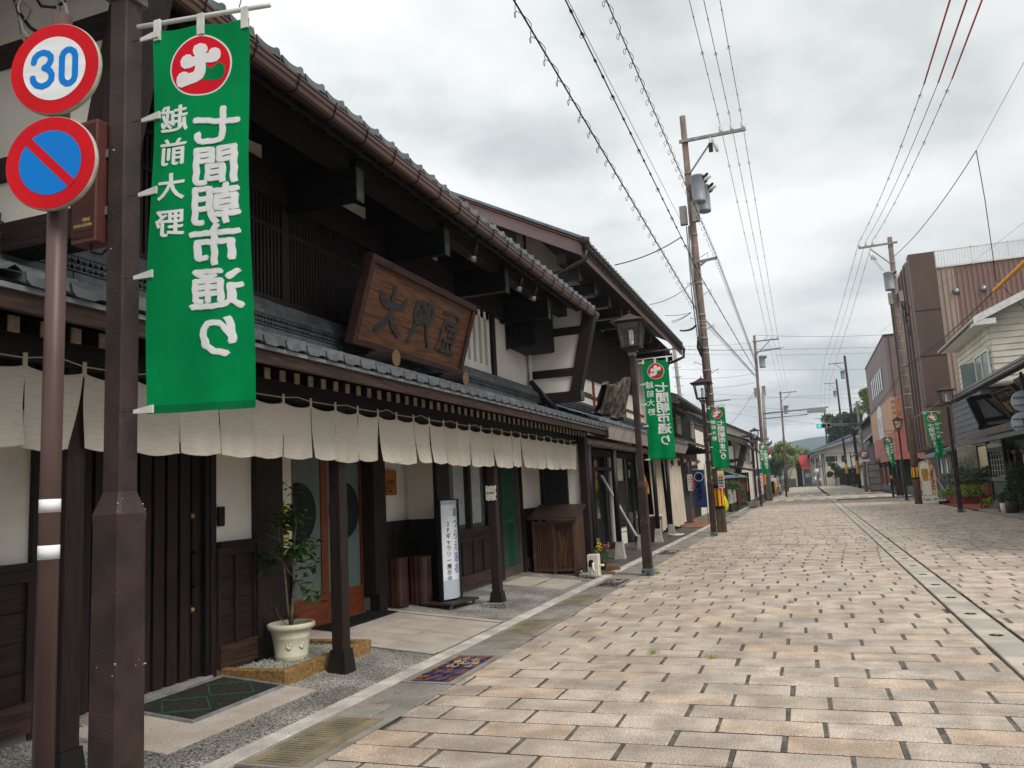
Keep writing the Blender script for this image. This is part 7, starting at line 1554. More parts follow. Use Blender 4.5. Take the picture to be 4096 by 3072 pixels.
P(MB().hexa([(6.35,47.0,2.35),(7.6,47.0,2.75),(7.6,52.5,2.75),(6.35,52.5,2.35),(6.35,47.0,2.5),(7.6,47.0,2.95),(7.6,52.5,2.95),(6.35,52.5,2.5)]), 'pent_roof', 'tile_blue', bb)
for y in (47.6, 49.2, 51.5): P(MB().box(7.1,7.2,y,y+.25,0,2.5), 'shop_post', 'steel', bb)
for y in (48.2, 50.0): P(MB().tube([(7.05,y,2.3-.12*i) for i in range(8)], .03, 6), 'light_string', 'bulb', bb)
# ---- pink tiled building
pb = thing('pink_tiled_building', 'mauve clad corner building with orange brick band, arched window and pink tiles', 'building', (11, 80, 0))
P(MB().box(7.05,20,72.05,94,7.8,12.9), 'mauve_storeys', 'clad_mauve', pb); P(MB().box(7.0,20,72,94,12.9,13.05), 'parapet', 'metal_brown', pb)
for i in range(20): P(MB().box(7.4+.6*i,7.44+.6*i,72.0,72.05,7.8,12.9), 'cladding_rib', 'clad_brown', pb)
P(MB().box(7.02,20,72.02,94,5.0,7.8), 'brick_storey', 'render_salmon', pb); P(MB().box(7.04,20,72.04,94,2.7,5.0), 'tiled_band', 'tile_pink', pb); P(MB().box(7.4,20,72.4,93.5,0,2.7), 'ground_glass', 'glass_dark', pb)
bkm = MB().box(-.29,.29,0,.03,-.105,.105).mesh('facing_brick', 'brick_orange')
for j in range(12):
    for i in range(7): put('facing_brick', bkm, pb, (7.36+.6*i+(.3 if j % 2 else 0), 71.99, 5.15+.23*j))
tpm = MB().box(-.285,.285,0,.03,-.27,.27).mesh('facing_tile', 'tile_pink'); tpm2 = MB().box(0,.03,-.42,.42,-.27,.27).mesh('facing_tile', 'tile_pink')
for j in range(4):
    for i in range(8): put('facing_tile', tpm, pb, (7.33+.59*i, 72.01, 2.98+.57*j))
    for i in range(25): put('facing_tile', tpm2, pb, (7.01, 72.5+.86*i, 2.98+.57*j))
P(MB().box(6.98,7.03,80.5,85.5,4.9,6.9), 'arched_window', 'glass_dark', pb); arcp = [(6.975,83+2.5*math.cos(a),6.9+1.1*math.sin(a)) for a in [math.pi*i/12 for i in range(13)]]; P(MB().prism(arcp, (.04,0,0)), 'window_arch', 'white_paint', pb)
for q in (80.5,82.1,83.8,85.4): P(MB().box(6.95,7.0,q-.08,q+.08,4.9,6.9), 'mullion', 'white_paint', pb)
for i in range(6): P(MB().box(7.0,7.06,77+2.0*i,78.2+2.0*i,9.0,10.9), 'window', 'glass_dark', pb); P(MB().box(6.98,7.0,76.9+2.0*i,77.0+2.0*i,8.9,11), 'window_frame', 'white_paint', pb)
P(MB().box(7.3,7.42,72.6,93,0,.5), 'stall_riser', 'clad_grey', pb); 
for q in (72.4,76,79.5,83,88,93): P(MB().box(7.25,7.42,q-.15,q+.15,0,2.7), 'pier', 'black' if q < 84 else 'tile_pink', pb)
P(MB().box(7.4,12,72.2,72.4,0,.55), 'side_riser', 'clad_grey', pb)
P(MB().grid(lambda a,b: (7.3-.5*math.sin(math.pi*.5*b), 89+1.6*math.cos(math.pi*a), 2.3+1.0*math.sin(math.pi*a)*b), 10, 4), 'awning', 'black', pb)
t = thing('striped_bollard', 'black bollard with yellow bands left of the second right lamp', 'bollard', (5.5,61.1,0)); P(MB().cyl((5.45,61.1,0),(5.45,61.1,2.0),.07), 'post', 'black', t); P(MB().cyl((5.45,61.1,1.25),(5.45,61.1,1.5),.075), 'band', 'stripe_yellow', t)
t = thing('brown_marker_board', 'rusty brown upright marker board at the junction', 'board', (5.8,60.5,0)); P(MB().bbox(5.6,6.05,60.4,60.5,.1,1.25,.01), 'board', 'gutter_brown', t); P(MB().box(5.62,5.68,60.4,60.5,0,.1).box(5.97,6.03,60.4,60.5,0,.1), 'foot', 'steel', t)
t = thing('grey_panel_stand', 'free standing grey notice panels in a black frame', 'notice stand', (6.0,83.9,0)); P(MB().box(5.55,6.6,83.85,83.95,0,2.6), 'frame', 'black', t)
for i in range(4): P(MB().box(5.6,6.55,83.8,83.85,.1+.62*i,.66+.62*i), 'panel', 'clad_mauve' if 0 else 'concrete', t)
t = thing('planter_box', 'brown planter box with green plant beside the right utility pole', 'planter', (6.3,52.5,0)); P(MB().bbox(5.95,6.35,51.5,53.0,0,.85,.01), 'box', 'wood_fence', t)
plant('box_plant', 'green plant in the brown planter box', (6.1,52.2,.85), .35, .5, 300, 'leaf', 31, .1)
# ---- far right buildings
h6 = gable_house('timber_tile_house', 'dark timber house with steep blue-grey tiled roof past the pink building', 7.6, 18, 98, 118, 8.2, 11.5, 'clad_brown', 'tile_blue', .8, beams=True)
roof_sheet(h6, 6.4, 5.2, 9.0, 7.6, 96.5, 108, 'tile_blue', .5, thick=.15, base='lower_roof', courses=8); P(MB().box(7.3,9,97,108,0,5.2), 'front', 'plaster', h6); P(MB().box(7.2,7.3,97,108,1.0,5.0), 'dark_front', 'wood_black', h6)
h7 = gable_house('old_timber_row', 'low old timber houses with tiled pent roofs behind the dark poles', 8.2, 18, 122, 152, 5.2, 8.4, 'plaster_shade', 'tile_dark', .8)
roof_sheet(h7, 6.9, 2.8, 8.6, 3.6, 121, 152, 'tile_blue', .5, thick=.12, base='pent_roof', courses=4)
# ================================================================ far end of the street
h8 = thing('grey_gable_house', 'pale grey two storey house with wide metal gable roof closing the street', 'house', (8, 165, 0))
def Y(u, v, y): p = at(u, v, 1, y); return p
YH = 160.0
e_l, rdg, e_r = Y(3230,1816,YH), Y(3402,1742,YH), Y(3470,1800,YH)
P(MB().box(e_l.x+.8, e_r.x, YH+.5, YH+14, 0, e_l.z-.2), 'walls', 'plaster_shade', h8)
P(MB().prism([(e_l.x+.8,YH+.5,e_l.z-.3),(e_r.x,YH+.5,e_l.z-.3),(e_r.x,YH+.5,e_r.z+.4),(rdg.x,YH+.5,rdg.z-.2)], (0,13,0)), 'gable', 'plaster_shade', h8)
for a, b in ((e_l, rdg), (rdg, e_r)): P(MB().hexa([(a.x,YH-.6,a.z-.15),(b.x,YH-.6,b.z-.15),(b.x,YH+14,b.z-.15),(a.x,YH+14,a.z-.15),(a.x,YH-.6,a.z+.25),(b.x,YH-.6,b.z+.25),(b.x,YH+14,b.z+.25),(a.x,YH+14,a.z+.25)]), 'roof_slope', 'tile_blue', h8)
# the snow-country roof is laid with its slope towards us: a second sheet in front
P(MB().hexa([(e_l.x,YH-1.2,e_l.z-.1),(rdg.x+1.5,YH-1.2,e_l.z+2.2),(rdg.x+1.5,YH-.6,rdg.z),(e_l.x,YH-.6,e_l.z),(e_l.x,YH-1.2,e_l.z),(rdg.x+1.5,YH-1.2,e_l.z+2.3),(rdg.x+1.5,YH-.6,rdg.z+.1),(e_l.x,YH-.6,e_l.z+.1)]), 'roof_edge', 'metal_roof', h8)
for u0, u1, v0, v1, mt in ((3302,3350,1826,1846,'glass_dark'),(3365,3380,1822,1846,'glass_dark'),(3242,3258,1834,1852,'glass_dark'),(3262,3276,1834,1850,'glass_dark')):
    a, b = Y(u0,v0,YH+.4), Y(u1,v1,YH+.4); P(MB().box(a.x,b.x,YH+.38,YH+.5,b.z,a.z), 'window', mt, h8)
for u in (3246,3254,3264,3274,3288,3296): a = Y(u,1840,YH); P(MB().box(a.x-.06,a.x+.06,YH+.36,YH+.5,0,e_l.z-.3), 'cladding_batten', 'wood_grey', h8)
a = Y(3290,1940,YH-4); P(MB().box(Y(3352,1900,YH).x, e_r.x, YH-2, YH+.5, 2.9, 3.2), 'porch_roof', 'tile_blue', h8); P(MB().box(Y(3356,1900,YH).x, e_r.x, YH-.1, YH+.5, 0, 2.9), 'porch', 'wood_dark', h8)
t = thing('hanging_shop_banner', 'white vertical banner with red and blue print on the far grey house', 'banner', tuple(Y(3281,1842,YH-.2)))
a, b = Y(3275,1817,YH-.2), Y(3287,1872,YH-.2); P(MB().box(a.x,b.x,YH-.25,YH-.2,b.z,a.z), 'cloth', 'white_paint', t); P(MB().box(a.x+.1,b.x-.1,YH-.27,YH-.25,b.z+1.4,a.z-.8), 'blue_print', 'ink_blue', t)
P(column('もの店', .5, 0, 0, 0, .01, .01, positions=[.3,-.25,-.8]).map(lambda p: Vector(((a.x+b.x)/2+p.x, YH-.28, b.z+.95+p.y*.8))), 'lettering', 'ink', t)
t = thing('white_vertical_sign', 'white upright sign with black characters on a pole at the street end', 'sign', tuple(Y(3342,1870,150)))
a, b = Y(3335,1844,150), Y(3350,1888,150); P(MB().box(a.x,b.x,149.9,150,b.z,a.z), 'panel', 'white_paint', t); P(MB().cyl(((a.x+b.x)/2+.1,150,0),((a.x+b.x)/2+.1,150,a.z+1.2),.07), 'pole', 'steel', t); P(column('御朝食と宿', .38, 0, 0, 0, .01, .01, positions=[.8,.4,0,-.4,-.8]).map(lambda p: Vector(((a.x+b.x)/2+p.x, 149.88, (a.z+b.z)/2+p.y))), 'lettering', 'ink', t)
h9 = thing('red_roofed_house', 'small house with bright red metal roof at the end of the street', 'house', tuple(Y(3215,1930,170)))
YR = 170.0
q1, q2, q3, q4 = Y(3190,1822,YR+3), Y(3240,1822,YR+3), Y(3243,1860,YR), Y(3203,1860,YR)
P(MB().hexa([(q4.x,YR,q4.z-.2),(q3.x,YR,q3.z-.2),(q2.x,YR+4,q2.z-.2),(q1.x,YR+4,q1.z-.2),(q4.x,YR,q4.z),(q3.x,YR,q3.z),(q2.x,YR+4,q2.z),(q1.x,YR+4,q1.z)]), 'upper_roof', 'red_roof', h9)
for i in range(10): s_ = i/9; P(MB().beam((q4.x+(q3.x-q4.x)*s_,YR,q4.z+.05),(q1.x+(q2.x-q1.x)*s_,YR+4,q1.z+.05),.06,.08), 'roof_seam', 'red_roof', h9)
q5, q6 = Y(3205,1866,YR-.6), Y(3243,1876,YR-1); P(MB().hexa([(q5.x,YR-1.4,q6.z-.1),(q6.x,YR-1.4,q6.z-.1),(q6.x,YR,q5.z),(q5.x,YR,q5.z),(q5.x,YR-1.4,q6.z),(q6.x,YR-1.4,q6.z),(q6.x,YR,q5.z+.15),(q5.x,YR,q5.z+.15)]), 'lower_roof', 'red_roof', h9)
P(MB().box(q4.x+.3,q3.x,YR+.3,YR+6,0,q4.z), 'walls', 'concrete', h9); P(MB().box(q1.x-.5,q4.x+.1,YR+4.2,YR+7,0,q1.z-1.6), 'dark_side', 'wood_black', h9); a, b = Y(3222,1893,YR), Y(3245,1908,YR); P(MB().box(a.x,b.x,YR+.1,YR+.28,b.z,a.z), 'notice_board', 'white_paint', h9); P(MB().box(a.x-.3,b.x,YR+.15,YR+.29,b.z-2.2,b.z-.2), 'shutter', 'metal_roof', h9)
P(MB().box(Y(3160,1900,185).x,Y(3200,1900,185).x,185,196,0,Y(3180,1838,185).z), 'beige_block', 'clad_beige', None); tag(bpy.data.objects['beige_block'], 'plain beige building behind the yellow-green trees', 'building')
P(MB().box(-9,-2.2,176,177,0,1.6), 'low_green_wall', 'grey_block', None); tag(bpy.data.objects['low_green_wall'], 'low grey wall under the yellow-green trees', 'wall')
def tree(label, c, h, r, mat, n, seed, trunk=.2, leaf=.32, group='trees beyond the street end', squash=1.0):
    t = thing('tree', label, 'tree', tuple(c), group); rr = random.Random(seed); c = Vector(c)
    tk = MB(); top = c+Vector((rr.uniform(-.5,.5),0,h*.62)); tk.tube([c, c+Vector((.1,0,h*.3)), top], [trunk, trunk*.75, trunk*.35], 8)
    lobes = []
    for i in range(16):
        a = rr.uniform(0, 6.28); q = r*rr.uniform(.2,.85); z = h*rr.uniform(.42,.98)*squash; q *= (1-.55*abs(z/h-.62)); p = c+Vector((q*math.cos(a), q*math.sin(a), z)); lobes.append((p, r*rr.uniform(.22,.42)))
        tk.tube([c+Vector((0,0,h*rr.uniform(.25,.5))), c+Vector((q*.5*math.cos(a), q*.5*math.sin(a), z*.8)), p], [trunk*.35, trunk*.2, trunk*.06], 5)
    P(tk, 'trunk', 'bark', t, True)
    m = MB(); m.t = []
    for i in range(n):
        p0, rl = lobes[rr.randrange(16)]; d = Vector((rr.gauss(0,1), rr.gauss(0,1), rr.gauss(0,.75))).normalized()*rl*rr.uniform(.55,1.08); p = p0+d
        v = Vector((rr.gauss(0,1), rr.gauss(0,1), rr.gauss(0,.5))).normalized()*leaf*rr.uniform(.5,1.1); e_ = v.cross(Vector((rr.gauss(0,.5),rr.gauss(0,.5),1))).normalized()*leaf*.45; k_ = len(m.v)
        m.v += [tuple(p-v), tuple(p+e_), tuple(p+v), tuple(p-e_)]; m.f.append((k_,k_+1,k_+2,k_+3)); s_ = rr.uniform(.6,1.4); m.t += [(s_,s_,s_*.9,1)]*4
    P(m, 'crown', mat, t, kind='stuff')
tree('tall dark green tree rising behind the grey gable house', (8.8,192,0), 14.8, 5.6, 'leaf', 12000, 41, .5, .5)
tree('bright green tree top right of the tall dark tree', (13.5,186,0), 19.5, 4.0, 'leaf_lime', 5000, 42, .4, .45)
tree('yellow-green tree left of the red roof', (-5.2,172,0), 9.4, 3.6, 'leaf_lime', 7000, 43, .3, .32); tree('thin yellowing tree reaching over the red roof', (-1.2,180,0), 9.0, 2.6, 'leaf_lime', 1600, 44, .2, .28); tree('darker tree standing left of the street end', (-5.6,160,0), 6.0, 2.2, 'leaf', 3500, 45, .2, .28)
tree('low green tree in front of the grey gable house', (4.6,150,0), 4.2, 1.6, 'leaf', 2600, 46, .12, .2)
# mountain
rg2 = random.Random(6); ph = [(rg2.uniform(.002,.02), rg2.uniform(0,6), rg2.uniform(.4,1)) for _ in range(9)]
def mt(a, b):
    x = -1100+2600*a; y = 1250+900*b
    hgt = 66*math.exp(-((x-150)/230)**2)+30*math.exp(-((x+10)/110)**2)+40*math.exp(-((x+330)/260)**2)+52*math.exp(-((x-620)/300)**2)
    rid = sum(c*math.sin(x*f*2+p+y*.01) for f, p, c in ph)*1.6
    return (x, y, (hgt+rid)*math.sin(math.pi*min(b*1.15,1))**.8 - 6)
mo = MB().grid(mt, 150, 26); o = struct('mountain', mo, 'mountain', 'blue hazy wooded mountain with low cloud beyond the street', True)
# cars
def car(x, y, label, mat, L=3.4, wd=1.48, h=1.7, kei=True, z=0.0):
    t = thing('parked_car', label, 'car', (x, y, z)); hw = wd/2
    def sec(yy, pts): return [(x+p[0]*hw, yy, z+p[1]) for p in pts]
    body = [(y, .30, .62, .90), (y+.12, .26, .80, .98), (y+.55, .26, .98, .98), (y+L-.15, .26, 1.0, 1.0), (y+L, .35, .92, .95)]
    m = MB()
    for yy, z0, z1, k_ in body: m.v += [(x-hw*k_,yy,z+z0),(x+hw*k_,yy,z+z0),(x+hw*k_,yy,z+z1*.75),(x+hw*k_*.94,yy,z+z1),(x-hw*k_*.94,yy,z+z1),(x-hw*k_,yy,z+z1*.75)]
    for i in range(4):
        for k_ in range(6): j = (k_+1)%6; m.f.append((i*6+k_,i*6+j,i*6+6+j,i*6+6+k_))
    m.f += [(5,4,3,2,1,0), tuple(24+i for i in range(6))]
    P(m, 'body', mat, t, True)
    cbn = MB(); 
    for yy, zz, k_ in ((y+.55,.97,.93),(y+1.05,h-.08,.80),(y+L-.35,h,.82),(y+L-.06,1.0,.93)): cbn.v += [(x-hw*k_,yy,z+zz),(x+hw*k_,yy,z+zz)]
    cbn.v += [(x-hw*.94,y+.55,z+.95),(x+hw*.94,y+.55,z+.95),(x+hw*.94,y+L-.06,z+.95),(x-hw*.94,y+L-.06,z+.95)]
    cbn.f = [(0,1,3,2),(2,3,5,4),(4,5,7,6),(0,2,4,6,11,8),(1,9,10,7,5,3)]
    P(cbn, 'cabin', mat, t)
    P(MB().hexa([(x-hw*.82,y+.60,z+1.02),(x+hw*.82,y+.60,z+1.02),(x+hw*.82,y+.62,z+1.02),(x-hw*.82,y+.62,z+1.02),(x-hw*.72,y+1.0,z+h-.16),(x+hw*.72,y+1.0,z+h-.16),(x+hw*.72,y+1.02,z+h-.16),(x-hw*.72,y+1.02,z+h-.16)]), 'windscreen', 'car_glass', t)
    for s_ in (-1,1):
        P(MB().box(x+s_*hw*.88,x+s_*hw*.93,y+1.0,y+L-.5,z+1.05,z+h-.18), 'side_window', 'car_glass', t)
        P(MB().bbox(x+s_*hw*.72-.17,x+s_*hw*.72+.17,y-.02,y+.05,z+.60,z+.80,.02), 'headlight', 'glass_frost', t)
        P(MB().bbox(x+s_*(hw+.12)-.07,x+s_*(hw+.12)+.07,y+.75,y+.85,z+.98,z+1.12,.02), 'mirror', mat, t)
        for wy in (y+.55, y+L-.6):
            wh = P(MB().cyl((x+s_*(hw-.16),wy,z+.29),(x+s_*(hw+.01),wy,z+.29),.29,n=20), 'wheel', 'tyre', t); put('rim', MB().cyl((x+s_*(hw+.0),wy,z+.29),(x+s_*(hw+.02),wy,z+.29),.17,n=14).mesh('rim','steel'), wh)
    P(MB().box(x-hw*.6,x+hw*.6,y-.03,y+.02,z+.34,z+.52), 'grille', 'black', t); P(MB().box(x-.17,x+.17,y-.05,y-.03,z+.36,z+.50), 'number_plate', 'stripe_yellow' if kei else 'white_paint', t)
car(-3.55, 92, 'pale pink kei car parked facing us beside the white corner house', 'car_pink', h=1.75); car(8.0, 160, 'small white car parked at the far right street end', 'car_white', h=1.5, kei=False, L=3.9, wd=1.65)
t = thing('parking_sign_stand', 'small black and yellow parking sign in front of the pink car', 'sign', (-3.25, 86.5, 0)); P(MB().box(-3.5,-3.2,86.5,86.56,.2,1.45), 'panel', 'black', t); P(MB().box(-3.2,-3.0,86.5,86.56,.4,1.35), 'yellow_panel', 'stripe_yellow', t); P(column('コイン', .22, 0, 0, 0, .005, .004, positions=[.25,0,-.25]).map(lambda p: Vector((-3.35+p.x,86.48,1.0+p.y))), 'lettering', 'gold', t); P(MB().box(-3.4,-3.1,86.4,86.7,0,.2), 'foot', 'orange_red', t)
t = thing('parking_gate', 'grey metal barrier frame right of the pink car', 'barrier', (-2.8, 84, 0)); P(MB().cyl((-2.75,84,0),(-2.75,84,1.75),.06).cyl((-2.75,84,.35),(-1.9,84.5,.35),.04), 'frame', 'steel', t)
t = thing('pink_notice_board', 'white notice board with pink writing beside the brown far pole', 'notice', (-4.1,77,0)); P(MB().box(-4.4,-3.75,77,77.05,.4,2.0), 'board', 'paper', t)
for i in range(7): P(MB().box(-4.33,-3.9-.1*(i%2),76.98,77.0,.55+.2*i,.62+.2*i), 'writing', 'flower_p', t)
# round mirror and small far poles
t = thing('traffic_mirror', 'round traffic mirror on a dark pole at the street end', 'mirror', tuple(Y(3266,1884,150))); a = Y(3266,1884,150); P(MB().lathe([(.45,0),(.42,.06),(0,.12)],n=20).map(lambda p: Vector((a.x+p.x,150-p.z,a.z+p.y))), 'mirror_face', 'sign_grey', t, True); P(MB().cyl((a.x+.3,150.2,0),(a.x+.2,150.2,a.z+2),.07), 'pole', 'metal_brown', t)
t = thing('gas_cylinders', 'grey gas cylinders by the far grey house', 'gas cylinders', tuple(Y(3261,1930,158))); a = Y(3261,1930,157); P(MB().cyl((a.x,157,0),(a.x,157,1.8),.35).cyl((a.x+.8,157,0),(a.x+.8,157,1.5),.3), 'cylinder', 'steel', t, True)
P(MB().grid(lambda a,b: (-3.1+.0*a-4*(1-a), 200+8*b, .05+.05*math.sin(a*9)), 4, 2), 'far_kerb', 'concrete', None, kind='structure')
hz = MB().box(-1250, 1650, -70, 2260, -9, 92)
ho = hz.build('haze', None, None); ho['kind'] = 'stuff'
hm_ = bpy.data.materials.new('haze_air'); hm_.use_nodes = True; hn = hm_.node_tree; hn.nodes.clear()
pv = hn.nodes.new('ShaderNodeVolumePrincipled'); pv.inputs['Density'].default_value = 0.00045; pv.inputs['Color'].default_value = (.72,.84,.98,1); pv.inputs['Anisotropy'].default_value = .2
ou = hn.nodes.new('ShaderNodeOutputMaterial'); hn.links.new(pv.outputs[0], ou.inputs['Volume']); ho.data.materials.append(hm_)
# ================================================================ poles and cables
def pole(name, label, base, top, r0, r1, mat, stripes=None, n=16, group=None):
    t = thing(name, label, 'utility pole', tuple(base), group); b, tp = Vector(base), Vector(top)
    P(MB().cyl(b, tp, r0, r1, n), 'shaft', mat, t, True)
    def on(z): s = (z-b.z)/(tp.z-b.z); return b+(tp-b)*s, r0+(r1-r0)*s
    if stripes:
        z0, z1 = stripes; c0, ra = on(z0-.1); c1, rb = on(z1+.1); P(MB().cyl(c0, c1, ra+.006, rb+.006, n), 'black_sleeve', 'black', t, True)
        c0, ra = on(z0); c1, rb = on(z1)
        for k_ in range(8):
            an = 2*math.pi*k_/8+.2; w_ = .26
            P(MB().grid(lambda a, bb: (c0+(c1-c0)*bb)+Vector(((ra+.011)*math.cos(an+w_*(a*2-1)), (ra+.011)*math.sin(an+w_*(a*2-1)), 0)), 3, 1), 'yellow_stripe', 'stripe_yellow', t)
    return t, on
pA, onA = pole('utility_pole', 'tall brown steel utility pole with grey transformers on the left side', (-2.74,27.05,0), (-2.88,27.05,14.3), .155, .10, 'wood_pole', (.85,1.42), 24)
def band(t, on, z, g=.012, h=.08, mat='galv'): c, r_ = on(z); P(MB().cyl((c.x,c.y,z-h/2),(c.x,c.y,z+h/2),r_+g,n=20), 'band', mat, t, True)
for z in (13.35,12.2,10.0,9.05,8.3,7.2,6.4,6.05,5.3,4.5): band(pA, onA, z)
for z in (6.75,6.9,7.0,5.9,9.6,4.75): band(pA, onA, z, .005, .02, 'rope')
P(MB().beam((-3.05,26.95,13.36),(-.82,26.95,13.36),.09,.10), 'cross_arm', 'steel', pA); P(MB().beam((-2.75,26.95,12.2),(-1.95,26.95,13.2),.05,.05), 'arm_brace', 'galv', pA)
def insul(t, x, y, z): P(MB().lathe([(.03,0),(.05,.02),(.075,.06),(.05,.08),(.08,.12),(.05,.14),(.075,.18),(.04,.22),(.035,.26)], (x,y,z), 12), 'insulator', 'insulator', t, True)
for x in (-1.63,-1.27,-.91): insul(pA, x, 26.95, 13.41)
def transf(t, cx, cy, z0, z1, r_):
    k_ = P(MB().lathe([(r_*.9,0),(r_,.03),(r_,.08),(r_*.97,.09),(r_*.97,z1-z0-.06),(r_*1.03,z1-z0-.05),(r_*1.0,z1-z0),(r_*.5,z1-z0+.05),(0,z1-z0+.06)], (cx,cy,z0), 24), 'transformer', 'transformer', t, True)
    for i in range(3): a = -.6+i*.7; put('bushing', MB().tube([(cx+r_*math.cos(a),cy-.1+r_*.4*i,z1-.15-.05*i),(cx+(r_+.16)*math.cos(a),cy-.1+r_*.4*i,z1-.05-.08*i)],[.04,.055],8).tube([(cx+(r_+.16)*math.cos(a),cy-.1+r_*.4*i,z1-.05-.08*i),(cx+(r_+.22)*math.cos(a),cy-.1+r_*.4*i,z1+.0-.08*i)],[.05,.04],7).mesh('bushing','insulator' if i % 2 else 'black'), k_)
transf(pA, -2.53, 26.75, 11.0, 11.95, .225); transf(pA, -2.42, 27.35, 10.85, 11.8, .21)
P(MB().tube([(-1.9,26.95,13.25),(-1.85,26.95,13.0),(-1.8,26.9,12.75)], [.06,.075,.05], 8).tube([(-2.0,26.95,13.3),(-2.0,26.95,12.85)],.05,6), 'cutout_fuse', 'insulator', pA, True); P(MB().box(-2.08,-1.94,26.9,27.0,12.8,13.1), 'fuse_base', 'black', pA)
P(MB().bbox(-3.22,-2.98,26.75,26.95,10.35,11.0,.02).bbox(-2.80,-2.56,26.6,26.8,10.35,11.05,.02), 'relay_box', 'concrete', pA); P(MB().tube([(-2.95,26.9,10.3),(-2.99,26.9,9.0),(-2.92,26.9,7.0),(-2.90,26.9,6.0)],.045,8).tube([(-3.04,26.9,10.3),(-3.05,26.9,8.0),(-2.98,26.9,6.3)],.02,6), 'conduit', 'steel', pA, True)
P(MB().beam((-2.95,26.95,9.0),(-2.12,26.95,9.08),.06,.09).beam((-2.75,26.95,8.85),(-2.5,26.95,9.02),.05,.06), 'side_arm', 'galv', pA); P(MB().tube([(-2.95,26.9,6.3),(-2.85,26.85,6.0),(-2.9,26.85,5.8),(-3.0,26.9,6.1),(-2.95,26.9,6.45)],.045,6), 'cable_joint', 'cable', pA, True)
for z in (9.5,8.2,7.0,5.5,4.3): P(MB().tube([(-2.9,26.9,z),(-3.15,26.8,z+.12),(-3.15,26.8,z+.02)],.012,5).tube([(-2.7,27.1,z-.3),(-2.42,27.1,z-.15),(-2.45,27.1,z-.3)],.012,5), 'step_bolt', 'steel', pA)
t = thing('pole_poster', 'colourful safety poster tied round the brown utility pole', 'poster', (-2.6,26.87,1.6)); P(MB().box(-2.72,-2.52,26.86,26.87,1.42,1.98), 'sheet', 'paper', t)
for i, mt_ in enumerate(('flower_y','orange_red','mat_green','ink_blue','flower_p')): P(MB().box(-2.70,-2.54,26.852,26.86,1.82-.09*i,1.88-.09*i), 'print_band', mt_, t)
def farpole(label, base, uv, y, r0, r1, mat, arm=1, armz=.6, tr=True, stripes=None):
    tp = at(uv[0], uv[1], 1, y); tp.y = y
    t, on = pole('utility_pole', label, base, tp, r0, r1, mat, stripes, 12)
    if arm:
        z = tp.z-armz; P(MB().beam((tp.x-arm*.2,y-.1,z),(tp.x+arm*2.0,y-.1,z),.1,.1).beam((tp.x,y-.1,z-1.2),(tp.x+arm*1.2,y-.1,z-.1),.06,.06), 'cross_arm', 'galv', t)
        for q in (.9,1.4,1.9): insul(t, tp.x+arm*q, y-.1, z+.05)
    if tr: transf(t, tp.x+arm*.45, y-.1, tp.z-2.9, tp.z-1.9, .26)
    for q in (.25,.45,.6,.75): c, r_ = on(tp.z*q); P(MB().cyl((c.x,c.y,c.z-.05),(c.x,c.y,c.z+.05),r_+.02), 'band', 'galv', t)
    return t, on, tp
tB = farpole('brown utility pole beyond the crossing on the left, with a transformer', (-3.42,72,0), (3017,1342), 72, .16, .11, 'wood_pole', 1, .55, True, (1.2,2.1))
P(MB().beam((tB[2].x-.1,71.9,tB[2].z-1.5),(tB[2].x+2.1,71.9,tB[2].z-1.35),.1,.1), 'cross_arm', 'galv', tB[0]); P(MB().box(tB[2].x-.45,tB[2].x-.15,71.8,72.1,tB[2].z-5.4,tB[2].z-4.6).box(tB[2].x+.2,tB[2].x+.5,71.8,72.1,tB[2].z-5.3,tB[2].z-4.5), 'relay_box', 'concrete', tB[0])
tC = farpole('reddish utility pole left of the far mountain', (-2.45,108,0), (3121,1566), 108, .16, .11, 'wood_pole', 1, .2, True)
farpole('thin dark pole behind the yellow-green trees', (-4.0,168,0), (3176,1855), 168, .1, .08, 'wood_pole', 0, .3, False)
farpole('dark red pole beside the red roofed house', (.35,160,0), (3240,1832), 160, .1, .08, 'wood_pole', 0, .3, False)
pR, onR = pole('utility_pole', 'tall brown utility pole with transformer on the right side', (5.2,45.6,0), (5.32,45.6,14.0), .19, .12, 'wood_pole', (1.35,1.85), 24)
for z in (13.5,12.6,10.9,10.5,7.1,5.6,4.9): band(pR, onR, z)
for z in (9.8,9.4,8.9,8.4,7.9,6.6,6.0): band(pR, onR, z, .005, .02, 'rope')
P(MB().beam((3.75,45.5,13.62),(5.65,45.5,13.66),.09,.1), 'cross_arm', 'steel', pR); P(MB().beam((5.25,45.5,12.5),(4.3,45.5,13.5),.05,.05), 'arm_brace', 'galv', pR)
for x in (3.80,4.14,4.48): insul(pR, x, 45.5, 13.68)
transf(pR, 5.02, 45.35, 11.1, 12.05, .25); P(MB().bbox(4.88,5.08,45.2,45.4,10.35,10.95,.02).bbox(5.4,5.6,45.3,45.5,10.45,11.0,.02), 'relay_box', 'concrete', pR)
P(MB().tube([(4.3,45.5,13.3),(4.35,45.45,12.9)],[.09,.06],8).tube([(4.45,45.5,13.2),(4.5,45.45,12.85)],[.08,.06],8), 'cutout_fuse', 'insulator', pR, True); P(MB().tube([(4.4,45.4,12.8),(4.75,45.35,12.2)],.01,4).tube([(4.5,45.4,12.8),(4.85,45.35,12.15)],.01,4), 'lead', 'cable', pR)
P(MB().tube([(5.5,45.5,10.3),(5.75,45.4,9.6),(5.85,45.4,10.1),(5.65,45.4,10.4),(5.6,45.4,9.3)],.035,6).tube([(5.45,45.45,9.8),(5.75,45.45,9.3),(5.7,45.45,8.6)],.02,6), 'cable_slack', 'cable', pR, True); P(MB().tube([(5.42,45.6,11),(5.45,45.6,8),(5.42,45.6,4.6),(5.36,45.6,4.35),(5.36,34.8,4.42)][:4],.035,7), 'conduit', 'steel', pR, True)
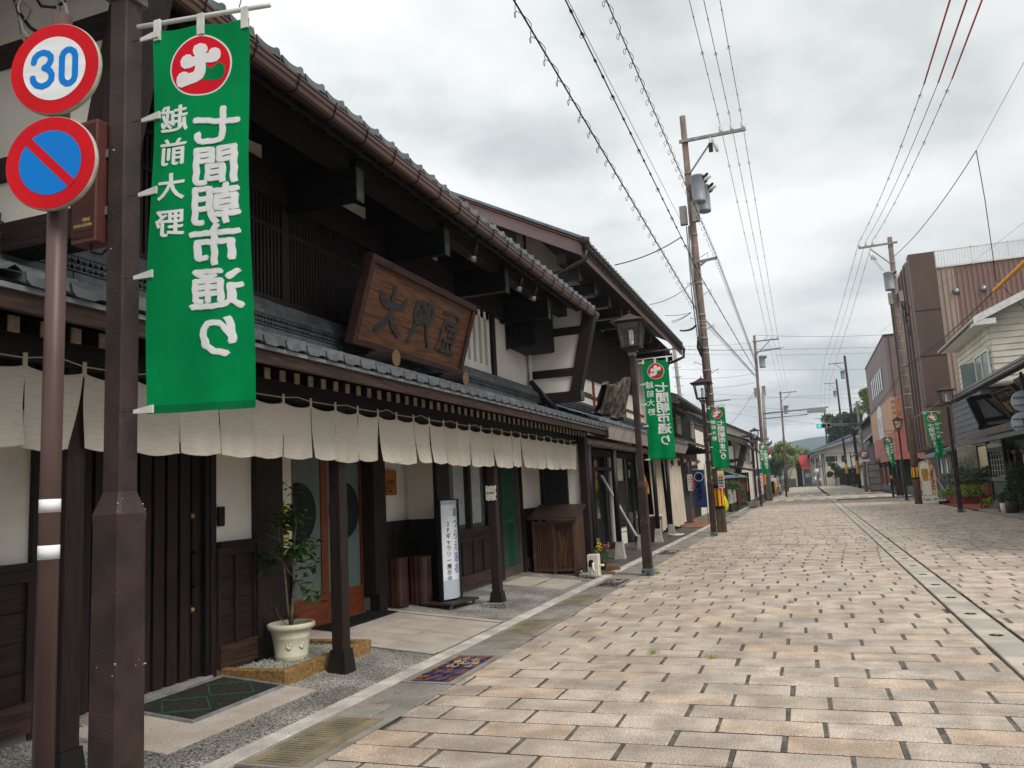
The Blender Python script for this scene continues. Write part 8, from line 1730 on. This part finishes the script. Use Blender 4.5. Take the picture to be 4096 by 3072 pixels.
farpole('near black utility pole at the far right', (6.08,109,0), (3378,1423), 109, .2, .14, 'wood_pole_dark', -1, .9, True, (1.8,3.4)); farpole('second black utility pole at the far right', (6.22,142,0), (3345,1517), 142, .2, .14, 'wood_pole_dark', -1, .6, True, (2.0,3.6))
farpole('grey concrete pole with a road sign beside the pink building', (5.26,84.8,0), (3429,1614), 84.8, .17, .12, 'concrete', 0, .6, False); farpole('black pole with a yellow plate closing the right row', (4.4,176,0), (3297,1643), 176, .2, .15, 'wood_pole_dark', -1, 1.5, True, (2.2,3.4))
farpole('thin black pole before the white car', (6.32,125,0), (3400,1810), 125, .1, .08, 'wood_pole_dark', 0, .4, False)
t = thing('steel_signal_pole', 'green-grey steel pole with round sign backs carrying the left signal arm', 'signal pole', (-2.74,65.5,0)); tp = at(3050,1566,1,65.5)
P(MB().cyl((-2.74,65.5,0),(-2.78,65.5,4.6),.13,.11,14), 'shaft', 'steel_green', t, True); P(MB().cyl((-2.95,66.2,0),(tp.x,66.2,tp.z),.16,.12,14), 'concrete_shaft', 'concrete', t, True)
a0, a1 = at(3050,1655,1,65.5), at(3312,1628,1,65.5)
P(MB().cyl((a0.x,65.5,a0.z),(a1.x,65.5,a1.z),.06).cyl((a0.x,65.5,a0.z-.4),(at(3230,1652,1,65.5).x,65.5,at(3230,1652,1,65.5).z-.1),.04), 'signal_arm', 'steel', t, True)
c = at(3266,1640,1,65.4); P(MB().bbox(c.x-.68,c.x+.68,65.2,65.5,c.z-.2,c.z+.2,.04), 'signal_back', 'signal_body', t)
for u, v, mt_ in ((3071,1768,'concrete'),(3071,1832,'concrete')): c = at(u,v,1,65.3); P(MB().lathe([(.33,0),(.33,.02),(0,.02)],n=24).map(lambda p: Vector((c.x+p.x,c.y-p.z,c.z+p.y))), 'sign_back', 'steel', t, True)
c = at(3063,1806,1,65.2); P(MB().lathe([(.36,0),(.36,.02),(0,.02)],n=28).map(lambda p: Vector((c.x+p.x,c.y-p.z,c.z+p.y))), 'red_disc', 'sign_red', t, True); P(MB().lathe([(.25,.021),(0,.024)],n=24).map(lambda p: Vector((c.x+p.x,c.y-p.z,c.z+p.y))), 'blue_disc', 'sign_blue', t, True)
t = thing('traffic_signal', 'horizontal traffic signal showing green over the crossing', 'traffic light', tuple(at(3296,1703,1,84)))
c = at(3296,1703,1,84); P(MB().bbox(c.x-.68,c.x+.68,83.9,84.1,c.z-.22,c.z+.22,.05), 'housing', 'signal_body', t)
for i, mt_ in enumerate(('signal_green','lens_dark','lens_dark')): q = c.x-.44+.44*i; P(MB().lathe([(.165,0),(.16,.03),(0,.05)],n=22).map(lambda p: Vector((q+p.x,83.9-p.z,c.z+p.y))), 'lens', mt_, t, True); P(MB().grid(lambda a,b: (q+.18*math.cos(math.pi*a), 83.9-.22*b, c.z+.18*math.sin(math.pi*a)), 10, 1), 'hood', 'signal_body', t)
e1_ = at(3445,1694,1,84.4); P(MB().cyl((c.x+.68,84,c.z+.08),(e1_.x,84.6,e1_.z),.05).cyl((c.x+.68,84,c.z-.06),(e1_.x,84.6,e1_.z-.15),.035), 'arm', 'steel', t, True)
t = thing('round_direction_sign', 'round white sign with red ring and blue vehicle mark on the concrete pole', 'road sign', tuple(at(3460,1820,1,84)))
c = at(3460,1820,1,84); 
def dm(p): return Vector((c.x+p.x, 84.2-p.z, c.z+p.y))
P(MB().lathe([(.38,0),(.38,.02),(0,.02)],n=28).map(dm), 'red_ring', 'sign_red', t, True); P(MB().lathe([(.30,.021),(0,.024)],n=28).map(dm), 'white_face', 'sign_white', t, True); P(MB().box(-.16,.16,-.14,-.08,.026,.03).prism([(-.18,.02,.026),(.1,-.05,.026),(.18,.0,.026),(.1,.12,.026),(-.02,.06,.026),(-.1,.14,.026)], (0,0,.004)).map(dm), 'blue_mark', 'sign_blue', t); P(MB().box(-.3,.4,-.62,-.42,0,.02).map(dm), 'plate', 'sign_white', t)
street_lamp(-1.9, 77.6, 'old funnel-topped street lamp past the crossing on the left', arm=0, group='far street lamps'); street_lamp(5.2, 166, 'small street lamp at the far right end', arm=0, group='far street lamps')
def cable(label, pts, r_=.012, sag=.0, mat='cable', spiral=0, clips=0, group='overhead cables along the street', ext=0):
    """cable through the given points; each span sags; spiral hangers hang a loop wire below it"""
    o = []
    for a, b in zip(pts[:-1], pts[1:]):
        a, b = Vector(a), Vector(b); n = 14
        for i in range(n): s = i/n; o.append(a.lerp(b, s)-Vector((0,0,4*sag*s*(1-s))))
    o.append(Vector(pts[-1]))
    t = thing('overhead_cable', label, 'cable', tuple(pts[0]), group)
    P(MB().tube(o, r_, 6), 'cable', mat, t, True)
    L = [0]
    for a, b in zip(o[:-1], o[1:]): L.append(L[-1]+(b-a).length)
    def pt(s):
        for i in range(len(L)-1):
            if L[i+1] >= s: return o[i].lerp(o[i+1], (s-L[i])/(L[i+1]-L[i]+1e-9)), (o[i+1]-o[i]).normalized()
        return o[-1], Vector((0,1,0))
    if spiral:
        q = []; s = 0.0; st_ = spiral/10
        while s < L[-1]:
            p, d = pt(s); ph_ = 2*math.pi*s/spiral; sd = d.cross(Vector((0,0,1))).normalized(); rr_ = .085
            q.append(p+sd*rr_*.8*math.sin(ph_)+Vector((0,0,-rr_*.9+rr_*math.cos(ph_))) + d*.06*math.sin(2*ph_)); s += st_
        P(MB().tube(q, .0055, 4, False), 'spiral_hanger', mat, t)
    if clips:
        m = MB(); s = clips*.5; k_ = 0
        while s < L[-1]:
            p, d = pt(s); m.tube([p-d*.07, p, p+d*.07], [r_*1.1, r_*2.2, r_*1.2], 6)
            if k_ % 3 == 0: m.tube([p+Vector((.0,0,-.03))+Vector((.045*math.cos(a), 0, .045*math.sin(a))) for a in [i_*.7 for i_ in range(10)]], .006, 4)
            s += clips*(.7+.6*((k_*7)%5)/5); k_ += 1
        P(m, 'clip', mat, t, kind='stuff')
    return t
def far_ext(p0, p1, y): s = (y-p0.y)/(p1.y-p0.y); return p0+(p1-p0)*s
zt = onA(13.6)[0].z
for i, (x, u, ub, vb) in enumerate(((-1.63,2757,3070,1349),(-1.27,2815,3095,1362),(-.91,2880,3112,1353))):
    p1 = Vector((x,26.95,13.66)); q = at(u,0,0,x); cable(('left','middle','right')[i]+' of three high wires on the left pole cross arm', [far_ext(p1,q,-6), p1, at(ub,vb,1,71.9)], .009, .0 if i else .0, clips=1.6)
    a = at(ub,vb,1,71.9); cable(('left','middle','right')[i]+' of three high wires running on past the crossing', [a, at((3123,3136,3150)[i],(1560,1562,1563)[i],1,108)], .008, .15)
def comm(label, top, pole_pt, xpl, nxt=None, **k):
    p1 = Vector(pole_pt); q = at(top[0],top[1],0,xpl); cable(label, [far_ext(p1,q,-6), p1]+([Vector(nxt)] if nxt else []), **k)
nB = lambda u, v: at(u,v,1,71.8)
comm('lowest thick cable with spiral hanger reaching the left pole', (2055,0), at(2785,1240,1,26.8), -2.98, at(3020,1500,1,71.8), r_=.014, spiral=.62)
comm('second thick cable with hangers left of the brown pole top', (2262,0), at(2800,1102,1,26.8), -2.85, nB(3022,1483), r_=.013, clips=.8)
comm('thin plain wire beside the second thick cable', (2272,0), at(2722,880,1,26.8), -3.0, None, r_=.006)
comm('third cable with spiral hanger passing the grey transformers', (2425,0), Vector((-2.14,26.85,9.1)), -2.4, nB(3024,1450), r_=.011, spiral=.5)
for i, (ut, u2, v2, x2) in enumerate(((3800,3696,336,3.80),(3867,3753,330,4.14),(3928,3808,316,4.48))):
    p1 = Vector((x2,45.5,13.94)); q0 = at(ut,0,0,x2); q1 = at(u2,v2,0,x2); nm = ('left','middle','right')[i]
    cable(nm+' of three high wires on the right pole cross arm', [q1, p1, at((3300,3323,3346)[i],1430,1,108.9), at((3283,3299,3318)[i],1525,1,141.9), at((3283,3299,3315)[i],1640,1,176)], .010, .25, clips=1.5 if i != 1 else 0)
    cable(nm+' of three orange sleeved wires at the top right', [far_ext(q1,q0,3.0), q1], .022, 0, 'cable_orange', group='orange insulating sleeves on the right wires')
Q = at(3905,602,1,30)
cable('drop line from the right pole up to its junction clamp', [Vector((5.38,45.5,12.9)), Q], .016, .3); cable('thin line rising from the clamp to the right edge', [Q, at(4150,150,1,22)], .007); cable('twisted drop line falling from the clamp to the cream house', [Q, at(3940,800,1,31), at(3985,1120,1,35), at(4110,1245,1,35.6)], .014)
c0 = Vector((5.36,45.4,at(3628,1460,1,45.4).z)); sE = at(3977,1163,0,5.36); s2 = at(4140,1010,0,5.36)
cable('looped cable climbing towards us from the right pole', [c0, sE], .014, .15, spiral=.55); cable('yellow protective sleeve on the cable at the right edge', [sE, s2], .055, 0, 'stripe_yellow', group='yellow cable sleeve'); cable('looped cable running on from the right pole to the far poles', [c0, at(3395,1705,1,108)], .014, .8, spiral=.9)
cable('thin line crossing before the pink clad wall', [at(3520,1330,1,60), at(4110,880,1,40)][::-1], .006); cable('low line from the right pole to the lamp post', [Vector((5.3,45.5,4.35)), Vector((5.36,34.8,4.5))], .016, .12, 'galv')
# service lines to the left roofs
eA = onA(9.6)[0]; cable('drop cable from the left pole to the tall shop roof', [at(2725,948,1,26.9), at(2460,1060,1,22)], .018, .12); cable('thin drop line to the tall shop eave', [at(2780,1120,1,26.9), at(2600,1218,1,24)], .01, .15)
for i, (u, v) in enumerate(((2660,1262),(2685,1285),(2690,1291))): cable(('upper','middle','lower')[i]+' short line from the left pole to the far eave corner', [at(2765,1250,1,26.9), at(u,v,1,27.6)], .009, .04)
cable('thick looped lead from the left pole to the gutter corner', [at(2785,1300,1,26.9), at(2762,1318,1,27), at(2722,1322,1,28)], .035, .02)
# lines crossing the street at the junction
CR = [((2690,1384),(3010,1372),75),((2690,1392),(3140,1390),75),((2700,1400),(3600,1386),80),((2690,1415),(3700,1402),78),((2690,1478),(3700,1474),90),((2700,1512),(3030,1492),74),((2830,1552),(3020,1530),72),((2840,1575),(3560,1590),95),((2840,1600),(3560,1565),100),((3030,1660),(3560,1612),86),((2840,1640),(3300,1700),110),((2900,1720),(3020,1560),71),((3070,1696),(3450,1690),120),((3020,1340),(3700,1328),72),((2840,1612),(3700,1680),105),((3300,1560),(3700,1500),90)]
CL = ['upper beaded line level with the tall shop eave','second beaded line just under the upper one','long third line above the distant pole tops','fourth line crossing at mid height','line passing behind the second lamp at junction height','short line joining the slim pole and the brown far pole','short low line left of the brown far pole','low line crossing above the traffic signal','low line crossing just over the signal arm','line from the steel signal pole to the pink building','line dipping from left towards the green signal light','steep line leaving the brown far pole to the left','lowest line in front of the mountain','highest thin line from the brown far pole to the right','line dipping behind the pink building','line climbing towards the pink building parapet']
for i, (a, b, y) in enumerate(CR): cable(CL[i], [at(a[0],a[1],1,y), at(b[0],b[1],1,y+2)], .013, .25 if i % 2 else .1, 'cable' if i % 3 else 'cable_grey', clips=3 if i < 4 else 0, group='lines strung across the junction')
# telephone pole behind the tall shop
t, on_, tp_ = farpole('slim concrete pole behind the tall shop roof', (at(2730,1500,1,60).x,60,0), (2690,1345), 60, .16, .13, 'concrete', 0, .5, False)
for q in range(9): c, r_ = on_(tp_.z-1-.7*q); P(MB().cyl((c.x-.35,c.y,c.z),(c.x+.35,c.y,c.z),.02), 'step_bolt', 'galv', t)
bpy.data.scenes.remove(TSC)
print('objects', len(bpy.data.objects))
